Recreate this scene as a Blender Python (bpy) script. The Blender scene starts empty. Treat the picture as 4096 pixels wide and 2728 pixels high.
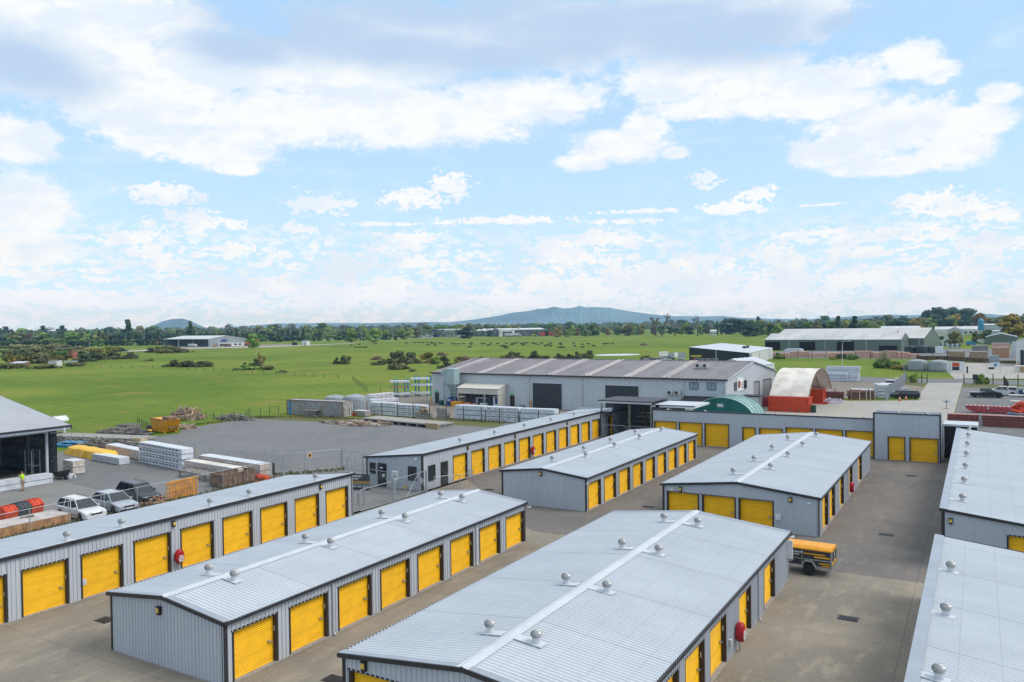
import bpy, math, random
from mathutils import Vector, Matrix
random.seed(7)
R = math.radians
sc = bpy.context.scene
COL = sc.collection
# ---------------------------------------------------------------- camera
F = 3161.0; YAW, PIT, ROL = R(30.597), R(-.9605), R(-.7801); HC = 14.2
_f = Vector((-math.sin(YAW)*math.cos(PIT), math.cos(YAW)*math.cos(PIT), math.sin(PIT)))
_r0 = Vector((math.cos(YAW), math.sin(YAW), 0)); _u0 = _r0.cross(_f)
_r = _r0*math.cos(ROL)+_u0*math.sin(ROL); _u = _u0*math.cos(ROL)-_r0*math.sin(ROL)
cd = bpy.data.cameras.new('camera'); cam = bpy.data.objects.new('camera', cd); COL.objects.link(cam)
cd.sensor_width = 36; cd.lens = F/4096*36; cd.clip_start = .5; cd.clip_end = 90000
cam.matrix_world = Matrix(((_r.x, _u.x, -_f.x, 0), (_r.y, _u.y, -_f.y, 0), (_r.z, _u.z, -_f.z, HC), (0, 0, 0, 1)))
sc.camera = cam
def ray(px, py): return _f + _r*((px-2048)/F) - _u*((py-1364)/F)
def G0(px, py, z=0.):
    d = ray(px, py); t = (z-HC)/d.z; return Vector((d.x*t, d.y*t, z))
FR = {'A0': (0, 1200), 'A1': (1000, 1200), 'A2': (2000, 1200), 'A3': (2996, 1200), 'B0': (0, 1550), 'B1': (1000, 1550), 'B2': (2000, 1550), 'B3': (2996, 1550), 'C0': (0, 2100), 'C1': (1000, 2100), 'C2': (2000, 2100), 'C3': (2996, 2100)}
def px(f, x, y): return (FR[f][0]+x*.4671, FR[f][1]+y*.4671)
def g(f, x, y, z=0.): return G0(*px(f, x, y), z)
def proj_y(p):
    v = Vector(p)-Vector((0, 0, HC)); c = v.dot(_f); return 1364-F*v.dot(_u)/c
def hh(f, x, y, ytop):     # height of something standing on the ground point of (x,y) reaching ytop
    p = g(f, x, y); t = px(f, x, ytop)[1]; lo, hi = 0, 80
    for _ in range(40):
        m = (lo+hi)/2
        if proj_y((p.x, p.y, m)) > t: lo = m
        else: hi = m
    return lo
def far(f, x, D, ytop=None):   # ground point at distance D under a sight line, and the height that reaches ytop
    d = ray(*px(f, x, 280)); k = D/math.hypot(d.x, d.y); p = Vector((d.x*k, d.y*k, 0))
    if ytop is None: return p
    t = px(f, x, ytop)[1]; lo, hi = 0, 2500
    for _ in range(45):
        m = (lo+hi)/2
        if proj_y((p.x, p.y, m)) > t: lo = m
        else: hi = m
    return p, lo
# ---------------------------------------------------------------- light, sky, exposure
SUN_EL, SUN_AZ = R(50), R(72)      # azimuth from +Y towards +X
sd = bpy.data.lights.new('sun', 'SUN'); sun = bpy.data.objects.new('sun', sd); COL.objects.link(sun)
sd.energy = 1.5; sd.angle = R(28); sd.color = (1, .96, .9)
sdir = Vector((math.sin(SUN_AZ)*math.cos(SUN_EL), math.cos(SUN_AZ)*math.cos(SUN_EL), math.sin(SUN_EL)))
sun.rotation_euler = sdir.to_track_quat('Z', 'Y').to_euler()
vs = sc.view_settings; vs.view_transform = 'Standard'; vs.look = 'None'; vs.exposure = 0.69; vs.gamma = 1; vs.use_curve_mapping = False
w = bpy.data.worlds.new('World'); sc.world = w; w.use_nodes = True; nt = w.node_tree; nt.nodes.clear()
class NB:
    def __init__(s, nt): s.nt = nt
    def n(s, typ, **k):
        o = s.nt.nodes.new(typ)
        for a, b in k.items(): setattr(o, a, b)
        return o
    def put(s, sock, v):
        if hasattr(v, 'is_output'): s.nt.links.new(v, sock)
        elif v is not None: sock.default_value = v
    def m(s, op, a, b=None, c=None, clamp=False):
        o = s.n('ShaderNodeMath', operation=op, use_clamp=clamp)
        for i, v in enumerate((a, b, c)):
            if v is not None: s.put(o.inputs[i], v)
        return o.outputs[0]
    def vm(s, op, a, b=None, out=0):
        o = s.n('ShaderNodeVectorMath', operation=op); s.put(o.inputs[0], a)
        if b is not None: s.put(o.inputs[1], b)
        return o.outputs[out]
    def xyz(s, x, y, z):
        o = s.n('ShaderNodeCombineXYZ')
        for i, v in enumerate((x, y, z)): s.put(o.inputs[i], v)
        return o.outputs[0]
    def noise(s, vec, scale, detail=4, rough=.55, dist=0.):
        o = s.n('ShaderNodeTexNoise'); s.put(o.inputs['Vector'], vec)
        o.inputs['Scale'].default_value = scale; o.inputs['Detail'].default_value = detail; o.inputs['Roughness'].default_value = rough; o.inputs['Distortion'].default_value = dist
        return o.outputs['Fac']
    def ss(s, v, a, b):
        o = s.n('ShaderNodeMapRange', interpolation_type='SMOOTHSTEP'); s.put(o.inputs[0], v); s.put(o.inputs[1], a); s.put(o.inputs[2], b); return o.outputs[0]
    def mix(s, f, a, b, blend='MIX'):
        o = s.n('ShaderNodeMix', data_type='RGBA', blend_type=blend); s.put(o.inputs[0], f)
        s.put(o.inputs[6], a if hasattr(a, 'is_output') else (*a, 1)); s.put(o.inputs[7], b if hasattr(b, 'is_output') else (*b, 1)); return o.outputs[2]
B = NB(nt)
sky = B.n('ShaderNodeTexSky', sky_type='NISHITA'); sky.sun_disc = False; sky.sun_elevation = SUN_EL; sky.sun_rotation = SUN_AZ
sky.altitude = 60; sky.air_density = 1.0; sky.dust_density = .6; sky.ozone_density = 1.3
tc = B.n('ShaderNodeTexCoord'); sep = B.n('ShaderNodeSeparateXYZ'); nt.links.new(tc.outputs['Generated'], sep.inputs[0])
el = B.m('MULTIPLY', B.m('ARCSINE', sep.outputs[2]), 57.2958)
az = B.m('MULTIPLY', B.m('ARCTAN2', B.m('MULTIPLY', sep.outputs[0], 1), sep.outputs[1]), 57.2958)
uv = B.xyz(az, el, 0)
def azel(x, y):          # picture position in the 2354 px wide view
    d = ray(x*1.74, y*1.74).normalized(); return math.degrees(math.atan2(d.x, d.y)), math.degrees(math.asin(d.z))
n3 = B.noise(B.vm('MULTIPLY', uv, (1, 1.5, 1)), 2.4, 4, .62, .2)
n1 = B.noise(B.vm('MULTIPLY', uv, (1, 1.5, 1)), .22, 6, .6, .3)
n2 = B.noise(B.vm('MULTIPLY', uv, (1, 1.8, 1)), .8, 4, .6)
edge = B.m('ADD', B.m('MULTIPLY', B.m('SUBTRACT', n1, .5), 1.5), B.m('MULTIPLY', B.m('SUBTRACT', n2, .5), 1.1))
def blob_field(lst):
    out = None
    for (cx, cy, rx, ry) in lst:
        a, e = azel(cx, cy); a2, _ = azel(cx+rx, cy); _, e2 = azel(cx, cy-ry)
        ra, re = abs(a2-a), abs(e2-e)
        v = B.vm('MULTIPLY', B.vm('SUBTRACT', uv, (a, e, 0)), (1/ra, 1/re, 0))
        l = B.vm('LENGTH', v, out=1)
        out = l if out is None else B.m('SMOOTH_MIN', out, l, .35) if False else B.m('MINIMUM', out, l)
    return B.m('SUBTRACT', 1.0, out)
BIG = [(150,110,290,160),(330,220,260,110),(470,330,190,60),(40,320,110,62),(640,270,260,80),(850,255,210,80),(1010,270,210,75),(1200,230,230,65),(480,140,170,90),(250,30,300,80),
 (700,150,260,90),(900,100,300,120),(1200,80,350,100),(1500,60,340,90),(1750,50,250,70),(50,470,135,80),(70,570,130,55),(540,385,60,18),
 (1430,335,120,45),(1480,300,60,45),(1340,375,70,22),(1550,350,40,16),(1560,185,160,60),(1700,180,200,65),(1880,190,180,55),(2100,135,80,50),(2160,160,60,35),(1700,240,250,35),(1900,240,180,40),(2050,290,200,75),(1900,350,110,40),(2250,275,110,45),(2190,340,110,50),(2300,215,60,28),(2060,380,160,25),(1600,150,190,50)]
SMALL = [(385,447,80,26),(435,507,62,30),(540,516,26,13),(300,547,85,20),(330,577,55,17),(390,607,52,24),(535,573,48,20),(345,512,20,14),(740,470,72,22),(700,462,30,22),(790,467,32,12),(890,460,24,15),(965,455,80,24),(1035,425,46,28),(690,528,45,12),(665,520,18,14),(725,566,14,9),(935,553,66,22),(870,572,40,11),(960,600,48,16),(920,608,20,9),
 (1145,507,150,9),(860,515,90,5),(1270,570,65,26),(1390,552,85,22),(1320,597,100,14),(1480,485,85,5),(1430,510,100,7),(1680,478,76,16),(2150,462,120,22),(2200,480,130,14),(2300,492,70,20),(1880,535,110,9),(2050,538,190,20),(1980,577,80,15),(2290,562,95,28),(1770,585,62,22),(1810,610,40,30),(1900,470,75,3),(800,614,68,26),(1115,637,22,9),(1740,447,50,20),(1620,410,30,20),
 (640,665,100,30),(760,680,120,40),(900,670,90,34),(460,660,90,22),(560,680,90,24),(1010,690,70,20),(1240,650,60,25),(1330,670,120,40),(1450,650,100,36),(1560,625,90,36),(1640,650,120,36),(1800,650,150,34),(1980,640,150,22),(2220,630,60,32),(2140,655,110,24),(1200,690,150,22),(1700,690,300,22),(200,690,240,22),(2150,700,220,14),(90,630,90,14),(30,690,60,20)]
fb = B.m('ADD', blob_field(BIG), B.m('ADD', B.m('MULTIPLY', edge, .75), B.m('MULTIPLY', B.m('SUBTRACT', n3, .5), .5)))
edge_s = B.m('ADD', B.m('MULTIPLY', B.m('SUBTRACT', n2, .5), 3.4), B.m('MULTIPLY', B.m('SUBTRACT', n3, .5), 2.6))
fs = B.m('ADD', blob_field(SMALL), edge_s)
low = B.noise(B.vm('MULTIPLY', uv, (1, 2.4, 1)), .75, 5, .62, .2)
lowd = B.m('MULTIPLY', B.ss(B.m('ADD', low, B.m('MULTIPLY', B.m('SUBTRACT', n3, .5), .25)), .47, .56), B.m('MULTIPLY', B.ss(el, 8.5, 5.0), .95))
wisp = B.m('MULTIPLY', B.ss(B.noise(B.vm('MULTIPLY', uv, (.5, 1.6, 1)), .3, 5, .65, .6), .5, .78), .35)
db, ds = B.ss(fb, -.16, .34), B.ss(fs, -.1, .3)
over = B.m('MULTIPLY', B.ss(el, 22, 40), .85)
dens = B.m('MAXIMUM', B.m('MAXIMUM', db, ds), B.m('MAXIMUM', B.m('MAXIMUM', lowd, over), wisp))
DARK = [(60,150,200,90),(1000,10,520,90),(720,70,260,90),(1650,95,330,65),(1350,60,420,90),(560,110,170,50),(900,110,330,60),(1150,130,330,50),(1300,100,260,70),(1560,70,330,70),(1720,60,230,60),(1500,30,300,40) ,(1950,50,160,40)]
nd = B.noise(B.vm('MULTIPLY', uv, (1, 1.6, 1)), .13, 5, .55, .2)
dark = B.m('MULTIPLY', B.ss(B.m('ADD', blob_field(DARK), B.m('MULTIPLY', B.m('SUBTRACT', nd, .5), 1.3)), -.5, .75), .95)
puff = B.noise(B.vm('MULTIPLY', B.vm('ADD', uv, (40, 0, 0)), (1, 2., 1)), .5, 5, .6)
puff2 = B.noise(B.vm('MULTIPLY', B.vm('ADD', uv, (10, 30, 0)), (1, 2.2, 1)), .17, 5, .62, .3)
shade = B.m('MAXIMUM', B.m('MULTIPLY', B.ss(puff, .47, .68), .6), B.m('MULTIPLY', B.ss(puff2, .44, .62), .75))
CW, CG, CD = (.655, .675, .69), (.50, .58, .675), (.335, .446, .60)
ccol = B.mix(shade, CW, CG); ccol = B.mix(dark, ccol, CD); ccol = B.mix(B.m('MULTIPLY', B.ss(el, 4.5, 0), .75), ccol, (.60, .70, .88))
bs = B.n('ShaderNodeVectorMath', operation='SCALE'); nt.links.new(sky.outputs[0], bs.inputs[0]); bs.inputs[3].default_value = .12
skyc = B.mix(.8, bs.outputs[0], B.mix(B.ss(el, 0, 20), (.42, .60, .82), (.335, .515, .72)))
fin = B.mix(dens, skyc, ccol)
bg = B.n('ShaderNodeBackground'); nt.links.new(fin, bg.inputs[0]); bg.inputs[1].default_value = .93
wo = B.n('ShaderNodeOutputWorld'); nt.links.new(bg.outputs[0], wo.inputs[0])
w.cycles.sampling_method = 'MANUAL'; w.cycles.sample_map_resolution = 512

# ---------------------------------------------------------------- materials
MATS = {}
def mat(name, c, rough=.6, metal=0., var=.12, scale=3., bump=0., c2=None, spec=.5, kind='noise', emit=None, coord='Object', rnd=0., alpha=None, stretch=(1, 1, 1), lines=None, edges=(.35, .65)):
    if name in MATS: return MATS[name]
    m = bpy.data.materials.new(name); m.use_nodes = True; t = m.node_tree; b = t.nodes['Principled BSDF']; N = NB(t)
    co = N.n('ShaderNodeTexCoord').outputs['Object'] if coord == 'Object' else N.n('ShaderNodeNewGeometry').outputs['Position']
    v = N.vm('MULTIPLY', co, stretch)
    if c2 is None: c2 = tuple(x*(1-var*2) for x in c); c = tuple(min(1, x*(1+var*.6)) for x in c)
    f = N.ss(N.noise(v, scale, 6, .62), edges[0], edges[1])
    col = N.mix(f, c, c2)
    if lines:      # regular grooves or boards: (axis, period, width, darkness)
        s = N.n('ShaderNodeSeparateXYZ'); t.links.new(co, s.inputs[0])
        for (ax, per, wd, dk) in lines:
            fr = N.m('FRACT', N.m('DIVIDE', s.outputs[ax], per)); k = N.m('LESS_THAN', fr, wd/per)
            col = N.mix(N.m('MULTIPLY', k, dk), col, (c[0]*.2, c[1]*.2, c[2]*.2))
    if rnd:
        hshift = 0 if name == 'yellow_roller_door' else rnd*.24
        oi = N.n('ShaderNodeObjectInfo'); k = N.m('ADD', 1-rnd, N.m('MULTIPLY', oi.outputs['Random'], 2*rnd))
        hs = N.n('ShaderNodeHueSaturation'); t.links.new(col, hs.inputs['Color']); t.links.new(k, hs.inputs['Value'])
        t.links.new(N.m('ADD', .5-hshift/2, N.m('MULTIPLY', N.m('FRACT', N.m('MULTIPLY', oi.outputs['Random'], 7.3)), hshift)), hs.inputs['Hue']); col = hs.outputs[0]
    t.links.new(col, b.inputs['Base Color'])
    b.inputs['Roughness'].default_value = rough; b.inputs['Metallic'].default_value = metal; b.inputs['Specular IOR Level'].default_value = spec
    if bump:
        bp = N.n('ShaderNodeBump'); bp.inputs['Strength'].default_value = bump; bp.inputs['Distance'].default_value = .05
        t.links.new(N.noise(v, scale*6, 4, .6), bp.inputs['Height']); t.links.new(bp.outputs[0], b.inputs['Normal'])
    if emit: b.inputs['Emission Color'].default_value = (*emit[0], 1); b.inputs['Emission Strength'].default_value = emit[1]
    MATS[name] = m; return m
def streak(name, c, amt=.25, rough=.45, metal=0., sc_=(.8, .8, .12)):     # painted sheet metal with rain streaks and faint dirt
    m = mat(name, c, rough, metal, var=amt, scale=1.4, stretch=(1/sc_[0], 1/sc_[1], 1/sc_[2]*.12), edges=(.3, .75)); return m
M_wall = mat('grey_steel_cladding', (.50, .52, .55), .5, c2=(.455, .475, .51), scale=.5, stretch=(1, 1, .15))
M_roof = mat('pale_roof_steel', (.545, .57, .60), .42, .0, c2=(.49, .515, .55), scale=.22, edges=(.3, .7), stretch=(1, 2.2, 1), lines=[(0, 1.22, .035, .16), (1, 4.8, .03, .2)])
M_cap = mat('pale_flashing', (.55, .57, .60), .4, .0, var=.04, scale=1)
M_barge = mat('grey_flashing', (.33, .36, .41), .4, .1, var=.05, scale=1)
M_dark = mat('charcoal_trim', (.032, .030, .035), .5, var=.15, scale=2)
M_yel = mat('yellow_roller_door', (.93, .505, .004), .5, var=.06, scale=1.2, stretch=(1, 1, 3), rnd=.05)
M_steel = mat('galvanised_steel', (.42, .45, .47), .4, .6, var=.1, scale=4)
M_alu = mat('mill_aluminium', (.50, .49, .48), .5, .45, var=.08, scale=6)
M_white = mat('white_paint', (.72, .72, .72), .5, var=.05, scale=3)
M_pvc = mat('pale_grey_plastic', (.55, .56, .58), .45, var=.05)
M_glass = mat('dark_window_glass', (.02, .03, .035), .08, var=.2, spec=.8)
M_conc = mat('slab_edge_concrete', (.33, .31, .28), .8, var=.1, scale=4)
M_lamp = mat('lamp_lens_yellow', (.75, .48, .08), .4, var=.03)

# ---------------------------------------------------------------- mesh builder
class MB:
    def __init__(s): s.v = []; s.f = []
    def add(s, vs, fs):
        o = len(s.v); s.v += [tuple(x) for x in vs]; s.f += [tuple(o+i for i in f) for f in fs]; return s
    def quad(s, a, b, c, d): return s.add([a, b, c, d], [(0, 1, 2, 3)])
    def box(s, x0, y0, z0, x1, y1, z1):
        return s.add([(x0,y0,z0),(x1,y0,z0),(x1,y1,z0),(x0,y1,z0),(x0,y0,z1),(x1,y0,z1),(x1,y1,z1),(x0,y1,z1)], [(0,3,2,1),(4,5,6,7),(0,1,5,4),(1,2,6,5),(2,3,7,6),(3,0,4,7)])
    def obox(s, c, ax, ay, az):   # centre and three half vectors
        c, ax, ay, az = map(Vector, (c, ax, ay, az)); P = []
        for k in (-1, 1):
            for i, j in ((-1,-1),(1,-1),(1,1),(-1,1)): P.append(c+ax*i+ay*j+az*k)
        return s.add(P, [(0,3,2,1),(4,5,6,7),(0,1,5,4),(1,2,6,5),(2,3,7,6),(3,0,4,7)])
    def bar(s, a, b, w, h=None):
        a, b = Vector(a), Vector(b); d = (b-a); L = d.length; d.normalize(); h = h or w
        up = Vector((0, 0, 1)) if abs(d.z) < .95 else Vector((0, 1, 0)); sd = d.cross(up).normalized(); up = sd.cross(d)
        return s.obox((a+b)/2, d*(L/2), sd*(w/2), up*(h/2))
    def cyl(s, a, b, r, n=10, r2=None, cap=True):
        a, b = Vector(a), Vector(b); r2 = r if r2 is None else r2; d = (b-a).normalized()
        up = Vector((0, 0, 1)) if abs(d.z) < .95 else Vector((1, 0, 0)); x = d.cross(up).normalized(); y = d.cross(x); P = []
        for c, q in ((a, r), (b, r2)):
            for i in range(n): t = 2*math.pi*i/n; P.append(c+x*(q*math.cos(t))+y*(q*math.sin(t)))
        fs = [(i, (i+1) % n, n+(i+1) % n, n+i) for i in range(n)]
        if cap: fs += [tuple(range(n))[::-1], tuple(range(n, 2*n))]
        return s.add(P, fs)
    def tube(s, pts, r, n=5):
        for a, b in zip(pts, pts[1:]): s.cyl(a, b, r, n)
        return s
    def lathe(s, c, prof, n=16):
        P = []; fs = []
        for (r, z) in prof:
            for i in range(n): t = 2*math.pi*i/n; P.append((c[0]+r*math.cos(t), c[1]+r*math.sin(t), c[2]+z))
        for k in range(len(prof)-1):
            for i in range(n): fs.append((k*n+i, k*n+(i+1) % n, (k+1)*n+(i+1) % n, (k+1)*n+i))
        fs.append(tuple(range(n))[::-1]); fs.append(tuple(range((len(prof)-1)*n, len(prof)*n)))
        return s.add(P, fs)
    def prism(s, poly, z0, z1):
        n = len(poly); P = [(x, y, z0) for x, y in poly]+[(x, y, z1) for x, y in poly]
        return s.add(P, [tuple(range(n))[::-1], tuple(range(n, 2*n))]+[(i, (i+1) % n, n+(i+1) % n, n+i) for i in range(n)])
    def poly3(s, pts, off):      # planar polygon extruded by vector
        n = len(pts); off = Vector(off); P = [Vector(p) for p in pts]; P += [p+off for p in P]
        return s.add(P, [tuple(range(n))[::-1], tuple(range(n, 2*n))]+[(i, (i+1) % n, n+(i+1) % n, n+i) for i in range(n)])
    def build(s, name, m, parent=None, world=False, smooth=False, props=None):
        me = bpy.data.meshes.new(name)
        V = s.v
        if world and parent is not None:
            T = Matrix.Rotation(-parent.rotation_euler.z, 4, 'Z') @ Matrix.Translation(-parent.location); V = [tuple(T @ Vector(p)) for p in V]
        me.from_pydata(V, [], s.f); me.materials.append(m)
        if smooth:
            for p in me.polygons: p.use_smooth = True
        me.update(); o = bpy.data.objects.new(name, me); COL.objects.link(o)
        if parent is not None: o.parent = parent
        return o
def thing(name, label, cat, loc=(0, 0, 0), rz=0., group=None):
    o = bpy.data.objects.new(name, None); COL.objects.link(o); o.location = loc; o.rotation_euler = (0, 0, rz); o.empty_display_size = .2
    o['label'] = label; o['category'] = cat
    if group: o['group'] = group
    return o
def tag(o, label, cat, group=None):
    o['label'] = label; o['category'] = cat
    if group: o['group'] = group
    return o
def struct(name, mb, m, kind='structure', world=True):
    o = mb.build(name, m); o['kind'] = kind; return o
def place(me_obj, parent, loc=(0, 0, 0), rz=0., name=None):
    c = me_obj.copy(); COL.objects.link(c); c.parent = parent; c.location = loc; c.rotation_euler = (0, 0, rz)
    return c
def copy_tree(o, loc=None, rz=None, label=None, group=None, scale=None, parent=None):
    c = o.copy(); COL.objects.link(c)
    if parent is not None: c.parent = parent
    if loc is not None: c.location = loc
    if rz is not None: c.rotation_euler = (0, 0, rz)
    if scale is not None: c.scale = scale
    if label: c['label'] = label
    if group: c['group'] = group
    for ch in list(o.children): copy_tree(ch, parent=c)
    return c
def text(parent, s, size, loc, rot, m, name='lettering', ext=.004, bold=0., align='LEFT'):
    cu = bpy.data.curves.new('t', 'FONT'); cu.body = s; cu.size = size; cu.extrude = ext; cu.offset = bold; cu.align_x = align; cu.space_line = .85
    to = bpy.data.objects.new('t', cu); COL.objects.link(to); bpy.context.view_layer.update()
    me = bpy.data.meshes.new_from_object(to.evaluated_get(bpy.context.evaluated_depsgraph_get())); bpy.data.objects.remove(to)
    me.materials.clear(); me.materials.append(m); o = bpy.data.objects.new(name, me); COL.objects.link(o); o.parent = parent; o.location = loc; o.rotation_euler = rot
    return o
def ribs(mb, P0, d, nrm, u0, u1, zb, zt, pitch=.22, dep=.04, style='trap'):
    """vertical ribbed sheet from u0 to u1 along d; zb, zt numbers or functions of u"""
    d, nrm, P0 = Vector(d), Vector(nrm), Vector(P0)
    fb_ = zb if callable(zb) else (lambda u: zb); ft = zt if callable(zt) else (lambda u: zt)
    prof = ((0, 0), (.62, 0), (.69, 1), (.90, 1), (.97, 0), (1, 0)); pts = [(u0, 0)]; k = math.floor(u0/pitch)
    while k*pitch < u1:
        for a, h in prof[1:]:
            u = (k+a)*pitch
            if u0 < u < u1: pts.append((u, h))
        k += 1
    pts.append((u1, 0)); L = []; o = len(mb.v)
    for u, h in pts:
        p = P0+d*u+nrm*(h*dep); mb.v.append((p.x, p.y, P0.z+fb_(u))); mb.v.append((p.x, p.y, P0.z+ft(u)))
    for i in range(len(pts)-1): mb.f.append((o+2*i, o+2*i+2, o+2*i+3, o+2*i+1))
def roofsheet(mb, a, b, run, pitch=.2, dep=.042):
    """ribbed roof plane: a,b = lower/upper line ends at start; run = vector along eave"""
    a, b, run = Vector(a), Vector(b), Vector(run); L = run.length; d = run.normalized(); nrm = d.cross(b-a).normalized()
    if nrm.z < 0: nrm = -nrm
    pts = []; k = 0; prof = ((0, 0), (.5, 0), (.66, 1), (.84, 1))
    while k*pitch < L:
        for q, h in prof:
            u = (k+q)*pitch
            if u < L: pts.append((u, h))
        k += 1
    pts.append((L, 0)); o = len(mb.v)
    for u, h in pts:
        for p in (a, b): q = p+d*u+nrm*(h*dep); mb.v.append(tuple(q))
    for i in range(len(pts)-1): mb.f.append((o+2*i, o+2*i+2, o+2*i+3, o+2*i+1))
# ---------------------------------------------------------------- storage sheds
def door_meshes(W, H, key, hand=True):
    a = MB()
    a.box(0, -.015, 0, .1, .24, H); a.box(W-.1, -.015, 0, W, .24, H); a.box(.1, -.012, H-.03, W-.1, .24, H)
    a.box(-.04, -.02, H, W+.04, .0, H+.05)
    c = MB(); n = int((H-.03)/.085); o = 0; z0 = .02
    for k in range(n+1):
        z = z0+k*(H-.05)/(n+.0001) if False else z0+k*.085
        for dz, y in ((0, .202), (.025, .2), (.045, .187), (.07, .187)):
            zz = min(z+dz, H-.03); c.v += [(.1, y, zz), (W-.1, y, zz)]
    for i in range(len(c.v)//2-1): c.f.append((2*i, 2*i+1, 2*i+3, 2*i+2))
    c.box(.1, .17, .0, W-.1, .2, .06)
    h = MB(); h.box(W-.42, .12, .93, W-.3, .18, 1.0); h.box(W-.34, .1, .9, W-.16, .125, .93); h.cyl((W-.36, .19, .96), (W-.36, .13, .96), .035, 8)
    return a, c, h
NUM = []
def unit_mark(fr, W):
    if not NUM:
        m = MB().box(-.012, -.005, 1.34, .0, .03, 1.56); o = m.build('unit_mark', M_white, None); COL.objects.unlink(o); NUM.append(o)
    c = NUM[0].copy(); COL.objects.link(c); c.parent = fr; c.location = (W-.1, .1, 0)
DOORC = {}
def door(parent, x, y, rz, W=2.42, H=2.1):
    k = (round(W, 3), H)
    if k not in DOORC:
        a, c, h = door_meshes(W, H, k); DOORC[k] = [None, None, None]
        oa = a.build('door_frame', M_dark, parent); oc = c.build('roller_door', M_yel, parent); oh = h.build('handle', M_steel, oc)
        DOORC[k] = [oa, oc, oh]; oa.location = (x, y, 0); oa.rotation_euler.z = rz; oc.location = (x, y, 0); oc.rotation_euler.z = rz; unit_mark(oa, W); return oc
    oa, oc, oh = DOORC[k]
    unit_mark(place(oa, parent, (x, y, 0), rz), W); c = place(oc, parent, (x, y, 0), rz); place(oh, c, (0, 0, 0)); return c
VENT = []
def vent(parent, x, y, z, dx):       # dx: run of the flashing towards the ridge (signed), local coordinates
    if not VENT:
        t = MB(); n = 22; prof = [(0.0, .02), (.12, .10), (.19, .19), (.215, .29), (.19, .39), (.12, .47), (.05, .5)]
        for i in range(n):
            for w_ in (0,):
                o = len(t.v)
                for j, (zz, rr) in enumerate([(.30, .16), (.34, .195), (.40, .215), (.47, .205), (.53, .15), (.57, .065)]):
                    sw = .10*j; a0 = 2*math.pi*i/n+sw; a1 = a0+2*math.pi/n*.72
                    t.v.append((rr*math.cos(a0), rr*math.sin(a0), zz)); t.v.append((rr*1.06*math.cos(a1), rr*1.06*math.sin(a1), zz))
                for j in range(5): t.f.append((o+2*j, o+2*j+1, o+2*j+3, o+2*j+2))
        t.lathe((0, 0, .56), [(.11, 0), (.08, .025), (.01, .035)], 14); t.lathe((0, 0, .28), [(.175, 0), (.175, .03)], 16)
        core = MB(); core.lathe((0, 0, .3), [(.12, 0), (.17, .1), (.16, .2), (.08, .27)], 12)  # dark core added so the gaps between vanes look shaded
        b = MB(); b.lathe((0, 0, 0), [(.165, -.05), (.165, .29)], 16)
        b.lathe((0, 0, 0), [(.23, -.03), (.19, .05), (.17, .08)], 16)
        VENT.append((t, core, b))
        to = t.build('turbine', M_alu, None); co = core.build('added_shade_core', M_dark, None); bo = b.build('vent_neck', M_pvc, None)
        for o_ in (to, co, bo): COL.objects.unlink(o_)
        VENT.append((to, co, bo))
    to, co, bo = VENT[1]; g_ = MB()
    s = 1 if dx > 0 else -1
    g_.obox((dx/2-.15*s, 0, -.0+.0), (abs(dx)/2+.15, 0, SL*(-s) * 0), (0, .22, 0), (0, 0, .012))
    base = g_.build('roof_vent', M_cap, parent); base.location = (x, y, z)
    for o_ in (bo, to, co):
        c = o_.copy(); COL.objects.link(c); c.parent = base; c.rotation_euler.z = random.random()*6; c.scale = (.9, .9, .9)
    return base
SL = 0
def vent_sl(parent, x, y, z, dx, slope):   # slope = dz/dx of the roof here
    b = vent(parent, x, y, z, dx); me = b.data
    for v in me.vertices: v.co.z += v.co.x*slope+.045
    return b
def wall_light(parent, x, y, z, rz):
    a = MB().box(-.09, -.14, -.17, .09, 0, .17).box(-.11, -.17, .15, .11, 0, .19); o = a.build('wall_light', M_dark, parent); o.location = (x, y, z); o.rotation_euler.z = rz
    MB().box(-.07, -.16, -.06, .07, -.13, .13).build('lens', M_lamp, o); return o
def downpipe(parent, x, y, top, rz):
    a = MB().cyl((0, -.06, .12), (0, -.06, top), .045, 10).cyl((0, -.06, .14), (0, -.16, .03), .045, 10)
    for z in (.6, top*.55, top-.3): a.box(-.06, -.1, z, .06, 0, z+.03)
    o = a.build('downpipe', M_pvc, parent); o.location = (x, y, 0); o.rotation_euler.z = rz; return o
def camera_box(parent, x, y, z, rz):
    o = MB().bar((0, 0, .02), (0, -.18, .02), .03).obox((0, -.25, 0), (.04, 0, 0), (0, .13, -.02), (0, .008, .04)).build('security_camera', M_white, parent); o.location = (x, y, z); o.rotation_euler.z = rz
def wall(parent, P0, d, nrm, L, ztop, opens, name='wall'):
    """ribbed wall with door openings [(u0,u1,h)]"""
    mb = MB(); cuts = [0.]; ft = ztop if callable(ztop) else (lambda u: ztop)
    for (a, b, h) in opens:
        if a > cuts[-1]: ribs(mb, P0, d, nrm, cuts[-1], a, 0, ft)
        ribs(mb, P0, d, nrm, a, b, h, ft); cuts.append(b)
    ribs(mb, P0, d, nrm, cuts[-1], L, 0, ft)
    return mb.build(name, M_wall, parent)
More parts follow.
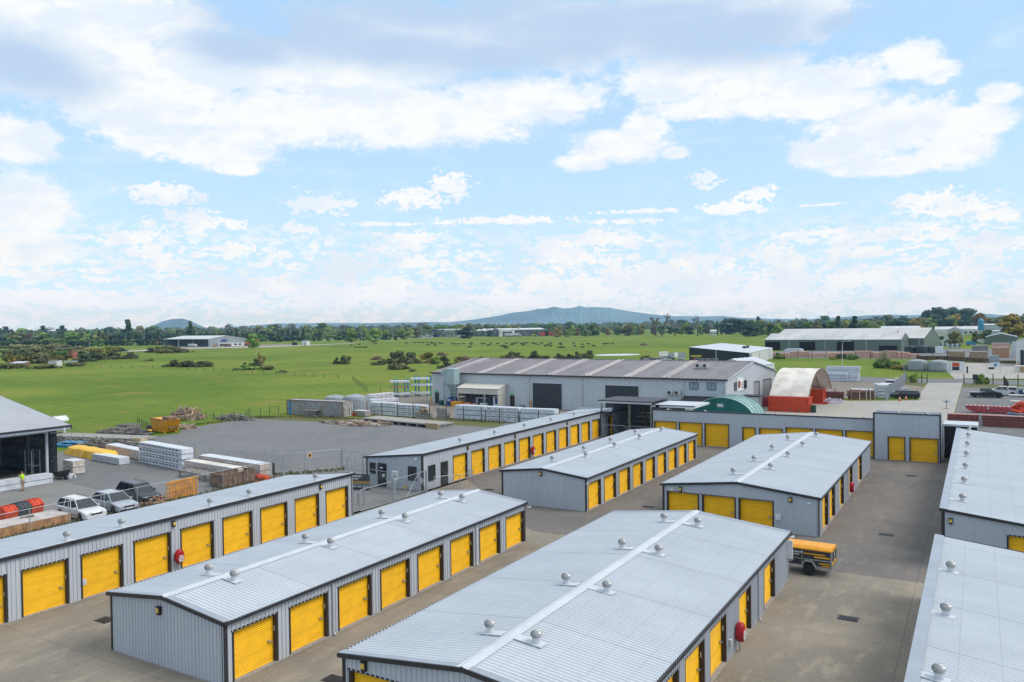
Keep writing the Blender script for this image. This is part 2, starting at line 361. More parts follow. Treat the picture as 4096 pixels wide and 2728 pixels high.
def shed_gable(label, x0, x1, y0, y1, ev, rg, side, H, gable=(), HG=2.1, lights=(), vents=(), pipes=(), far_near=True):
    t = thing('storage_shed', label, 'storage shed', (x0, y0, 0), 0, 'storage sheds with yellow roller doors')
    W, L = x1-x0, y1-y0; xm = W/2; ov = .08
    top = lambda u: ev+(rg-ev)*(1-abs(u-xm)/xm)-.03
    wall(t, (W, 0, 0), (0, 1, 0), (1, 0, 0), L, ev-.03, [(a-y0, b-y0, H) for a, b in side])
    wall(t, (0, 0, 0), (0, 1, 0), (-1, 0, 0), L, ev-.03, [(a-y0, b-y0, H) for a, b in side])
    wall(t, (0, 0, 0), (1, 0, 0), (0, -1, 0), W, top, [(a-x0, b-x0, HG) for a, b in gable], 'gable_wall')
    wall(t, (0, L, 0), (1, 0, 0), (0, 1, 0), W, top, [], 'gable_wall')
    for a, b in side:
        door(t, W, a-y0, R(90), b-a, H); door(t, 0, b-y0, R(-90), b-a, H)
    for a, b in gable: door(t, a-x0, 0, 0, b-a, HG)
    rf = MB()
    roofsheet(rf, (-ov-.05, -.1, ev-.01), (xm, -.1, rg), (0, L+.2, 0)); roofsheet(rf, (W+ov+.05, -.1, ev-.01), (xm, -.1, rg), (0, L+.2, 0))
    r = rf.build('roof', M_roof, t)
    sl = (rg-ev)/xm; c = MB()
    for s in (-1, 1):
        P = [(xm, -.13, rg+.075), (xm+s*.25, -.13, rg+.055-sl*.25), (xm+s*.25, L+.13, rg+.055-sl*.25), (xm, L+.13, rg+.075)]
        c.poly3(P, (0, 0, -.02))
    c.cyl((xm, -.13, rg+.06), (xm, L+.13, rg+.06), .04, 8)
    c.build('ridge_cap', M_cap, t)
    for s, xe in ((-1, -ov-.05), (1, W+ov+.05)):
        for yy, yb in ((-.1, -.16), (L+.1, L+.12)):
            MB().poly3([(xm, yb, rg+.05), (xe, yb, ev+.04), (xe, yb, ev-.12), (xm, yb, rg-.11)], (0, .05, 0)).build('barge_board', M_dark, t)
        MB().poly3([(xm, -.11, rg+.045), (xe, -.11, ev+.038), (xe, .17, ev+.038), (xm, .17, rg+.045)], (0, 0, .012)).build('barge_flashing', M_barge, t)
        MB().poly3([(xm, L+.11, rg+.045), (xe, L+.11, ev+.038), (xe, L-.17, ev+.038), (xm, L-.17, rg+.045)], (0, 0, .012)).build('barge_flashing', M_barge, t)
    for xe in (-ov-.12, W+ov+.0): MB().box(xe, -.12, ev-.11, xe+.12, L+.12, ev-.005).build('gutter', M_dark, t)
    for xx in (0, W):
        for yy in (0, L):
            cn = MB(); sx = -1 if xx == 0 else 1; sy = -1 if yy == 0 else 1
            cn.box(min(xx+sx*.03, xx-sx*.12), min(yy+sy*.03, yy+sy*.034), 0, max(xx+sx*.03, xx-sx*.12), max(yy+sy*.03, yy+sy*.034)+.002, ev-.1)
            cn.box(min(xx+sx*.028, xx+sx*.034), min(yy+sy*.03, yy-sy*.12), 0, max(xx+sx*.028, xx+sx*.034), max(yy+sy*.03, yy-sy*.12), ev-.12)
            cn.build('corner_trim', M_dark, t)
    MB().box(-.05, -.05, 0, W+.05, L+.05, .045).build('slab', M_conc, t)
    for (vx, vy) in vents:
        u = vx-x0; s = 1 if u > xm else -1
        vent_sl(t, u, vy-y0, rg-abs(u-xm)*sl+.02, -(u-xm)+s*.28, -s*sl)
    for (lx, ly, lz, rz) in lights: wall_light(t, lx-x0, ly-y0, lz, rz)
    for y in pipes: downpipe(t, W+.03, y-y0, ev-.12, R(90))
    return t
def shed_mono(label, x0, x1, y0, y1, zf, zb, front, H, side=(), HS=2.1, lights=(), vents=(), pipes=(), frontx=1, name='storage_shed'):
    """mono-pitch shed, high side faces +X (frontx=1) or -X (frontx=-1)"""
    t = thing(name, label, 'storage shed', (x0, y0, 0), 0, 'storage sheds with yellow roller doors')
    W, L = x1-x0, y1-y0; zl, zr = (zb, zf) if frontx > 0 else (zf, zb); top = lambda u: zl+(zr-zl)*u/W-.04; sl = (zr-zl)/W
    xf = W if frontx > 0 else 0
    op = [(a-y0, b-y0, H) for a, b in front]
    wall(t, (xf, 0, 0), (0, 1, 0), (frontx, 0, 0), L, zf-.04, op)
    wall(t, (W-xf, 0, 0), (0, 1, 0), (-frontx, 0, 0), L, zb-.04, [])
    wall(t, (0, 0, 0), (1, 0, 0), (0, -1, 0), W, top, [(a-x0, b-x0, HS) for a, b in side], 'end_wall')
    wall(t, (0, L, 0), (1, 0, 0), (0, 1, 0), W, top, [], 'end_wall')
    for a, b in front:
        if frontx > 0: door(t, W, a-y0, R(90), b-a, H)
        else: door(t, 0, b-y0, R(-90), b-a, H)
    for a, b in side: door(t, a-x0, 0, 0, b-a, HS)
    rf = MB(); a_, b_ = ((W-xf)-(.15*frontx), zb-.01-.015), (xf+.1*frontx, zf+.01)
    roofsheet(rf, (a_[0], -.1, a_[1]), (b_[0], -.1, b_[1]), (0, L+.2, 0)); rf.build('roof', M_roof, t)
    for yb in (-.16, L+.12):
        MB().poly3([(0-.15, yb, zl+.06-.15*sl), (W+.15, yb, zr+.06+.15*sl), (W+.15, yb, zr-.1+.15*sl), (-.15, yb, zl-.1-.15*sl)], (0, .05, 0)).build('barge_board', M_dark, t)
    b = MB(); xb = xf+.1*frontx; b.box(min(xb, xb+.04*frontx), -.1, zf-.13, max(xb, xb+.04*frontx), L+.11, zf+.05)
    b.build('barge_board', M_dark, t)
    f = MB()
    wd = .16 if frontx > 0 else .36
    xa, xc = xb+.04*frontx, xb-wd*frontx; za = zl+sl*xa+.065; zc = zl+sl*xc+.065
    f.poly3([(xa, -.12, za), (xc, -.12, zc), (xc, L+.12, zc), (xa, L+.12, za)], (0, 0, .012)); f.build('barge_flashing', M_cap if frontx > 0 else M_barge, t)
    xg = (W-xf)-frontx*.2; MB().box(min(xg, xg-.12*frontx), -.12, zb-.13, max(xg, xg-.12*frontx), L+.12, zb-.03).build('gutter', M_dark, t)
    for xx in (0, W):
        cn = MB(); sx = -1 if xx == 0 else 1; zt = (zl if xx == 0 else zr)-.12
        cn.box(min(xx+sx*.034, xx-sx*.13), -.034, 0, max(xx+sx*.034, xx-sx*.13), -.028, zt); cn.box(min(xx+sx*.028, xx+sx*.036), -.034, 0, max(xx+sx*.028, xx+sx*.036), .13, zt)
        cn.build('corner_trim', M_dark, t); cn = MB(); cn.box(min(xx+sx*.034, xx-sx*.13), L+.028, 0, max(xx+sx*.034, xx-sx*.13), L+.034, zt); cn.box(min(xx+sx*.028, xx+sx*.036), L-.13, 0, max(xx+sx*.028, xx+sx*.036), L+.034, zt)
        cn.build('corner_trim', M_dark, t)
    MB().box(-.05, -.05, 0, W+.05, L+.05, .045).build('slab', M_conc, t)
    for (vx, vy) in vents:
        u = vx-x0; vent_sl(t, u, vy-y0, zl+sl*u+.0, (xf-u)-.1*frontx, sl)
    for (lx, ly, lz, rz) in lights: wall_light(t, lx-x0, ly-y0, lz, rz)
    for y in pipes: downpipe(t, W+.03, y-y0, zf-.12, R(90))
    return t
def row(a, n, w_=2.42, p=3.05): return [(a+i*p, a+i*p+w_) for i in range(n)]
shed_A = shed_mono('long single-slope storage shed at lower left whose yellow doors run off the left edge', -47.9, -41.2, 3, 45.45, 3.25, 2.55, row(21.2-6*3.05, 14), 2.4, lights=[(-41.17, 29.85, 2.85, R(90)), (-41.17, 42.0, 2.85, R(90)), (-41.17, 17.6, 2.85, R(90))],
    vents=[(-41.85, y) for y in (14.7, 20.8, 23.85+.1, 26.96+.1, 33.06, 36.18, 42.28) if y not in (20.8,)])
shed_B = shed_gable('gabled shed in the left foreground with blank end wall and eight yellow doors', -33.45, -25.98, 21.05, 45.3, 2.62, 3.05, row(21.42, 8), 2.1, lights=[(-29.95, 21.02, 2.42, 0)],
    vents=[(-30.7, y) for y in (24.1, 30.2, 36.4, 42.4)]+[(-28.86, y) for y in (24, 30.15, 36.3, 42.2)], pipes=(27.15, 39.3))
shed_C = shed_mono('long single-slope shed whose near end is an office with windows, beside the gates', -48.3, -41.95, 55.25, 92.95, 3.25, 2.6, row(59.9, 11), 2.4, lights=[(-41.92, 62.3, 2.85, R(90)), (-41.92, 71.2, 2.85, R(90)), (-41.92, 83.4, 2.85, R(90))],
    vents=[(-43.1, y) for y in (62.84, 69.17, 75.39, 81.6, 87.76)])
shed_D = shed_gable('largest gabled shed, foreground centre, red hose reel on its right wall', -19.65, -9.2, 21.05, 45.45, 2.62, 3.2, [(24.42-3.05, 26.84-3.05), (24.42, 26.84), (27.47, 29.89), (30.52, 32.94), (34.9, 37.13), (39.65, 42.07)], 2.1,
    gable=[(-19.4, -17.0), (-16.7, -14.3), (-14.0, -11.6)], lights=[(-18.6, 21.02, 2.4, 0)], vents=[(-15.32, y) for y in (24.04, 30.2, 36.4, 42.5)]+[(-13.38, y) for y in (24.02, 30.14, 36.3, 42.45)], pipes=(38.35,))
shed_E = shed_gable('gabled shed mid yard with blank end wall and nine yellow doors', -33.5, -25.98, 54.75, 82.3, 2.62, 3.05, row(55.1, 9), 2.1, lights=[(-29.85, 54.72, 2.62, 0)],
    vents=[(-30.7, y) for y in (58.3, 64.4, 70.4, 76.8)]+[(-29.0, y) for y in (61.2, 67.4, 73.6, 79.9)], pipes=(60.9, 76.1))
shed_F = shed_gable('gabled storage shed with three yellow doors in its near end beside the wide open yard', -20.0, -9.2, 55.28, 83.9, 2.62, 3.2, [(56.5, 58.93), (59.58, 62.0), (64.1, 66.4), (68.95, 71.35), (74.9, 77.5)], 2.4,
    gable=[(-19.72, -17.3), (-17.2+.1, -14.68), (-14.5, -12.1)], lights=[(-18.64, 55.25, 2.33, 0), (-10.99, 55.25, 2.33, 0)], vents=[(-15.7, y) for y in (58.5, 64.8, 71.3, 78.0)]+[(-13.7, y) for y in (61.66, 68, 74.36, 81.2)], pipes=(68.4,))
shed_G = shed_mono('single-slope storage shed at the right edge with one row of seven roof vents', -1.9, 5.3, 52.4, 92.9, 3.25, 2.45, [], 2.4, side=[(1.3, 3.72)], lights=[(-1.46, 52.37, 2.6, 0)],
    vents=[(-.9, y) for y in (55.6, 61.8, 67.9, 74.2, 80.3, 86.5, 92.2)], frontx=-1)
shed_I = shed_mono('single-slope storage shed in the bottom right corner, cut off by the picture edge', -1.85, 5.4, 6, 45.6, 3.25, 2.45, [], 2.4, vents=[(-1.1, y) for y in (39.5, 33.5, 27.4, 21.3, 15.2)], frontx=-1)
# gable boards: meter boxes, cameras
MB().box(0, -.14, 0, .36, -.03, .43).build('meter_box', M_white, shed_F).location = (8.02, 0, .88)
camera_box(shed_F, 10.0, -.03, 2.25, R(50)); camera_box(shed_F, .9, -.03, 2.3, R(-30))
MB().box(0, -.14, 0, .34, -.03, 1.0).build('meter_box', M_white, shed_D).location = (10.45, 24.0, 1.3)
MB().box(.4, 24.42, 0, .7, 24.6, .5).build('tap_box', M_pvc, shed_D).location = (9.7, -.3, .4)
camera_box(shed_D, 10.5, 24.3, 2.35, R(140)); camera_box(shed_E, 7.5, .05, 2.2, R(60)); camera_box(shed_B, 7.5, 24.3, 2.3, R(120))
MB().box(0, -.1, 0, .22, -.02, .3).build('meter_box', M_pvc, shed_G).location = (1.9, 0, 1.2)
# office end of shed C (local origin -48.3,55.25)
def window(parent, x, y, z, w_, h_, rz, m=M_glass, mull=1, name='window', fr=M_dark, dep=.05):
    a = MB()
    for (p, q, r_, s_) in ((0, 0, w_, .05), (0, h_-.05, w_, h_), (0, 0, .05, h_), (w_-.05, 0, w_, h_)): a.box(p, -.06, q, r_, 0.02, s_)
    for i in range(1, mull+1): a.box(w_*i/(mull+1)-.02, -.05, 0, w_*i/(mull+1)+.02, .02, h_)
    o = a.build(name, fr, parent); o.location = (x, y, z); o.rotation_euler.z = rz
    MB().box(.02, -.035, .02, w_-.02, -.03, h_-.02).build('pane', m, o); return o
window(shed_C, .4, -.03, 1.1, .68, 1.0, 0); window(shed_C, 4.8, -.03, .85, .92, 1.25, 0)
def pdoor(parent, x, y, rz, w_=.92, h_=2.08, m=M_dark, glass=True):
    a = MB().box(-.05, -.07, 0, w_+.05, .02, h_+.05); o = a.build('door', m, parent); o.location = (x, y, 0); o.rotation_euler.z = rz
    if glass: MB().box(.08, -.085, .15, w_-.08, -.075, h_-.1).build('pane', M_glass, o)
    MB().box(w_-.1, -.14, .95, w_-.06, -.07, 1.1).build('handle', M_steel, o); return o
dC = pdoor(shed_C, 1.4, -.03, 0); dC2 = pdoor(shed_C, 6.38, 2.75, R(90))
window(shed_C, 6.38, .8, .75, 1.0, 1.35, R(90))
for (zx, zz, ww, hh_) in ((.25, 1.68, .35, .12), (.55, 1.08, .3, .12), (.5, .9, .22, .2)):
    MB().box(zx, -.1, zz, zx+ww, -.09, zz+hh_).build('notice', M_white, dC)
camera_box(shed_C, 5.9, -.03, 2.85, R(-20)); MB().box(0, -.12, 0, .14, -.03, .26).build('alarm_box', M_white, shed_C).location = (5.7, 0, 2.7)
MB().box(0, -.1, 0, .23, -.03, .32).build('notice_board', M_lamp, shed_C).location = (4.4, -.05, .05)
hs = MB().lathe((0, 0, 0), [(.24, -.01), (.24, .01)], 20).build('convex_mirror', M_pvc, shed_C, smooth=False); hs.location = (6.3, -.12, .95); hs.rotation_euler = (R(90), 0, 0)
# C far block, stepping out beyond the last door
t = thing('shed_annexe', 'low end block with a dark yellow door in the alcove beside the pole barn', 'shed', (-48.3, 93.2, 0))
ex = MB(); ribs(ex, (0, 6.2, 0), (1, 0, 0), (0, 1, 0), 0, 7.7, 0, 3.0); ribs(ex, (0, 0, 0), (0, 1, 0), (-1, 0, 0), 0, 6.2, 0, 2.5); ribs(ex, (6.35, 0.05, 0), (0, 1, 0), (1, 0, 0), 0, 2.3, 0, 3.15)
ribs(ex, (6.35, 2.35, 0), (1, 0, 0), (0, -1, 0), 0, 1.35, 2.4, 3.15); ribs(ex, (7.7, 2.35, 0), (0, 1, 0), (1, 0, 0), 0, 3.85, 0, 3.15); ex.build('wall', M_wall, t)
rf = MB(); roofsheet(rf, (-.1, -.1, 2.6), (7.75, -.1, 3.3), (0, 6.4, 0)); rf.build('roof', M_roof, t)
MB().box(6.45, -.16, 3.1, 7.85, -.1, 3.32).box(7.78, -.16, 3.12, 7.84, 6.2, 3.34).build('barge_board', M_dark, t)
door(t, 6.4, 2.35, 0, 1.3, 2.4)

# ---------------------------------------------------------------- back row H with parapet, tower, pole barn
t = thing('storage_shed', 'long shed across the back of the yard with tall parapet over its doors', 'storage shed', (-34.2, 91.1, 0), 0, 'storage sheds with yellow roller doors'); shed_H = t
HO = [(-34.0, -31.13, 2.68), (-30.92, -28.02, 2.68), (-27.8, -24.9, 2.68), (-23.4, -21.88, 2.46), (-21.5, -18.9, 2.46), (-18.62, -15.72, 2.68), (-15.5, -12.62, 2.68), (-12.42, -9.56, 2.68)]
wall(t, (0, 0, 0), (1, 0, 0), (0, -1, 0), 24.6, 4.0, [(a+34.2, b+34.2, h) for a, b, h in HO])
for a, b, h in HO: door(t, a+34.2, 0, 0, b-a, h)
o = MB(); ribs(o, (0, 0, 0), (0, 1, 0), (-1, 0, 0), 0, 7, 0, 3.6); ribs(o, (0, 7, 0), (1, 0, 0), (0, 1, 0), 0, 30.8, 0, 3.05); ribs(o, (30.8, .1, 0), (0, 1, 0), (1, 0, 0), 0, 6.9, 0, 3.4); o.build('wall', M_wall, t)
rf = MB(); roofsheet(rf, (0, 7.1, 3.05), (0, .25, 3.65), (30.9, 0, 0)); rf.build('roof', M_roof, t)
o = MB().box(-.1, -.08, 3.98, 24.65, .16, 4.1).box(-.06, -.045, 0, .08, .02, 4.0); o.build('coping', M_dark, t)
MB().box(-.05, -.05, 0, 24.7, 7, .04).build('slab', M_conc, t)
for vx in (1.6, 6.2, 14.4, 19.9, 23.6): vent_sl(t, vx, .95, 3.62, .01, 0)
t = thing('parapet_block', 'tall square parapet block with two yellow doors at the right end of the back row', 'storage shed', (-9.52, 89.95, 0)); tow = t
wall(t, (0, 0, 0), (1, 0, 0), (0, -1, 0), 6.15, 4.8, [(1.32, 2.98, 2.42), (3.34, 5.98, 2.42)])
door(t, 1.32, 0, 0, 1.66, 2.42); door(t, 3.34, 0, 0, 2.64, 2.42)
o = MB(); ribs(o, (0, 0.02, 0), (0, 1, 0), (-1, 0, 0), 0, 3, 0, 4.8); ribs(o, (6.15, .02, 0), (0, 1, 0), (1, 0, 0), 0, 3, 0, 4.8); ribs(o, (0, 3, 0), (1, 0, 0), (0, 1, 0), 0, 6.15, 0, 4.8); o.build('wall', M_wall, t)
MB().box(-.05, -.07, 4.76, 6.2, .12, 4.88).box(-.05, -.05, 0, .1, -.03, 4.8).box(6.05, -.05, 0, 6.2, -.03, 4.8).box(6.17, -.05, 0, 6.19, .2, 4.8).box(-.04, -.05, 0, -.028, .15, 4.8).build('coping', M_dark, t)
rf = MB(); roofsheet(rf, (0, 3, 4.2), (0, .2, 4.5), (6.15, 0, 0)); rf.build('roof', M_roof, t)
for vx in (2.2, 4.9): vent_sl(t, vx, .7, 4.46, .01, 0)
t = thing('side_gate', 'dark recessed doorway between the parapet block and the right-hand shed', 'shed', (-3.3, 93.1, 0))
MB().box(0, 0, 3.42, 3.2, .2, 3.62).box(0, 0, 0, .12, .2, 3.42).box(3.1, .02, 0, 3.2, .2, 3.42).build('frame', M_wall, t)
MB().box(.12, .6, 0, 3.1, .7, 3.42).build('dark_opening_panel', M_dark, t); MB().box(0, .2, 3.5, 3.2, 4, 3.56).build('roof', M_roof, t)  # dark panel stands for the shade inside the open doorway
# pole barn (carport) between C and H
M_pole = mat('weathered_treated_pole', (.24, .26, .18), .85, var=.3, scale=5, stretch=(1, 1, .2))
t = thing('pole_barn', 'tall open pole barn with dark interior between the two rows of sheds', 'barn', (-42.3, 93.6, 0))
MB().box(-.1, -.2, 4.38, 7.1, -.06, 4.62).build('fascia', M_cap, t)
b_ = MB().box(-.2, -.25, 4.6, 7.15, 6.0, 4.72); b_.build('roof', M_dark, t)
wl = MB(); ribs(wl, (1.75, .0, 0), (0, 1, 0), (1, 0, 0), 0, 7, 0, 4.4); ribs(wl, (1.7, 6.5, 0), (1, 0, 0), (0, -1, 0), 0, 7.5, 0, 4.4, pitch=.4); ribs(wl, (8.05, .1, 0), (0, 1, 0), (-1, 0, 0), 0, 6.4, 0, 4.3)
M_cladd = mat('dark_shed_lining', (.15, .17, .19), .6, var=.2, scale=2); wl.build('lining', M_cladd, t)  # dark grey-blue lining sheet
MB().box(7.1, -.1, 4.1, 12.6, 6, 4.35).build('side_roof', M_cap, t); MB().box(7.0, -.18, 4.32, 12.7, -.1, 4.42).box(7.6, -.1, 0, 8.1, .0, 4.32).build('side_fascia', M_dark, t)
for x_ in (.25, 4.1, 7.0): MB().cyl((x_, 0, 0), (x_, 0, 4.5), .13, 10).build('pole', M_pole, t)
M_brp = mat('brown_pole', (.16, .09, .06), .8, var=.2, scale=4)
for x_, y_ in ((5.0, 3.2), (6.1, 3.4)): MB().cyl((x_, y_, 0), (x_, y_, 4.6), .13, 10).build('pole', M_brp, t)
sh = MB()
for z_, x_ in ((2.7, 3.6), (2.2, 3.2), (1.5, 2.9)): sh.box(x_, 4.6, z_, x_+2.6, 5.6, z_+.06)
sh.bar((5.2, 3.4, 2.6), (5.9, 3.6, 1.9), .06); sh.build('shelf', M_steel, t)
# ---------------------------------------------------------------- ground
M_grass = mat('pasture', (.085, .175, .018), .9, coord='G', scale=.045, c2=(.06, .14, .016), stretch=(1, 1, 1))
def ground_mat():
    m = bpy.data.materials['pasture']; t = m.node_tree; N = NB(t); b = t.nodes['Principled BSDF']; p = N.n('ShaderNodeNewGeometry').outputs['Position']
    a = N.noise(p, .012, 6, .6, .3); c = N.noise(N.vm('MULTIPLY', p, (1, 1, 0)), .12, 7, .65, .4); d = N.noise(p, 1.4, 4, .7)
    col = N.mix(N.ss(a, .38, .62), (.172, .222, .036), (.100, .163, .025))
    col = N.mix(N.m('MULTIPLY', N.ss(c, .56, .72), .5), col, (.045, .10, .016))
    col = N.mix(N.m('MULTIPLY', N.ss(N.noise(N.vm('ADD', p, (90, 40, 0)), .055, 6, .6, .6), .54, .68), .7), col, (.25, .20, .06))
    col = N.mix(N.m('MULTIPLY', N.ss(d, .45, .7), .45), col, (.19, .22, .05)); col = N.mix(N.m('MULTIPLY', N.ss(N.noise(N.vm('MULTIPLY', p, (.5, 1, 1)), .5, 5, .7, .4), .52, .68), .5), col, (.035, .08, .016))
    t.links.new(col, b.inputs['Base Color']); b.inputs['Specular IOR Level'].default_value = .05; b.inputs['Roughness'].default_value = 1; bp = N.n('ShaderNodeBump'); bp.inputs['Strength'].default_value = .5; bp.inputs['Distance'].default_value = .3; t.links.new(c, bp.inputs['Height']); t.links.new(bp.outputs[0], b.inputs['Normal'])
ground_mat()
struct('ground', MB().quad((-30000, -300, -.01), (30000, -300, -.01), (30000, 60000, -.01), (-30000, 60000, -.01)), M_grass)
def gmat(name, c1, c2, c3, sc1=.12, sc2=1.2, fine=12, joints=None, rough=.85, spec=.3, fa=.12):
    m = mat(name, c1, rough, coord='G'); t = m.node_tree; N = NB(t); b = t.nodes['Principled BSDF']; b.inputs['Specular IOR Level'].default_value = spec
    p = N.n('ShaderNodeNewGeometry').outputs['Position']
    col = N.mix(N.ss(N.noise(p, sc1, 6, .6, .5), .35, .66), c1, c2)
    col = N.mix(N.m('MULTIPLY', N.ss(N.noise(N.vm('MULTIPLY', p, (1, .35, 1)), sc2, 5, .65, .3), .48, .72), .8), col, c3); col = N.mix(N.m('MULTIPLY', N.ss(N.noise(N.vm('ADD', p, (13, 7, 0)), sc2*.45, 6, .68, .8), .54, .70), .35), col, tuple(x*.55 for x in c1))
    f = N.noise(p, fine, 3, .7); col = N.mix(N.m('MULTIPLY', N.ss(f, .3, .7), fa), col, tuple(x*2 for x in c1)); col = N.mix(N.m('MULTIPLY', N.ss(f, .55, .3), fa*1.6), col, tuple(x*.3 for x in c1))
    if joints:
        s = N.n('ShaderNodeSeparateXYZ'); t.links.new(p, s.inputs[0])
        for ax, per, off in joints:
            k = N.m('LESS_THAN', N.m('FRACT', N.m('DIVIDE', N.m('ADD', s.outputs[ax], 1000*per-off), per)), .035/per); col = N.mix(N.m('MULTIPLY', k, .6), col, tuple(x*.4 for x in c1))
    t.links.new(col, b.inputs['Base Color'])
    bp = N.n('ShaderNodeBump'); bp.inputs['Strength'].default_value = .4; bp.inputs['Distance'].default_value = .03; t.links.new(f, bp.inputs['Height']); t.links.new(bp.outputs[0], b.inputs['Normal']); return m
def sheet(name, pts, z, m):
    return struct(name, MB().add([(p[0], p[1], z) for p in pts], [tuple(range(len(pts)))]), m)
M_yard = gmat('storage_yard_concrete', (.262, .226, .178), (.18, .164, .136), (.33, .285, .22), joints=[(0, 7.6, -3.0), (1, 5.95, 2.4)])
M_yard2 = gmat('storage_yard_dark_concrete', (.168, .151, .135), (.128, .118, .110), (.215, .19, .16), joints=[(0, 7.6, -3.0), (1, 5.95, 2.4)])
M_grav = gmat('dark_gravel', (.168, .171, .172), (.128, .131, .133), (.22, .205, .175), sc1=.06, fine=9, fa=.2)
M_apron = gmat('apron_concrete', (.21, .205, .195), (.18, .175, .165), (.24, .23, .21), sc1=.2)
M_wyard = gmat('works_yard_gravel', (.22, .19, .155), (.17, .15, .125), (.25, .22, .18), sc1=.06)
M_drive = gmat('driveway_concrete', (.36, .34, .31), (.31, .295, .27), (.4, .38, .34), sc1=.08)
M_road = gmat('road_asphalt', (.16, .165, .175), (.14, .145, .15), (.18, .18, .18), sc1=.1)
M_strip = gmat('weedy_verge', (.10, .12, .03), (.13, .11, .05), (.07, .1, .02), sc1=.3, sc2=2)
sheet('storage_yard', [(-41.9, -5), (8, -5), (8, 52), (8, 93.5), (-41.9, 93.5)], .004, M_yard)
sheet('rear_yard', [(-27, 48), (8, 48.12), (8, 94), (-42, 94), (-42, 62)], .008, M_yard2)
grav = [g('B0', 2355, 258), g('B0', 2150, 270), g('B0', 1950, 292), g('B0', 1720, 330), g('B0', 1560, 360), g('B0', 1530, 395), g('B0', 1300, 420), g('B0', 1190, 470), g('B0', 1000, 530), g('B0', 600, 545), g('B0', 380, 560)]
grav = [(p.x, p.y) for p in grav]+[(-120, 44), (-105, 20), (-41.5, 20), (-41.5, 99), (-58, 101), (-72, 99.5), (-82, 97.5), (-98, 93.5)]
sheet('gravel_yard', grav, .004, M_grav)
e1, e2 = g('B0', 430, 825), g('B0', 900, 890)
sheet('concrete_apron', [(-80.6, 44.6), (-77.0, 43.2), (-67.62, 42.2), (-58.6, 41.2), (-58.6, 20), (-100, 18), (-100, 44.6)], .008, M_apron)
sheet('weed_verge', [g('B1', 0, 238), g('B1', 320, 250), g('B1', 1000, 268), g('B1', 1700, 262), g('B2', 60, 298), g('B2', -40, 345), g('B1', 1700, 318), g('B1', 960, 268), g('B1', 600, 295), g('B1', 0, 268)], .012, M_strip)
sheet('works_yard', [(-106, 108), (-88, 101.5), (-58, 101.2), (-34, 99), (-30, 118), (-33, 121), (-60, 124), (-90.5, 126), (-104, 138), (-112, 134)], .010, M_wyard)
sheet('side_yard', [(-34.5, 98), (8, 98), (8, 131), (-3.39, 130.1), (-6.7, 168), (-9.4, 161), (-20.2, 155.3), (-24.5, 157), (-34, 160)], .012, M_drive)
sheet('driveway', [(-3.39, 130.09), (-3.36, 168), (-3.32, 210.5), (-10.39, 208.0), (-10.1, 177), (-9.55, 160.8), (-20.2, 155.2), (-20, 128), (-4, 122)], .02, M_drive)
sheet('gravel_yard', [(-3.3, 98.5), (30, 98.5), (30, 204), (-3.2, 203.5)], .016, M_grav)
sheet('gravel_yard', [(-33, 160), (-24, 157.5), (-9.6, 176.5), (-10.6, 195), (-16, 203), (-33, 214), (-38, 205)], .013, M_wyard)
sheet('gravel_yard', [(-24, 205), (-34, 206), (-40, 222), (-37, 236), (-25, 226), (-16, 222), (-17.5, 205)], .017, M_grav)
sheet('verge', [(-14.9, 203), (-10.5, 196), (-10.4, 208), (-14.6, 208.5)], .02, M_strip); sheet('verge', [(-3.25, 196), (30, 190), (30, 210), (-3.3, 207)], .02, M_strip)
sheet('road', [g('A3', 1370, 668), g('A3', 1530, 676), g('A3', 1830, 678), g('A3', 2440, 692), g('A3', 2440, 738), g('A3', 1830, 715), g('A3', 1530, 710), g('A3', 1360, 702)], .012, M_road)
sheet('crossing', [(-6.98, 311), (2.66, 313.3), (30, 300), (30, 240), (1.6, 227.3), (-5.3, 225), (-7.8, 256)], .014, M_drive)
sheet('timber_yard', [(-98, 345), (-20, 342.6), (2.7, 313.4), (60, 300), (90, 470), (-30, 475), (-97, 415)], .01, M_grav)
yl = mat('faded_yellow_line', (.5, .4, .12), .8)
for a, b in (((-20.01, 130.3), (-20.15, 151.7)), ((-18.9, 130.8), (-18.7, 151.1)), ((-15.8, 128.7), (-15.5, 135.9))):
    struct('yellow_line', MB().quad((a[0], a[1], .028), (a[0]+.14, a[1], .028), (b[0]+.14, b[1], .028), (b[0], b[1], .028)), yl)
wlm = mat('worn_white_line', (.55, .54, .5), .8)
for k in range(5):
    p = g('A3', 1610+k*30, 880+(k % 2)*4); struct('white_marking', MB().quad((p.x, p.y, .028), (p.x+.7, p.y, .028), (p.x+.7, p.y+.25, .028), (p.x, p.y+.25, .028)), wlm)
# ---------------------------------------------------------------- generic building: local x along the front, y into depth
M_whroof = mat('brown_grey_roof_steel', (.20, .18, .19), .5, var=.1, scale=.5, stretch=(1, .3, 1))
M_skyl = mat('aged_rooflight_sheet', (.42, .38, .36), .55, var=.12, scale=1.2)
M_whwall = streak('light_grey_works_cladding', (.52, .545, .565), .05)
M_shut = mat('charcoal_shutter', (.035, .042, .05), .5, var=.1, scale=2, lines=[(2, .12, .03, .6)])
M_cream = streak('cream_cladding', (.58, .55, .49), .06)
M_green = streak('sage_green_cladding', (.12, .155, .125), .08)
M_deep = mat('painted_dark_interior', (.012, .012, .014), .9, var=.2)  # near-black panels in this colour stand for shade inside openings and pits
M_greyroof = mat('faded_grey_roof', (.42, .44, .48), .5, var=.08, scale=.2)
M_lroof = mat('chalky_pale_roof', (.50, .50, .50), .6, var=.08, scale=.1, lines=[(0, 9.5, 2.4, .12)])
M_blk = mat('black_cladding', (.018, .024, .03), .5, var=.15, scale=1)
M_wht = streak('white_cladding', (.62, .62, .60), .05)
M_orange = mat('orange_red_paint', (.62, .065, .018), .5, var=.12, scale=2)
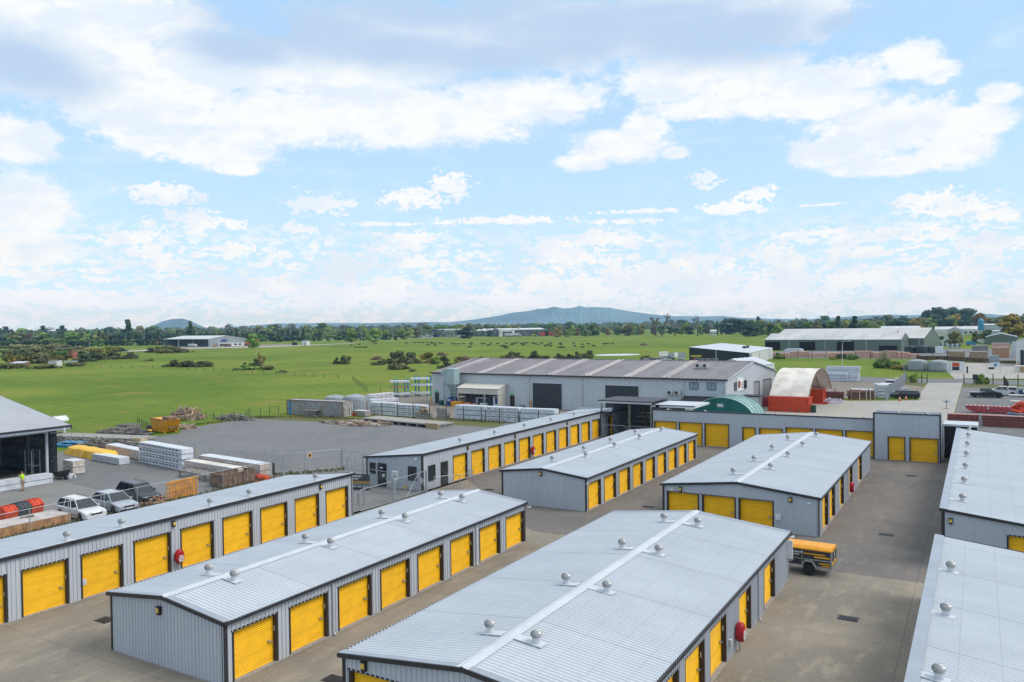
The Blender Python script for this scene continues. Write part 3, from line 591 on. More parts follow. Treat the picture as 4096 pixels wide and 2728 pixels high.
M_orng = mat('orange_yellow_paint', (.72, .30, .015), .5, var=.14, scale=2)
M_canvas = mat('pale_canvas', (.70, .66, .59), .8, var=.10, scale=.5)
M_teal = mat('dark_teal_tarp', (.004, .12, .10), .55, var=.15, scale=.6)
M_tealp = mat('faded_teal_tarp', (.27, .42, .40), .6, var=.12, scale=.6)
M_wood = mat('sawn_pine', (.42, .30, .17), .8, var=.25, scale=5)
M_woodg = mat('weathered_timber', (.30, .275, .25), .85, var=.3, scale=5)
M_pink = mat('pink_treated_timber', (.70, .41, .31), .8, var=.16, scale=1.5, lines=[(2, .32, .05, .3)])
M_redt = mat('red_primed_timber', (.42, .07, .075), .7, var=.2, scale=3)
M_wrap = mat('white_plastic_wrap', (.62, .64, .68), .35, var=.06, scale=1.6, bump=.5)
M_wraps = mat('white_wrap_with_bearers', (.60, .62, .66), .35, var=.08, scale=1.6, bump=.5)
M_rust = mat('rusty_steel', (.16, .07, .04), .85, var=.4, scale=2.5, c2=(.25, .18, .12))
M_tank = mat('grey_plastic_tank', (.30, .32, .35), .5, var=.08, scale=2)
M_dtank = mat('black_plastic_tank', (.03, .04, .045), .5, var=.1)
M_silo = mat('galvanised_silo_sheet', (.34, .44, .44), .45, .2, var=.08, scale=1.5)
M_blue = mat('royal_blue_paint', (.015, .06, .20), .5, var=.15, scale=2)
M_cyan = mat('bright_blue_steel', (.03, .24, .42), .5, var=.12, scale=2)
M_exit = mat('green_exit_sign', (.08, .55, .18), .5, var=.02)
M_brick = mat('dark_red_brick', (.20, .06, .05), .85, var=.2, scale=4, lines=[(2, .5, .05, .5)])
M_ac = mat('air_unit_casing', (.55, .53, .48), .5, var=.05)
M_container = mat('faded_container_steel', (.36, .36, .37), .6, var=.15, scale=1.1, c2=(.28, .24, .21), lines=[(0, .28, .07, .35)])
def gable(name, label, cat, p0, p1, depth, ev, rg, mw, mr, ribp=None, group=None, side='x', open_front=None, ov=.15, roofp=None):
    """p0-p1 front base line, depth to the left of it (away from camera). side 'x': ridge along the front"""
    p0, p1 = Vector((*p0[:2], 0)), Vector((*p1[:2], 0)); L = (p1-p0).length; rz = math.atan2(p1.y-p0.y, p1.x-p0.x)
    t = thing(name, label, cat, p0, rz, group); w_ = MB(); rf = MB(); m_ = depth/2
    if side == 'x':
        gt = lambda u: ev+(rg-ev)*(1-abs(u-m_)/m_); ft = lambda u: ev
        planes = [((-ov, -ov, ev+.02), (-ov, m_, rg+.03), (L+2*ov, 0, 0)), ((-ov, depth+ov, ev+.02), (-ov, m_, rg+.03), (L+2*ov, 0, 0))]
    elif side == 'flat':
        gt = lambda u: ev+(rg-ev)*u/depth; ft = lambda u: ev
        planes = [((-ov, -ov, ev+.02), (-ov, depth+ov, rg+.03), (L+2*ov, 0, 0))]
    else:
        ft = lambda u: ev+(rg-ev)*(1-abs(u-L/2)/(L/2)); gt = lambda u: ev
        planes = [((-ov, -ov, ev+.02), (L/2, -ov, rg+.03), (0, depth+2*ov, 0)), ((L+ov, -ov, ev+.02), (L/2, -ov, rg+.03), (0, depth+2*ov, 0))]
    P = ribp or 400
    for (o_, d, n_, l_, tp, zo) in (((0, 0, 0), (1, 0, 0), (0, -1, 0), L, ft, 0), ((0, depth, 0), (1, 0, 0), (0, 1, 0), L, (lambda u: rg) if side == 'flat' else ft, 0), ((0, 0, 0), (0, 1, 0), (-1, 0, 0), depth, gt, 0), ((L, 0, 0), (0, 1, 0), (1, 0, 0), depth, gt, 0)):
        if open_front and n_ == (0, -1, 0): continue
        if ribp: ribs(w_, o_, d, n_, 0, l_, 0, tp, ribp, .03)
        else:
            k = [0, l_/2, l_]
            for a, b in zip(k, k[1:]):
                q = Vector(o_); D_ = Vector(d); w_.quad(q+D_*a, q+D_*b, q+D_*b+Vector((0, 0, tp(b))), q+D_*a+Vector((0, 0, tp(a))))
    w_.build('wall', mw, t)
    for a, b, r_ in planes: roofsheet(rf, a, b, r_, roofp or ribp or 3.0, .09 if roofp else .04 if ribp else .08)
    ro = rf.build('roof', mr, t); t['L'] = L
    return t
def put(t, name, m, *boxes):
    o = MB()
    for b in boxes: o.box(*b)
    return o.build(name, m, t)
# --- works building behind the yard
W = gable('works_building', 'long grey works building with brown-grey roof and two charcoal roller doors', 'works building', (-90.4, 122.6), (-33.1, 119.9), 27, 5.85, 8.0, M_whwall, M_whroof, .35, ov=.25, roofp=.76); Wb = W
for x0 in (2.6, 10.4, 18.3, 25.3, 32.6, 40.0, 46.5):
    m_ = MB(); roofsheet(m_, (x0, -.2, 5.93), (x0, 13.4, 8.10), (1.52, 0, 0), .76, .09); m_.build('rooflight', M_skyl, W)
put(W, 'gutter', M_dark, (-.3, -.42, 5.68, 57.7, -.26, 5.9)); put(W, 'ridge_cap', M_whroof, (-.2, 13.3, 8.08, 57.6, 13.7, 8.14))
MB().poly3([(57.62, -.3, 5.95), (57.62, 13.5, 8.14), (57.62, 27.3, 5.95), (57.62, 27.3, 5.82), (57.62, 13.5, 8.0), (57.62, -.3, 5.82)], (.08, 0, 0)).build('barge_board', M_whwall, W)
for a, b in ((22.7, 28.6), (36.9, 42.9)):
    put(W, 'roller_door', M_shut, (a, -.07, 0, b, -.04, 4.43)); put(W, 'door_frame', M_whwall, (a-.15, -.12, 0, a, .0, 4.5), (b, -.12, 0, b+.15, 0, 4.5), (a-.15, -.12, 4.43, b+.15, 0, 4.6))
for a in (.65, 17.9):
    d_ = put(W, 'door', M_dark, (a, -.08, 0, a+.95, -.04, 2.05)); put(W, 'exit_sign', M_exit, (a+.05, -.1, 2.15, a+.85, -.06, 2.42))
for a in (7.9, 21.95, 32.55, 50.5, 57.2): W_p = MB().cyl((a, -.14, 0), (a, -.14, 5.7), .11, 8).build('downpipe', M_pvc, W)
for a in (47.9, 49.1): 
    o = put(W, 'air_unit', M_ac, (a, -.5, 3.3, a+1.0 if a < 48.5 else a+1.1, -.1, 3.95)); MB().cyl((a+.4, -.5, 3.62), (a+.4, -.53, 3.62), .26, 14).build('fan', M_dark, o)
for a in (51.5, 54.3): window(W, a, -.04, 4.2, 1.42, 1.14, 0, mat('bluish_window_glass', (.25, .33, .38), .15, var=.1))
put(W, 'canopy', M_dark, (50.6, -1.7, 2.5, 56.2, -.1, 2.56)); MB().poly3([(50.6, -1.8, 2.55), (50.6, -.05, 3.2), (50.6, -.05, 3.1), (50.6, -1.8, 2.45)], (5.6, 0, 0)).build('canopy_roof', M_dark, W)
put(W, 'canopy_fascia', M_whwall, (50.6, -1.85, 2.25, 56.2, -1.72, 2.48)); put(W, 'canopy_post', M_pvc, (50.7, -1.75, 0, 50.85, -1.6, 2.3)); put(W, 'office_window', M_glass, (52.3, -.1, .8, 55.2, -.05, 2.1))
for a in (50.0, 51.2): 
    z_ = 5.9+7.3*.159; o = put(W, 'air_unit', M_ac, (a-.2, 7.0, z_+.15, a+.75, 7.4, z_+.85)); MB().cyl((a+.2, 7.0, z_+.5), (a+.2, 6.97, z_+.5), .26, 14).build('fan', M_dark, o)
put(W, 'air_unit_frame', M_steel, (49.5, 6.7, 7.05, 52.2, 6.8, 7.12), (49.5, 7.5, 7.1, 52.2, 7.6, 7.2))
for y0, y1 in ((13.9, 17.0), (19.4, 24.1)):
    put(W, 'roller_door', mat('grey_shutter', (.30, .31, .33), .5, var=.05, lines=[(2, .15, .03, .5)]), (57.36+.0, y0, 0, 57.42, y1, 4.55)); put(W, 'door_frame', M_dark, (57.36, y1, 0, 57.5, y1+.12, 4.6), (57.36, y0, 4.55, 57.5, y1, 4.65))
sg = put(W, 'sign', M_white, (57.42, 4.9, 3.7, 57.5, 8.1, 5.75)); MB().cyl((57.5, 5.75, 4.75), (57.53, 5.75, 4.75), .62, 20).build('logo_disc', mat('brown_logo', (.14, .04, .03), .5), sg)
MB().cyl((57.53, 5.75, 4.75), (57.56, 5.75, 4.75), .3, 16).build('logo_disc', M_orange, sg); put(sg, 'logo_band', MATS['brown_logo'], (57.5, 6.2, 4.6, 57.54, 7.8, 4.68), (57.5, 6.5, 4.9, 57.54, 7.8, 4.96)); put(sg, 'logo_band', MATS['brown_logo'], (57.5, 7.2, 4.1, 57.54, 7.7, 4.35))
window(W, 57.46, 3.6, 3.9, 1.0, 1.3, R(90)); window(W, 57.46, 8.4, 3.9, 1.4, 1.3, R(90))
# cream lean-to
Lt = thing('lean_to', 'cream open-fronted lean-to against the works building with machinery inside', 'lean-to', (-82.3, 119.3, 0), R(-2.7))
w_ = MB(); ribs(w_, (0, 0, 0), (1, 0, 0), (0, -1, 0), 0, 9, 2.35, 3.4, .3); ribs(w_, (9, 0, 0), (0, 1, 0), (1, 0, 0), 0, 2.9, 0, lambda u: 3.4+u*.25, .3); ribs(w_, (0, 0, 0), (0, 1, 0), (-1, 0, 0), 0, 2.9, 0, lambda u: 3.4+u*.25, .3); w_.build('wall', M_cream, Lt)
rf = MB(); roofsheet(rf, (-.15, -.25, 3.38), (-.15, 2.9, 4.15), (9.3, 0, 0), .3, .03); rf.build('roof', M_cream, Lt)
for a in (0, 5.9, 8.85): put(Lt, 'post', M_cream, (a, .02, 0, a+.15, .15, 2.4))
put(Lt, 'back_wall', M_cladd, (.2, 2.6, 0, 8.9, 2.7, 3.3)); put(Lt, 'hatch', M_cream, (.9, -1.0, 1.8, 2.0, -.05, 1.86)); put(Lt, 'bench', M_white, (3.6, .8, 1.5, 5.8, 1.2, 1.62), (3.6, .8, 0, 3.75, 1.2, 1.5))
c_ = thing('control_cabinet', 'white and blue control cabinet inside the right bay of the cream lean-to', 'cabinet', Lt.location+Vector((7.3, .6, 0))); put(c_, 'cabinet', M_white, (0, 0, 0, 1.3, .8, 1.95)); put(c_, 'door', M_blue, (.4, -.03, .6, 1.2, 0, 1.85))
c_ = thing('air_receiver', 'white horizontal pressure tank inside the cream lean-to', 'tank', Lt.location+Vector((4.7, .2, 0))); MB().cyl((0, .3, .45), (1.4, .3, .45), .28, 12).build('tank', M_white, c_); put(c_, 'foot', M_steel, (.2, .1, 0, .35, .5, .25)); put(c_, 'foot', M_steel, (1.05, .1, 0, 1.2, .5, .25))
c_ = thing('skip_bin', 'small yellow-orange hopper bin in front of the cream lean-to', 'bin', (-82.7, 117.6, 0)); 
MB().poly3([(0, 0, .9), (.25, 0, 0), (1.9, 0, 0), (2.15, 0, .9)], (0, 1.3, 0)).build('bin', M_orng, c_); put(c_, 'rim', M_orng, (-.05, -.05, .88, 2.2, 1.35, .95))
def heap(name, label, cat, c, rx, ry, h, n, L, m, parts=None, th=.04, wd=.12, flat=.15, dirx=None, group=None):
    t = MB(); rnd = random.Random(hash(name+str(c[0])) & 0xffff if False else int(abs(c[0]*31+c[1]*17)))
    for i in range(n):
        a = rnd.uniform(0, 6.28); q = math.sqrt(rnd.random()); x, y = rx*q*math.cos(a), ry*q*math.sin(a); z = h*(1-q*q)*rnd.uniform(.3, 1)+.03
        d = (dirx if dirx is not None else rnd.uniform(0, 3.14))+rnd.gauss(0, .25 if dirx is not None else .5); l = L*rnd.uniform(.4, 1)
        ax = Vector((math.cos(d), math.sin(d), rnd.gauss(0, flat)))*(l/2); sy = Vector((-math.sin(d), math.cos(d), rnd.gauss(0, .2)))*(wd*rnd.uniform(.5, 1.6)/2)
        t.obox((x, y, z), ax, sy, Vector((0, 0, th*rnd.uniform(.6, 2))))
    o = t.build(name, m, None); o.location = (c[0], c[1], 0); tag(o, label, cat, group); return o
M_scrap = mat('mixed_offcuts', (.46, .32, .2), .85, scale=1.2, c2=(.22, .18, .15), edges=(.42, .58)); M_scrapp = mat('pale_offcuts', (.5, .44, .38), .85, scale=1.5, c2=(.30, .20, .13), edges=(.42, .58))
M_scrapo = mat('orange_offcuts', (.5, .2, .09), .85, scale=1.5, c2=(.4, .28, .18), edges=(.42, .58)); M_scrapg = mat('grey_offcuts', (.30, .28, .25), .85, scale=1.2, c2=(.15, .13, .11), edges=(.42, .58))
heap('offcut_pile', 'heap of orange-brown offcuts beside the small orange bin at the lean-to', 'offcuts', (-79.0, 118), 2.2, .9, .9, 90, 1.2, M_scrapo)
# silo
S = thing('dust_silo', 'galvanised dust silo with hopper on legs against the works building', 'silo', (-84.0, 120.3, 0))
MB().lathe((0, 0, 0), [(1.25, 3.9), (1.3, 3.95), (1.3, 6.75), (1.2, 6.85), (.01, 6.9)], 8).build('bin', M_silo, S); MB().lathe((0, 0, 0), [(.35, 2.1), (.4, 2.5), (1.28, 3.92)], 8).build('hopper', M_silo, S)
MB().lathe((0, 0, 0), [(.5, 1.7), (.55, 2.1)], 12).build('outlet', M_teal, S)
for sx in (-1, 1):
    for sy in (-1, 1): MB().bar((sx*1.15, sy*1.0, 0), (sx*1.1, sy*1.0, 4.2), .12).build('leg', M_silo, S)
MB().bar((-1.2, -1.05, 1.9), (1.2, -1.05, 1.9), .14).build('brace', M_silo, S); MB().poly3([(-1.2, -.5, 6.7), (-2.3, -.5, 6.3), (-2.3, -.5, 5.7), (-1.2, -.5, 5.6)], (0, .9, 0)).build('inlet_duct', M_silo, S)
MB().tube([(-1.55, -.6, 4.6), (-1.6, -.6, 3.2), (-1.5, -.7, 2.2), (-1.7, -.7, .9)], .16, 8).build('duct', M_silo, S)
c_ = thing('waste_bag', 'royal blue dust collection bag under the galvanised silo', 'bag', (-84.0, 120.1, 0)); MB().lathe((0, 0, 0), [(1.1, 0), (1.15, .9), (1.1, 1.25), (.5, 1.62)], 10).build('bag', M_blue, c_, smooth=False); put(c_, 'tag', M_white, (-.35, -1.16, .95, .3, -1.08, 1.15))
c_ = thing('fan_motor', 'small teal fan motor on the ground left of the silo', 'motor', (-86.3, 119.8, 0)); MB().cyl((-.3, 0, .55), (.3, 0, .55), .4, 12).build('housing', M_teal, c_); put(c_, 'base', M_teal, (-.5, -.4, 0, .5, .4, .2))
# bollards, rack bits along the works wall
def bollard(label, x, y, h=1.1, m=None, r=.13, group=None, name='bollard'):
    t = thing(name, label, 'bollard', (x, y, 0), 0, group); MB().lathe((0, 0, 0), [(r, 0), (r, h-.05), (r*.7, h)], 10).build('post', m or M_orng, t); MB().lathe((0, 0, 0), [(r*1.5, 0), (r*1.5, .03)], 10).build('foot', M_steel, t); return t
for i, (f, x, y, lb) in enumerate((('A1', 1557, 888, 'left of the first black exit door'), ('A1', 2148, 922, 'at the right corner of the cream lean-to'), ('A2', 265, 925, 'left of the first charcoal roller door'), ('A2', 533, 930, 'right of the first charcoal roller door'), ('A2', 895, 935, 'left of the second charcoal roller door'))):
    p = g(f, x, y); bollard('yellow safety bollard '+lb, p.x, p.y, 1.3)
def rack(label, p, w_, h, m, n=3, depth=.8, rz=0, cat='rack', name='steel_rack'):
    t = thing(name, label, cat, p, rz)
    for i in range(n):
        x = w_*i/(n-1); MB().bar((x, 0, 0), (x, 0, h), .06).bar((x, depth, 0), (x, depth, h), .06).bar((x, 0, h*.4), (x, depth, h*.4), .05).build('upright', m, t)
    MB().bar((0, 0, h*.95), (w_, 0, h*.95), .05).bar((0, depth, h*.95), (w_, depth, h*.95), .05).bar((0, 0, h*.5), (w_, 0, h*.5), .05).build('rail', m, t); return t
rack('empty galvanised steel trestle rack left of the second roller door', g('A2', 680, 940), 3.0, 1.7, M_steel, 4)
rack('small bare steel frame beside the downpipe on the works wall', g('A2', 600, 925), 1.0, 1.7, M_steel, 2)
p = g('A2', 110, 915); heap('rack_parts', 'low heap of dark steel parts by the second exit door', 'steel parts', (p.x+1.4, p.y), 2.0, .7, .5, 30, 1.2, M_dark)
# hut at right of works, green tunnels
c_ = thing('smoking_hut', 'small grey kiosk with charcoal flat roof at the right end of the works building', 'kiosk', (-32.6, 127.2, 0)); put(c_, 'wall', M_whwall, (0, 0, 0, 2.4, .08, 2.7), (0, 0.08, 0, .08, 2.0, 2.7), (.08, 1.9, 0, 2.4, 2.0, 2.7)); put(c_, 'roof', M_dark, (-.15, -.15, 2.7, 2.7, 2.2, 2.9)); put(c_, 'post', M_pvc, (2.4, -.0, 0, 2.5, .1, 2.7)); put(c_, 'drum', M_orng, (1.6, .5, 0, 2.2, 1.1, .9))
def tunnel(t, W_, H_, L_, m_skin, m_end, n=18, ribsn=4, endwall=True):
    sk = MB(); P = [(W_/2*math.cos(math.pi*i/n), H_*math.sin(math.pi*i/n)**.9) for i in range(n+1)]
    for j in range(ribsn):
        y0, y1 = L_*j/ribsn, L_*(j+1)/ribsn
        for (x0, z0), (x1, z1) in zip(P, P[1:]):
            ym = (y0+y1)/2; k = .97
            sk.quad((x0, y0, z0), (x1, y0, z1), (x1*k, ym, z1*k), (x0*k, ym, z0*k)); sk.quad((x0*k, ym, z0*k), (x1*k, ym, z1*k), (x1, y1, z1), (x0, y1, z0))
    sk.build('cover', m_skin, t, smooth=False)
    for j in range(ribsn+1):
        h = MB(); y = L_*j/ribsn; h.tube([(x*1.01, y, z*1.01) for x, z in P], .05, 5); h.build('hoop', M_steel if m_skin is M_canvas else m_skin, t)
    if endwall: MB().poly3([(x, 0, z) for x, z in P], (0, .04, 0)).build('end_wall', m_end, t)
d_ = ray(*px('A2', 1900, 838)); k_ = 112/d_.y; zt_ = HC+d_.z*k_
c_ = thing('arch_shelter', 'arched teal fabric shelter with dark teal end wall behind the back row', 'shelter', (d_.x*k_, 112, 0), R(-3)); tunnel(c_, 9.4, zt_, 5.5, M_tealp, M_teal, 20, 4)
put(c_, 'sign', M_pvc, (-.7, -.04, zt_-1.3, .2, -.0, zt_-.85))
c_ = thing('trolley', 'galvanised steel trolley parked beside the teal shelter', 'trolley', (-27.6, 112, 0)); put(c_, 'frame', M_steel, (0, 0, .8, 1.2, 3.2, .88)); 
for x_ in (.05, 1.1):
    for y_ in (.1, 3.0): put(c_, 'leg', M_steel, (x_, y_, 0, x_+.06, y_+.06, .8))
M_machm = mat('pale_machine_paint', (.42, .44, .40), .5, var=.2, scale=3); c_ = thing('wrapping_machine', 'pale machine on a steel frame under the works building canopy', 'machine', (-39.3, 114.5, 0)); put(c_, 'frame', M_machm, (0, 0, .2, 3.2, 1.3, 1.3), (-.3, .2, 1.5, 3.5, 1.1, 1.7)); put(c_, 'panel', M_tealp, (1.0, -.05, .5, 1.6, 0, 1.1)); put(c_, 'leg', M_machm, (-.2, .3, 0, 0, .6, 1.6)); put(c_, 'leg', M_machm, (3.2, .3, 0, 3.4, .6, 1.6))
# canvas tent on two orange containers
def container(name, label, p, rz, L_, W_, H_, m, doors=True, group=None, cat='container'):
    t = thing(name, label, cat, p, rz, group); b = MB()
    for (o_, d, n_, l_) in (((0, 0, 0), (1, 0, 0), (0, -1, 0), L_), ((0, W_, 0), (1, 0, 0), (0, 1, 0), L_), ((0, 0, 0), (0, 1, 0), (-1, 0, 0), W_), ((L_, 0, 0), (0, 1, 0), (1, 0, 0), W_)): ribs(b, o_, d, n_, .1, l_-.1, .12, H_-.1, .28, .035)
    b.box(.03, .03, H_-.1, L_-.03, W_-.03, H_-.05); b.build('shell', m, t); f = MB()
    for z in (0, H_-.12): f.box(-.05, -.05, z, L_+.05, .04, z+.12).box(-.05, W_-.04, z, L_+.05, W_+.05, z+.12).box(-.05, .04, z, .04, W_-.04, z+.12).box(L_-.04, .04, z, L_+.05, W_-.04, z+.12)
    for x in (-.05, L_-.05):
        for y in (-.05, W_-.05): f.box(x, y, .12, x+.1, y+.1, H_-.12)
    f.build('corner_frame', m if m is not M_container else M_rust, t); return t
A_, B_2 = Vector((-29.71, 132.4, 0)), Vector((-23.5, 132.05, 0)); rz_ = math.atan2(B_2.y-A_.y, B_2.x-A_.x)
c_ = container('shelter_container', 'orange-red container, near one of two carrying the white canopy', A_, rz_, 6.3, 2.4, 2.45, M_orange, group='containers carrying the white canopy')
put(c_, 'fork_pocket', M_rust, (3.3, -.07, 0, 3.5, -.05, .7), (4.8, -.07, 0, 5.0, -.05, .7))
container('shelter_container', 'orange-red container, far one of two carrying the white canopy', Vector((-30.1, 149.2, 0)), rz_, 6.1, 2.4, 2.45, M_orange, group='containers carrying the white canopy')
c_ = thing('canvas_canopy', 'tall arched off-white canvas canopy spanning the two orange-red containers', 'canopy', (-29.8, 134, 2.45), rz_)
sk = MB(); n = 18; P = []
for i in range(n+1):
    a = math.pi*i/n; tt = -1+2*i/n; P.append((8.3+8.7*tt, 4.15*(1-abs(tt)**2.3)))
M_canvas.use_backface_culling = False
for j in range(3):
    for (y0, z0), (y1, z1) in zip(P, P[1:]): x0, x1 = 6.2*j/3, 6.2*(j+1)/3; xm = (x0+x1)/2; k = .985; sk.quad((x0, y0, z0), (x0, y1, z1), (xm, y1, z1*k), (xm, y0, z0*k)); sk.quad((xm, y0, z0*k), (xm, y1, z1*k), (x1, y1, z1), (x1, y0, z0))
sk.build('cover', M_canvas, c_)
for x in (0, 2.07, 4.13, 6.2):
    h = MB(); Q = [(x, 8.2+(y-8.2)*.93, z*.9) for y, z in P]; h.tube(Q, .05, 4)
    for i in range(0, n): h.bar((x, 8.2+(P[i][0]-8.2)*.985, P[i][1]*.98), Q[i+1], .04)
    h.build('truss', M_rust, c_)
# water tanks, container, left shed
def tank(label, x, y, r, h, m=M_tank, group=None):
    t = thing('water_tank', label, 'water tank', (x, y, 0), 0, group); MB().lathe((0, 0, 0), [(r, 0), (r*1.01, h*.25), (r, h*.5), (r*1.01, h*.75), (r, h*.8), (r*.96, h*.84)], 24).build('body', m, t, smooth=True)
    MB().lathe((0, 0, 0), [(r*.98, h*.83), (r*.8, h*.9), (r*.45, h*.97), (.3, h), (.28, h+.04), (.01, h+.05)], 24).build('lid', m, t, smooth=True); MB().tube([(r*1.02, 0, 0), (r*1.02, 0, h*.8)], .06, 6).build('pipe', M_pvc, t); return t
tank('low domed grey water tank, left of the two behind the shipping container', -98.3, 104.3, 1.85, 2.75); tank('large domed grey water tank behind the right end of the shipping container', -92.4, 103.0, 2.05, 3.15)
p = Vector((-100.9, 95.5, 0)); c_ = container('shipping_container', 'long faded grey shipping container at the edge of the gravel yard', p, math.atan2(.5, 12), 12.1, 2.44, 2.58, M_container)
put(c_, 'paint_stripe', M_cyan, (.5, -.06, .1, .95, -.045, 2.3)); 
for k in range(2): d_ = put(c_, 'door', mat('pale_container_door', (.5, .49, .48), .6, var=.2, scale=1.5), (12.14, .12+k*1.15, .12, 12.2, 1.2+k*1.15, 2.45)); MB().bar((12.25, .4+k*1.1, .2), (12.25, .4+k*1.1, 2.4), .05).bar((12.25, .9+k*1.1, .2), (12.25, .9+k*1.1, 2.4), .05).build('lock_bar', M_rust, d_)
c_ = thing('timber_crate', 'weathered wooden slatted crate leaning against the shipping container', 'crate', g('B1', 447, 250), R(3)); b = MB()
for i in range(9): b.box(i*.33, 0, .05, i*.33+.14, .06, 1.15)
b.box(0, .06, .1, 2.8, 1.2, .2).box(0, .06, 1.0, 2.8, 1.2, 1.1); b.build('slats', M_woodg, c_); put(c_, 'back', M_woodg, (0, 1.2, 0.05, 2.8, 1.26, 1.2))
c_ = thing('tyre', 'dark tyre and hose lying by the front of the shipping container', 'tyre', g('B1', 695, 260)); MB().lathe((0, .0, 0), [(.3, 0), (.42, .1), (.42, .3), (.3, .4)], 14).build('tread', M_dark, c_)
# big open shed on the left
LS = thing('timber_shed', 'big grey timber shed with open front at the left edge', 'shed', (-106, 14, 0)); w_ = MB()
sl_ = .19; ridge_x, eave_x = 13, 26.9
ribs(w_, (0, 31.3, 0), (1, 0, 0), (0, 1, 0), 0, 25.4, 0, lambda u: 7.4-abs(u-ridge_x)*sl_); ribs(w_, (0, 31.2, 0), (1, 0, 0), (0, -1, 0), 0, 25.4, 0, lambda u: 7.4-abs(u-ridge_x)*sl_, .25); ribs(w_, (0, 0, 0), (1, 0, 0), (0, -1, 0), 0, 25.4, 0, lambda u: 7.4-abs(u-ridge_x)*sl_); ribs(w_, (0, 0, 0), (0, 1, 0), (-1, 0, 0), 0, 31.2, 0, 4.9)
w_.build('wall', M_cladd, LS)
rf = MB(); roofsheet(rf, (eave_x, -.6, 4.97), (ridge_x, -.6, 7.62), (0, 32.5, 0), .25, .035); roofsheet(rf, (-1.2, -.6, 4.95), (ridge_x, -.6, 7.62), (0, 32.5, 0), .25, .035); rf.build('roof', mat('lilac_grey_roof', (.41, .42, .44), .45, var=.04, scale=.3), LS)
put(LS, 'fascia', M_barge, (26.9, -.6, 4.6, 26.97, 31.85, 4.82)); put(LS, 'gutter', M_dark, (26.88, -.6, 4.82, 27.03, 31.9, 5.0)); MB().poly3([(13, 31.9, 7.62), (27.0, 31.9, 4.97), (27.0, 31.9, 4.62), (13, 31.9, 7.35)], (0, .06, 0)).build('barge_board', M_dark, LS)
for y_ in (30.3, 22.5, 15, 7.5, .4): MB().cyl((25.35, y_, 0), (25.35, y_, 4.75), .14, 10).build('post', M_pvc if y_ > 30 else M_steel, LS)
put(LS, 'beam', M_steel, (25.25, .4, 4.3, 25.45, 30.5, 4.62)); MB().cyl((26.9, 31.2, 4.8), (26.9, 31.2, 4.3), .14, 10).cyl((26.9, 31.2, 4.3), (25.5, 30.6, 4.25), .06, 8).build('downpipe', M_pvc, LS)
for k, x_ in enumerate((20.5, 15, 9)): put(LS, 'column', M_steel, (x_, 30.8, 0, x_+.35, 31.1, 4.9))
for z_ in (1.2, 2.4, 3.6): put(LS, 'girt', M_cladd, (0, 30.95, z_, 25, 31.1, z_+.16))
p = G0(*px('B0', 480, 270), 5.0); c_ = thing('old_boat', 'white upturned dinghy hull in the grass just past the shed roof', 'dinghy', (g('B0', 478, 292).x, g('B0', 478, 292).y, 0), R(100)); b = MB()
for i in range(8):
    pass
prof = [(0, .02), (.5, .45), (1.2, .7), (2.2, .8), (3.2, .75), (4.0, .6)]; ring = []
for (x_, r_) in prof:
    for k in range(9): a = math.pi*k/8; ring.append((x_-2, r_*math.cos(a), r_*1.0*math.sin(a)))
fs = [(i*9+k, i*9+k+1, (i+1)*9+k+1, (i+1)*9+k) for i in range(5) for k in range(8)]+[tuple(range(45, 54))]
b.add(ring, fs); b.build('hull', M_white, c_, smooth=True); put(c_, 'keel', M_white, (-1.9, -.03, .5, 2.0, .03, .85))
# ---------------------------------------------------------------- packs of timber and yard goods
M_ink = mat('dark_print', (.05, .055, .1), .5, var=.02); M_inkr = mat('red_print', (.35, .03, .04), .5, var=.02)
def pack(name, label, cat, a, b, depth, h, m, courses=1, bearer=.07, m_top=None, group=None, ends=None, marks=None, seed=0, parent=None, strapz=None):
    """rectangular packs stacked on bearers; a-b is the front base line, depth goes away to its left"""
    a, b = Vector((a[0], a[1], 0)), Vector((b[0], b[1], 0)); L = (b-a).length; rz = math.atan2(b.y-a.y, b.x-a.x)
    t = thing(name, label, cat, a, rz, group); ch = h/courses; rnd = random.Random(seed+int(L*10))
    for k in range(courses):
        z0 = k*ch+bearer; z1 = (k+1)*ch; dx = rnd.uniform(-.12, .12); dy = rnd.uniform(-.05, .05); q = MB(); n = max(2, int(L/1.2)); P = []
        for i in range(n+1):
            x = L*i/n+dx; s = .025
            P.append([(x, dy+rnd.uniform(-s, s), z0), (x, dy+rnd.uniform(-s, s), z1-.02), (x, dy+depth+rnd.uniform(-s, s), z1-.02+rnd.uniform(-.01, .02)), (x, dy+depth, z0)])
        vs = [p for r_ in P for p in r_]; fs = []
        for i in range(n):
            for j in range(4): fs.append((i*4+j, (i+1)*4+j, (i+1)*4+(j+1) % 4, i*4+(j+1) % 4))
        fs.append((0, 1, 2, 3)); fs.append((n*4+3, n*4+2, n*4+1, n*4)); q.add(vs, fs); o = q.build('pack', m, t)
        if m_top: MB().box(dx, dy+.0, z1-.015, L+dx, dy+depth, z1+.012).build('cover', m_top, o)
        if marks:
            mk = MB(); st = marks[1]; x = .4
            while x < L-.4: mk.box(x, dy-.045, z0+.45*ch, x+st*.5, dy-.035, z0+.45*ch+marks[2]); x += st
            mk.build('print', marks[0], o)
        if bearer > .03:
            br = MB(); x = .3
            for x in [L*(i+.5)/max(2, int(L/2)) for i in range(max(2, int(L/2)))]: br.box(x, dy+.05, z0-bearer, x+.1, dy+depth-.05, z0)
            br.build('bearer', M_woodg, t)
    return t
SWIRL = (M_inkr, 1.1, .07)
GW = 'white wrapped timber packs behind the gravel yard fence'
p_ = lambda *a: g('B1', *a)
pack('timber_pack', 'white wrapped timber stack nearest the shipping container, left half', 'timber stack', (-87.9, 101.3), (-82.3, 101.3), 1.6, 2.1, M_wraps, 3, group=GW, seed=1)
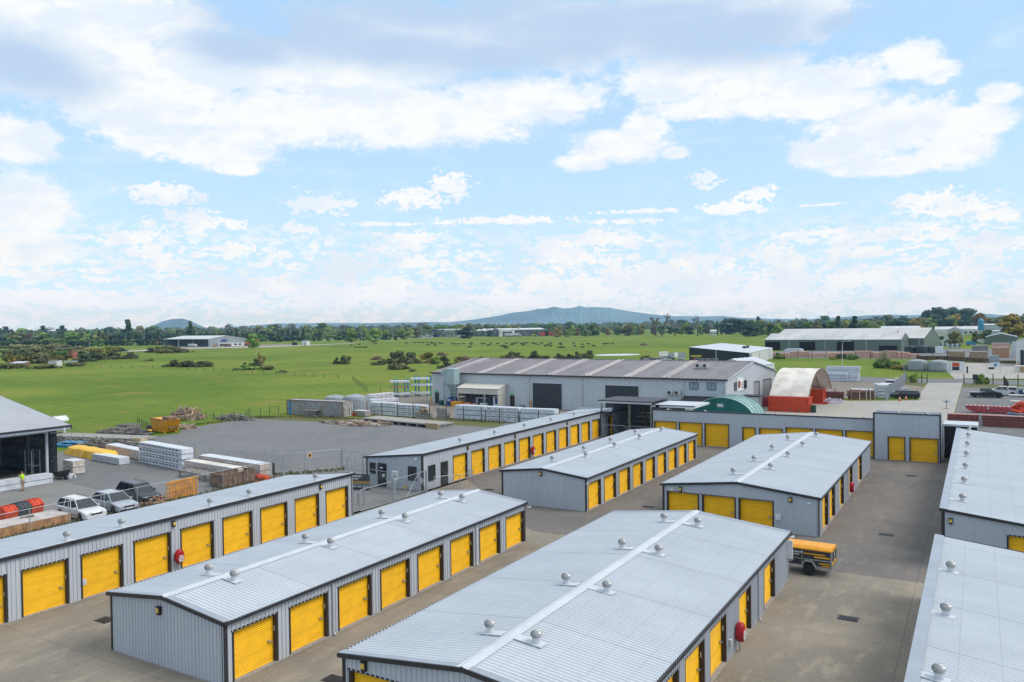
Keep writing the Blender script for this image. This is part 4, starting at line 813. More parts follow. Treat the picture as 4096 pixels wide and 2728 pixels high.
pack('timber_pack', 'white wrapped timber stack with red marks, right of the container stack', 'timber stack', (-82.0, 101.0), (-76.4, 101.0), 1.6, 2.0, M_wraps, 3, group=GW, marks=SWIRL, seed=2)
pack('timber_pack', 'white wrapped timber stack behind the fence, just right of the brown gap', 'timber stack', (-70.7, 101.6), (-65.0, 101.5), 1.6, 2.25, M_wraps, 3, group=GW, seed=3)
pack('timber_pack', 'white wrapped stack with red marks, second right of the brown gap', 'timber stack', (-64.7, 101.4), (-59.0, 101.4), 1.6, 2.25, M_wraps, 3, group=GW, marks=SWIRL, seed=4)
pack('timber_pack', 'white wrapped stack third right of the brown gap, above the long shed roof', 'timber stack', (-58.7, 101.5), (-53.3, 101.8), 1.6, 2.2, M_wraps, 3, group=GW, seed=5)
pack('timber_pack', 'low white wrapped stack right end of the row behind the long shed', 'timber stack', (-53.0, 102.2), (-47.0, 102.5), 1.6, 1.5, M_wraps, 2, group=GW, seed=6)
pack('timber_pack', 'pink-covered pack of boards in front of the works building doors', 'timber stack', (-60.0, 108), (-54.5, 108.5), 1.2, .55, M_redt, 1, group=GW)
pack('timber_pack', 'upper white wrapped stack left of the blue racks with small red marks', 'timber stack', g('A1', 1033, 868), g('A1', 1235, 848), 1.4, 1.35, M_wraps, 2, marks=SWIRL, seed=7)
pack('timber_pack', 'low white wrapped stack in front of the blue racks', 'timber stack', g('A1', 1045, 885), g('A1', 1275, 868), 1.3, .7, M_wraps, 1, seed=8)
# short concrete-block piles in the gap
pack('block_stack', 'grey concrete block pile with scrap on top at the gap in the white stacks', 'block pile', (-77.2, 99.9), (-74.6, 100.1), 1.0, 1.05, M_conc, 3, bearer=.02)
pack('block_stack', 'taller grey block pile topped with a pallet, beside the gap', 'block pile', (-73.7, 101.0), (-71.9, 101.1), 1.1, 1.7, M_conc, 4, bearer=.03, m_top=M_woodg)
heap('offcut_pile', 'brown scrap timber lying on the grey block pile by the gap', 'offcuts', (-76, 100.5), 1.2, .6, 1.25, 40, 1.2, M_scrap).location.z = .75
pack('block_stack', 'low white and grey block pile right of the shipping container with red crate', 'block pile', g('B1', 880, 245), g('B1', 985, 252), 1.4, .95, M_conc, 2, m_top=M_wrap)
c_ = thing('red_crate', 'small red crate in front of the shipping container corner', 'crate', g('B1', 878, 246)); put(c_, 'crate', M_orange, (0, 0, 0, .6, .5, .5)); put(c_, 'rim', M_orange, (-.03, -.03, .45, .63, .53, .55))
rack('leaning bare pale timbers beside the white stack, right of the container', g('B1', 975, 240), 1.6, 1.4, M_woodg, 3, name='timber_trestle', cat='trestle')
# blue cantilever racks
for i, (x0, x1, yb, zt, lb) in enumerate(((1240, 1360, 828, 3.8, 'left bay'), (1420, 1555, 822, 4.4, 'right bay'))):
    a, b = g('A1', x0, yb), g('A1', x1, yb); L = (b-a).length; t = thing('cantilever_rack', 'bright blue cantilever timber rack beside the works building, '+lb, 'rack', a, math.atan2(b.y-a.y, b.x-a.x), 'blue racks')
    for x in (0, L*.2, L*.72, L*.95): MB().bar((x, 0, 0), (x, 0, zt), .22).bar((x, 0, .15), (x, 1.2, .15), .18).bar((x, 0, zt*.45), (x, 1.0, zt*.47), .12).bar((x, 0, zt*.75), (x, 1.0, zt*.77), .12).build('upright', M_cyan, t)
    for k, z in enumerate((zt*.12, zt*.5, zt*.8)):
        q = thing('wrapped_bundle', ('white', 'pale orange and white', 'white and tan')[k]+' wrapped board bundle on the '+('bottom', 'middle', 'top')[k]+' level of blue rack, '+lb, 'board bundle', a+Vector((-.8, -.4, z))); b_ = MB(); n = 10; rnd = random.Random(k+i*5)
        vs = []; LL = L*1.15 if (k+i) % 2 else L*1.35
        for j in range(n+1):
            x = LL*j/n; s = rnd.uniform(-.06, .06); r1 = .34+rnd.uniform(-.06, .06)
            for c in ((-.55, 0), (-.5, r1), (0, r1+.08), (.5, r1), (.55, 0)): vs.append((x, c[0]+s, c[1]))
        b_.add(vs, [(j*5+k2, (j+1)*5+k2, (j+1)*5+(k2+1) % 5, j*5+(k2+1) % 5) for j in range(n) for k2 in range(5)]+[tuple(range(5)), tuple(range(n*5, n*5+5))[::-1]]); b_.build('wrapped_boards', M_wrap if k != 1 or i else M_wood, q)
        q.rotation_euler.z = t.rotation_euler.z
# raised slab, plank heap
t = thing('slab_platform', 'long low platform of grey concrete panels in the gravel yard', 'platform', (-82.2, 93.2, 0), math.atan2(-2.4, 16)); 
for k in range(4): put(t, 'panel', M_conc, (k*4.05, 0, .42, k*4.05+4.0, 3.4, .6))
for k in range(9): put(t, 'bearer', M_woodg, (k*1.95+.1, .1, 0, k*1.95+.4, 3.2, .42))
put(t, 'crate_end', M_wood, (14.2, -.35, 0, 16.6, -.02, .75))
heap('plank_heap', 'spread-out heap of pale and orange planks in the gravel yard', 'plank heap', (-80.3, 89.8), 4.6, 1.6, .55, 190, 2.6, M_scrapp, dirx=.35)
heap('plank_heap', 'thin grey end of loose planks left of the pale plank heap', 'plank heap', (-84.6, 89.6), 2.4, .8, .2, 40, 2.6, M_scrapg, dirx=.35)
heap('plank_heap', 'small stack of short brown sleepers right of the pale plank heap', 'plank heap', (-76.2, 91.3), 1.6, .9, .5, 50, 1.3, M_scrap, dirx=.2)
# skip and surroundings
t = thing('skip_bin', 'large yellow-orange skip at the corner of the gravel yard', 'skip', (-102.8, 71.3, 0), math.atan2(-1.0, 4.7)); b = MB()
b.add([(.5, 0, .15), (3.9, 0, .15), (3.9, 2.1, .15), (.5, 2.1, .15), (-.25, -.1, 1.9), (4.9, -.1, 1.9), (4.9, 2.2, 1.9), (-.25, 2.2, 1.9), (.1, .1, 1.85), (4.6, .1, 1.85), (4.6, 2.0, 1.85), (.1, 2.0, 1.85), (.8, .3, .6), (3.8, .3, .6), (3.8, 1.8, .6), (.8, 1.8, .6)],
 [(0, 3, 2, 1), (0, 1, 5, 4), (1, 2, 6, 5), (2, 3, 7, 6), (3, 0, 4, 7), (4, 5, 9, 8), (5, 6, 10, 9), (6, 7, 11, 10), (7, 4, 8, 11), (8, 9, 13, 12), (9, 10, 14, 13), (10, 11, 15, 14), (11, 8, 12, 15), (12, 13, 14, 15)]); b.build('bin', M_orng, t)
put(t, 'skid', M_orng, (.5, .2, 0, 4.0, .4, .15), ); put(t, 'skid', M_orng, (.5, 1.7, 0, 4.0, 1.9, .15)); put(t, 'rib', M_orng, (1.9, -.1, .5, 2.0, .0, 1.85)); put(t, 'rib', M_orng, (3.0, -.1, .5, 3.1, .0, 1.85)); put(t, 'rim', M_rust, (-.3, -.14, 1.86, 5.0, -.02, 1.96))
put(t, 'load', M_rust, (2.4, .6, .6, 4.3, 1.9, 2.2))
heap('firewood_heap', 'tall heap of orange-brown firewood behind the yellow-orange skip', 'firewood heap', g('B0', 1600, 270), 3.2, 2.2, 2.0, 260, 1.6, M_scrap, th=.08, flat=.35)
heap('plank_heap', 'small heap of pale sticks on the gravel right of the skip', 'plank heap', g('B0', 1575, 345), 2.6, 1.2, .5, 110, 1.6, M_scrapp, flat=.25)
heap('plank_heap', 'grey broken pallet timber right of the firewood heap', 'plank heap', g('B0', 2010, 275), 4.0, 1.4, .9, 110, 2.4, M_scrapg, flat=.3)
heap('plank_heap', 'big spread of grey loose boards behind the razor wire fence', 'plank heap', g('B0', 900, 500), 6.5, 3.2, .8, 220, 4.0, M_scrapg, dirx=.1, flat=.08)
heap('plank_heap', 'loose grey boards behind the fence nearest the timber shed', 'plank heap', g('B0', 500, 480), 2.6, 1.8, .9, 70, 2.5, M_scrapg, dirx=.1)
heap('plank_heap', 'long flat grey boards in front of the grey pallet piles', 'plank heap', g('B0', 1060, 415), 5.5, 1.6, .7, 90, 3.2, M_scrapg, dirx=.15, flat=.08)
c_ = thing('blue_pallet', 'bright blue sheets under boards at the corner of the timber shed', 'sheets', g('B0', 425, 510), .2); put(c_, 'sheet', M_cyan, (0, 0, .0, 3.2, 1.6, .35), ); put(c_, 'sheet', M_cyan, (.8, .6, .5, 4.2, 2.0, .58))
def pallets(label, p, n, group='pallet piles', s=1.25, m=None):
    t = thing('pallet_pile', label, 'pallet pile', p, .1, group)
    for k in range(n):
        b = MB(); z = k*.145; rx = random.uniform(-.06, .06)
        for j in range(6): b.box(rx, j*.22*s/1.25, z+.1, s+rx, j*.22*s/1.25+.15, z+.13)
        for j in range(3): b.box(rx+j*(s-.1)/2, 0, z, rx+j*(s-.1)/2+.1, s, z+.1)
        b.build('pallet', m or M_woodg, t)
for i, (x, y, n, lb) in enumerate(((885, 400, 5, 'low grey pallet pile, left of the three behind the loose boards'), (935, 398, 6, 'grey pallet pile in the middle of the three behind the loose boards'), (1000, 385, 8, 'tallest grey pallet pile behind the loose boards'), (1255, 372, 6, 'grey pallet pile just left of the yellow-orange skip'))): pallets(lb, g('B0', x, y), n, s=2.2 if i < 3 else 1.5)
c_ = thing('tarp_heap', 'dark tarpaulin roll with a yellow strap between the pallet piles and the skip', 'tarpaulin', g('B0', 1085, 392), .1); b = MB(); vs = []
for j in range(9):
    for k in range(7): a = math.pi*k/6; r_ = (.75+.15*math.sin(j*2.1))*(1 if 0 < j < 8 else .5); vs.append((j*.62, r_*math.cos(a)*.9, r_*math.sin(a)*.9))
b.add(vs, [(j*7+k, (j+1)*7+k, (j+1)*7+k+1, j*7+k+1) for j in range(8) for k in range(6)]); b.build('tarpaulin', M_dark, c_, smooth=True); put(c_, 'strap', M_yel, (4.3, -.3, .55, 4.9, .1, .72))
t = thing('slab_platform', 'flat grey concrete slab lying in the grass behind the fence', 'slab', g('B0', 430, 440), .22); put(t, 'slab', M_conc, (0, 0, .1, 15, 3.0, .45)); put(t, 'base', M_woodg, (.3, .3, 0, 14, 2.7, .1))
c_ = thing('tan_tarp', 'small tan tarpaulin over boards at the right end of the loose board spread', 'tarpaulin', g('B0', 1105, 480)); MB().add([(0, 0, 0), (2.4, 0, 0), (2.6, 1.2, 0), (0, 1.2, 0), (.3, .2, .7), (2.0, .3, .75), (2.1, .9, .7), (.3, 1, .6)], [(0, 1, 5, 4), (1, 2, 6, 5), (2, 3, 7, 6), (3, 0, 4, 7), (4, 5, 6, 7)]).build('tarpaulin', mat('tan_canvas', (.5, .36, .18), .8), c_); put(c_, 'boards', M_woodg, (.2, -.3, .0, 1.5, -.02, .12))
# timber packs inside the left yard
t = thing('tarp_pack', 'timber pack under a bright yellow tarpaulin', 'tarpaulin pack', (-93.3, 53.4, 0), math.atan2(-1.2, 9)); b = MB(); rnd = random.Random(3); vs = []; n = 14
for j in range(n+1):
    x = 9.4*j/n; zt = .88+rnd.uniform(-.05, .05)-(.35 if j in (0, n) else 0)
    for (y, z) in ((-.25+rnd.uniform(-.12, .12), .02), (.0, zt-.1), (.35, zt+.05), (1.1, zt+.08), (1.8, zt-.05), (2.0, .02)): vs.append((x, y, z))
b.add(vs, [(j*6+k, (j+1)*6+k, (j+1)*6+k+1, j*6+k+1) for j in range(n) for k in range(5)]+[tuple(range(6)), tuple(range(n*6, n*6+6))[::-1]]); b.build('tarpaulin', mat('bright_yellow_tarp', (.85, .48, .01), .45, var=.05, bump=.5), t); put(t, 'bearer', M_woodg, (.5, .1, 0, 8.8, 1.7, .3))
M_strip2 = mat('banded_board_pack', (.50, .36, .28), .8, var=.3, scale=3, c2=(.62, .58, .55), lines=[(2, .25, .03, .5)])
pack('timber_pack', 'pale brown plank pack between the yellow tarpaulin and the white stack', 'timber stack', (-89.0, 55.8), (-80.0, 54.3), 1.3, 1.05, M_strip2, 1, m_top=M_wrap, group='timber packs in the left yard')
pack('timber_pack', 'low white wrapped pack lying alone in front of the yellow tarpaulin', 'timber stack', (-85.3, 51.8), (-79.5, 51.3), 1.15, .8, M_wrap, 1, bearer=.06, marks=(M_pvc, 1.4, .1), group='timber packs in the left yard')
pack('timber_pack', 'tall stack of four white wrapped packs with rows of dark printed marks', 'timber stack', (-79.5, 53.6), (-70.2, 52.1), 1.25, 2.25, M_wrap, 4, bearer=.05, marks=(M_ink, .72, .13), group='timber packs in the left yard')
pack('timber_pack', 'long brown plank pack at the right of the tall white stack, rear', 'timber stack', (-70.2, 54.0), (-59.6, 52.8), 1.3, 1.35, M_strip2, 2, m_top=M_wrap, group='timber packs in the left yard', seed=4)
pack('timber_pack', 'long brown plank pack at the right of the tall white stack, front', 'timber stack', (-69.6, 52.0), (-60.4, 51.0), 1.1, 1.15, M_strip2, 2, m_top=M_canvas, group='timber packs in the left yard', seed=5)
c_ = thing('plank_trestle', 'weathered trestle table of planks in front of the brown plank packs', 'trestle', (-67.8, 49.9, 0), -.12); b = MB()
for k in range(14): b.box(.1+k*.5, 0, .62, .42+k*.5, 1.3, .67)
b.box(0, 0, .55, 7.2, .1, .62).box(0, 1.2, .55, 7.2, 1.3, .62); b.build('table_top', M_woodg, c_)
for x in (.1, 2.2, 4.4, 6.8): put(c_, 'leg', M_woodg, (x, 0, 0, x+.18, .18, .55))
pack('timber_pack', 'low wrapped board pack at the corner post of the timber shed', 'timber stack', (-80.5, 45.8), (-78.4, 45.6), 1.2, 1.35, M_strip2, 2, m_top=M_wrap, group='timber packs in the left yard', seed=9)
pack('timber_pack', 'long pack of white-ended planks along the front of the timber shed', 'timber stack', (-76.3, 28), (-76.1, 42.2), 1.0, .95, M_wraps, 2, bearer=.03, group='timber packs in the left yard', seed=10)
t = pack('timber_pack', 'yellow-brown plank deck on trestles inside the timber shed', 'timber stack', (-80.9, 30), (-80.9, 39.8), 2.2, .35, M_wood, 1, bearer=.05); t.location.z = 1.0
for x in (1, 4, 8): put(t, 'leg', M_woodg, (x, .2, -1, x+.2, 2.0, 0))
c_ = thing('wheelbarrow', 'black wheelbarrow tipped up by the corner of the timber shed', 'wheelbarrow', g('B0', 470, 785)); MB().add([(0, 0, .25), (1.1, 0, .3), (1.1, .7, .3), (0, .7, .25), (-.2, -.1, .65), (1.4, -.1, .95), (1.4, .8, .95), (-.2, .8, .65)], [(0, 3, 2, 1), (0, 1, 5, 4), (1, 2, 6, 5), (2, 3, 7, 6), (3, 0, 4, 7)]).build('tray', M_dark, c_); MB().cyl((1.3, .3, .2), (1.3, .4, .2), .2, 10).build('wheel', M_dark, c_); MB().bar((-.7, .1, .5), (1.3, .1, .2), .05).bar((-.7, .6, .5), (1.3, .6, .2), .05).build('frame', M_steel, c_)
heap('plank_heap', 'few pale tubes and sticks right of the tipped wheelbarrow', 'plank heap', g('B0', 560, 770), 1.2, .5, .3, 14, 1.6, M_pvc, th=.1)
rack('bare steel trestle with props against the back corner of the timber shed', (-82.6, 43.2, 0), 1.2, 2.6, M_steel, 2)
# red/black skip cover group, board stack
for i, (x0, m, lb) in enumerate(((0, M_orange, 'left red plastic barrier unit'), (1.25, mat('charcoal_plastic', (.05, .06, .07), .6), 'middle charcoal plastic barrier unit'), (2.5, M_orange, 'right red plastic barrier unit'))):
    p = Vector((-63.2+.0, 31.4, 0))+Vector((-.28, .96, 0)).normalized()*x0*.95; t = thing('plastic_hopper', lb+' of three standing in a row behind the board stack', 'plastic hopper', p, R(106), 'red and black plastic hoppers')
    b = MB().poly3([(0, -.1, 0), (0, 1.0, 0), (0, 1.3, .7), (0, .9, 1.1), (0, .1, 1.2), (0, -.3, .8)], (1.1, 0, 0)); b.build('body', m, t)
    for k in range(3): MB().poly3([(.15+k*.35, -.34, .8), (.15+k*.35, .1, 1.26), (.15+k*.35, .9, 1.15), (.15+k*.35, .9, 1.05), (.15+k*.35, .1, 1.15), (.15+k*.35, -.26, .78)], (.1, 0, 0)).build('rib', m, t)
M_boardw = mat('shrinkwrapped_board_top', (.60, .53, .48), .4, var=.15, scale=1.5, bump=.3); M_boards = mat('orange_board_edges', (.50, .25, .10), .75, var=.2, scale=2, lines=[(0, .72, .03, .7)])
pack('board_stack', 'wide low stack of orange-edged boards under clear film, lower left behind the fence', 'board stack', (-58.75, 24.0), (-58.75, 34.0), 2.5, .72, M_boards, 1, m_top=M_boardw)
pack('board_stack', 'small frayed board stack at the far left edge beside the big board stack', 'board stack', (-58.6, 23.0), (-58.6, 28.3), 1.2, .85, M_boards, 1, m_top=M_boardw)
for p, lb in (((-60.3, 31.6, .74), 'short dark timber offcut lying on the right of the board stack'), ((-59.9, 28.5, .74), 'short dark timber offcut lying on the left of the board stack')):
    c_ = MB().box(-.45, -.08, 0, .45, .08, .11).box(-.4, -.02, .11, .4, .06, .14).build('timber_offcut', M_woodg, None); c_.location = p; c_.rotation_euler.z = R(70); tag(c_, lb, 'offcut')
# orange ladder-frame racks
t = thing('stillage_frames', 'orange steel stillage frames leaning in a row behind the fence', 'steel frames', (-58.9, 42.2, 0), R(90))
for k in range(11):
    x = .1+k*.29; b = MB().bar((x, .1, 0), (x+.35, .45, 1.5), .16, .06).bar((x+.12, .35, .0), (x+.5, .7, 1.5), .12); b.build('frame_bar', M_orng, t)
MB().bar((.1, .3, 1.35), (3.5, .5, 1.5), .1).bar((.1, .15, .1), (3.3, .25, .12), .1).bar((.2, .2, .7), (3.3, .35, .8), .08).build('rail', M_orng, t)
heap('plank_heap', 'reddish timber offcuts and a frame left of the orange frames', 'plank heap', (-59.2, 41.2), .9, 1.2, .6, 40, 1.1, M_scrapo)
t = thing('rusty_bin', 'rusty red-brown steel bin behind the fence at the right of the left yard', 'bin', (-58.9, 48.0, 0), R(90)); b = MB()
ribs(b, (0, 0, 0), (1, 0, 0), (0, -1, 0), 0, 3.6, .1, 1.2, .6, .06); ribs(b, (0, 1.9, 0), (1, 0, 0), (0, 1, 0), 0, 3.6, .1, 1.2, .6, .06); ribs(b, (0, 0, 0), (0, 1, 0), (-1, 0, 0), 0, 1.9, .1, 1.2, .6, .06); ribs(b, (3.6, 0, 0), (0, 1, 0), (1, 0, 0), 0, 1.9, .1, 1.2, .6, .06); b.box(.05, .05, .1, 3.55, 1.85, .2); b.build('bin', M_rust, t); put(t, 'rim', M_rust, (-.05, -.08, 1.15, 3.65, .0, 1.24), (-.05, 1.9, 1.15, 3.65, 1.98, 1.24), (-.08, 0, 1.15, 0, 1.9, 1.24), (3.6, 0, 1.15, 3.68, 1.9, 1.24))
heap('tarp_scrap', 'crumpled orange-red plastic beside the rusty bin at the fence corner', 'plastic scrap', (-59.0, 52.3), .8, .6, .5, 30, .8, M_orange, wd=.4)
heap('plank_heap', 'dark flat boards on the gravel behind the tall white stack', 'plank heap', g('B0', 1600, 560), 2.6, .9, .3, 16, 3, M_scrapg, dirx=-.1, wd=.3)
heap('plank_heap', 'pale blue-white sheets lying on the gravel beyond the brown plank packs', 'plank heap', g('B0', 2080, 632), 2.0, .5, .15, 12, 2, M_wrap, dirx=-.1, wd=.3)
# ---------------------------------------------------------------- fences and gates
M_wire = mat('fence_wire', (.42, .44, .45), .5, .4, var=.1); M_post = mat('galvanised_post', (.38, .41, .42), .45, .4, var=.1); M_fpost = mat('dark_fence_post', (.07, .055, .045), .85, var=.3)
def strand(b, p, q, w_=.012):
    p, q = Vector(p), Vector(q); u = Vector((0, 0, w_/2)); s = (q-p).cross(Vector((0, 0, 1))).normalized()*(w_/2)
    if s.length < 1e-6: s = Vector((w_/2, 0, 0)); u = Vector((0, w_/2, 0))
    b.quad(p-u, q-u, q+u, p+u); b.quad(p-s, q-s, q+s, p+s)
def fence(name, label, pts, h, step, post_r=.035, mesh=0, wires=(), top=True, razor=0, m_post=None, m_wire=None, cat='fence', group=None, wd=.012):
    o0 = Vector((pts[0][0], pts[0][1], 0)); t = thing(name, label, cat, o0, 0, group); b = MB(); tp = MB(); rz_ = MB(); n_ = 0
    for (a, c) in zip(pts, pts[1:]):
        a, c = Vector((a[0], a[1], 0))-o0, Vector((c[0], c[1], 0))-o0; L = (c-a).length; d = (c-a)/L; n = max(1, round(L/step))
        for i in range(n+1):
            if i == 0 and n_: continue
            p = a+d*(L*i/n); MB().cyl(p, p+Vector((0, 0, h+(.05 if not razor else .45))), post_r, 6 if post_r < .05 else 8).build('post', m_post or M_post, t)
        n_ += 1
        for z in wires: strand(b, a+Vector((0, 0, z)), c+Vector((0, 0, z)), wd)
        if mesh:
            k = int(L/mesh)
            for i in range(k): p = a+d*(i*mesh); strand(b, p+Vector((0, 0, .05)), p+Vector((0, 0, h)), .005)
            z = .1
            while z < h: strand(b, a+Vector((0, 0, z)), c+Vector((0, 0, z)), .005); z += mesh
        if top: tp.cyl(a+Vector((0, 0, h)), c+Vector((0, 0, h)), .022, 6)
        if razor:
            turns = int(L/.38); q = []
            for i in range(turns*10+1): th = i*2*math.pi/10; q.append(a+d*(L*i/(turns*10))+Vector((-d.y, d.x, 0))*(.22*math.cos(th))+Vector((0, 0, h+.22+.22*math.sin(th))))
            for p0, p1 in zip(q, q[1:]): strand(rz_, p0, p1, .012)
    if b.v: b.build('wire_mesh', m_wire or M_wire, t)
    if tp.v: tp.build('top_rail', m_post or M_post, t)
    if rz_.v: rz_.build('razor_coil', m_wire or M_wire, t)
    return t
fence('chain_link_fence', 'chain link fence running along the left yard behind the front-left shed', [(-58.35, 14), (-58.4, 53.1)], 1.75, 2.75, mesh=.11)
fence('razor_wire_fence', 'fence topped with razor wire coils across the back of the left yard', [g('B0', 415, 475), g('B0', 825, 528), g('B0', 1275, 528+20), g('B0', 2275, 700), (-58.8, 55.0)], 1.5, 3.1, mesh=.25, top=False, razor=1)
# field posts at gravel yard edge (waratahs) and rows of dark posts behind stacks
fence('post_fence', 'row of dark wooden posts holding the white timber stacks back', [(-87.6, 100.5), (-58, 99.6), (-48, 99.8)], 2.2, 3.35, .07, wires=(.5, 1.2, 1.9), top=False, m_post=M_fpost, m_wire=M_fpost)
fence('farm_fence', 'old wire farm fence along the far edge of the gravel yard', [g('B0', 1180, 330), g('B0', 1270, 370)], 1.2, 1.6, .06, wires=(.4, .8, 1.1), top=False, m_post=M_fpost, m_wire=M_wire)
fence('farm_fence', 'leaning wire farm fence between the skip and the shipping container', [g('B0', 1700, 272), g('B0', 1900, 285), g('B0', 2110, 262), g('B1', 0, 240), g('B1', 90, 238), g('B1', 320, 214)], 1.25, 1.9, .05, wires=(.3, .6, .9, 1.15), top=False, m_post=M_fpost, m_wire=M_wire)
fence('farm_fence', 'low wire farm fence crossing the green field from the left', [g('A0', 700, 578), g('A0', 1400, 590), g('A0', 2160, 628), g('A1', 220, 640), g('A1', 640, 668), g('A1', 880, 680)], 1.15, 6.5, .07, wires=(.5, 1.0), top=False, m_post=M_fpost)
fence('farm_fence', 'wire fence between the green field and the blue racks', [g('A1', 880, 690), g('A1', 1000, 790), g('A1', 1240, 800)], 1.3, 5, .06, wires=(.5, 1.0), top=False, m_post=M_fpost)
# gravel yard swing gates with rounded frames
def swing_gate(name, label, a, b, h, z0=.12, brace=None, mesh=.12, group=None, m=None, r=.03):
    a, b = Vector((*a[:2], 0)), Vector((*b[:2], 0)); L = (b-a).length; t = thing(name, label, 'gate', a, math.atan2(b.y-a.y, b.x-a.x), group); k = .22
    P = [(0, 0, z0), (L, 0, z0), (L, 0, h-k), (L-k*.3, 0, h-k*.3), (L-k, 0, h), (k, 0, h), (k*.3, 0, h-k*.3), (0, 0, h-k), (0, 0, z0)]; MB().tube(P, r, 6).build('frame', m or M_post, t); w_ = MB(); n = int(L/mesh)
    for i in range(1, n): strand(w_, (i*L/n, 0, z0), (i*L/n, 0, h-.02), .005)
    z = z0
    while z < h-.1: strand(w_, (0, 0, z), (L, 0, z), .005); z += mesh
    w_.build('wire_mesh', M_wire, t)
    if brace: MB().tube([(x, 0, z0 if j % 2 == 0 else h) for j, x in enumerate([L*q for q in brace])], .02, 5).build('brace', m or M_post, t)
    return t
ga = 'swing gates to the gravel yard'
sw = swing_gate('yard_gate', 'wide mesh gate leaf with a small orange warning sign', (-60.8, 55.06), (-58.56, 57.59), 1.95, mesh=.15, group=ga); put(sw, 'warning_sign', MATS['tan_canvas'] if False else M_lamp, (.0, 0, 0, .01, .01, .01))
sw2 = swing_gate('yard_gate', 'mesh gate leaf with the orange warning sign near the tall steel post', (-58.5, 57.65), (-56.6, 60.7), 1.95, mesh=.15, group=ga); o = put(sw2, 'warning_sign', M_white, (.25, -.05, 1.3, .7, -.03, 1.85)); put(o, 'sign_face', M_orng, (.29, -.06, 1.42, .66, -.052, 1.81)); put(o, 'sign_figure', M_dark, (.38, -.07, 1.5, .57, -.062, 1.72)); put(o, 'sign_band', M_dark, (.29, -.06, 1.34, .66, -.052, 1.38))
swing_gate('yard_gate', 'mesh gate leaf with a diagonal brace left of the office end', (-56.4, 60.8), (-53.5, 60.6), 1.9, brace=(.1, .5), mesh=.15, group=ga); swing_gate('yard_gate', 'mesh gate leaf running behind the corner of the office end', (-53.4, 60.55), (-48.4, 60.2), 1.85, mesh=.15, group=ga)
bollard('tall square galvanised gate post between the gravel yard gates', -56.5, 60.85, 2.15, M_post, .07, name='gate_post'); bollard('galvanised gate post where the razor wire fence meets the gates', -60.95, 55.0, 2.3, M_post, .05, name='gate_post')
fence('chain_link_fence', 'leaning fence panel at the right corner of the left yard', [(-60.9, 54.6), (-58.45, 53.3)], 1.75, 1.4, .03, mesh=.15)
bollard('short dark wooden post standing in the weeds at the corner of the gravel yard', *g('B1', 203, 745)[:2], 1.15, M_fpost, .12, name='wooden_post')
fence('razor_wire_fence', 'short razor wire fence between the gravel gates and the office end', [(-52.8, 57.6), (-48.3, 55.9)], 1.5, 1.6, mesh=.2, top=False, razor=1)
fence('razor_wire_fence', 'razor wire fence in front of the office door', [(-48.0, 53.1), (-44.4, 53.4), (-41.6, 50.8)], 1.2, 1.8, mesh=.2, top=False, razor=1)
swing_gate('entrance_gate', 'sliding mesh entrance gate at the corner of the front-left shed', (-41.5, 46.6), (-41.4, 50.5), 1.75, mesh=.14); swing_gate('entrance_gate', 'mesh entrance gate leaf with diagonal brace in front of the office end', (-41.4, 50.8), (-41.5, 55.2), 1.85, brace=(.35, .75, .98), mesh=.14)
bollard('thick square galvanised gate post in front of the office end', -41.4, 50.65, 1.98, M_post, .09, name='gate_post'); bollard('thick galvanised gate post at the corner of the office end', -41.35, 55.0, 1.95, M_post, .08, name='gate_post')
bollard('short galvanised bollard at the entrance left of the taller one', -43.43, 48.57, 1.02, M_post, .07); bollard('taller galvanised bollard at the entrance beside the short one', -42.99, 48.8, 1.42, M_post, .07)
fence('pipe_rail_fence', 'low dark mesh rail fence on the path outside the office doors', [(-41.2, 55.9), (-40.3, 57.6), (-39.6, 57.5), (-39.7, 59.9), (-40.3, 60.1)], 1.2, 1.9, .03, mesh=.15)
t = thing('keypad_box', 'pale grey metal keypad box on two posts in front of the office', 'keypad box', (-44.2, 53.45, 0), math.atan2(-.2, 1.25)); put(t, 'box', M_pvc, (.4, -.1, 1.25, 1.15, .1, 1.95)); put(t, 'keypad', M_dark, (.75, -.12, 1.5, .9, -.1, 1.6)); MB().cyl((.45, 0, 0), (.45, 0, 1.4), .03, 6).build('post', M_post, t); MB().cyl((1.2, 0, 0), (1.2, 0, 2.2), .03, 6).build('post', M_post, t); MB().bar((0, 0, .1), (1.2, 0, .1), .05).bar((-3.2, .2, 1.75), (1.2, 0, 1.75), .04).build('rail', M_post, t)
t = thing('company_sign', 'charcoal sign board with white lettering and an ochre band beside the office', 'sign', (-48.2, 52.9, 0), math.atan2(.47, 1.45)); put(t, 'board', mat('slate_sign_face', (.04, .05, .062), .5, var=.03), (0, 0, 0, 1.95, .05, 1.42)); put(t, 'ochre_band', mat('ochre_sign_band', (.40, .22, .05), .5, var=.03), (0, -.01, .58, 1.95, 0, .80)); put(t, 'grey_band', mat('grey_sign_band', (.16, .18, .19), .5, var=.03), (0, -.01, .2, 1.95, 0, .58))
text(t, 'cambridge\nstorage', .26, (.06, -.02, 1.15), (R(90), 0, 0), M_white, bold=.008); 
for k in range(3): put(t, 'small_print', M_white, (.1+k*.6, -.015, .28, .5+k*.6, -.011, .33))
for x in (.1, 1.85): put(t, 'leg', M_post, (x, .05, 0, x+.06, .1, 1.4))
swing_gate('pole_barn_gate', 'tubular gate with V brace closing the left of the pole barn', (-42.1, 92.9), (-38.35, 92.75), 1.65, brace=(.2, .52, .8), mesh=.5); swing_gate('pole_barn_gate', 'tubular gate with V brace closing the right of the pole barn', (-38.1, 92.75), (-34.6, 92.6), 1.65, brace=(.35, .52, .7), mesh=.5)
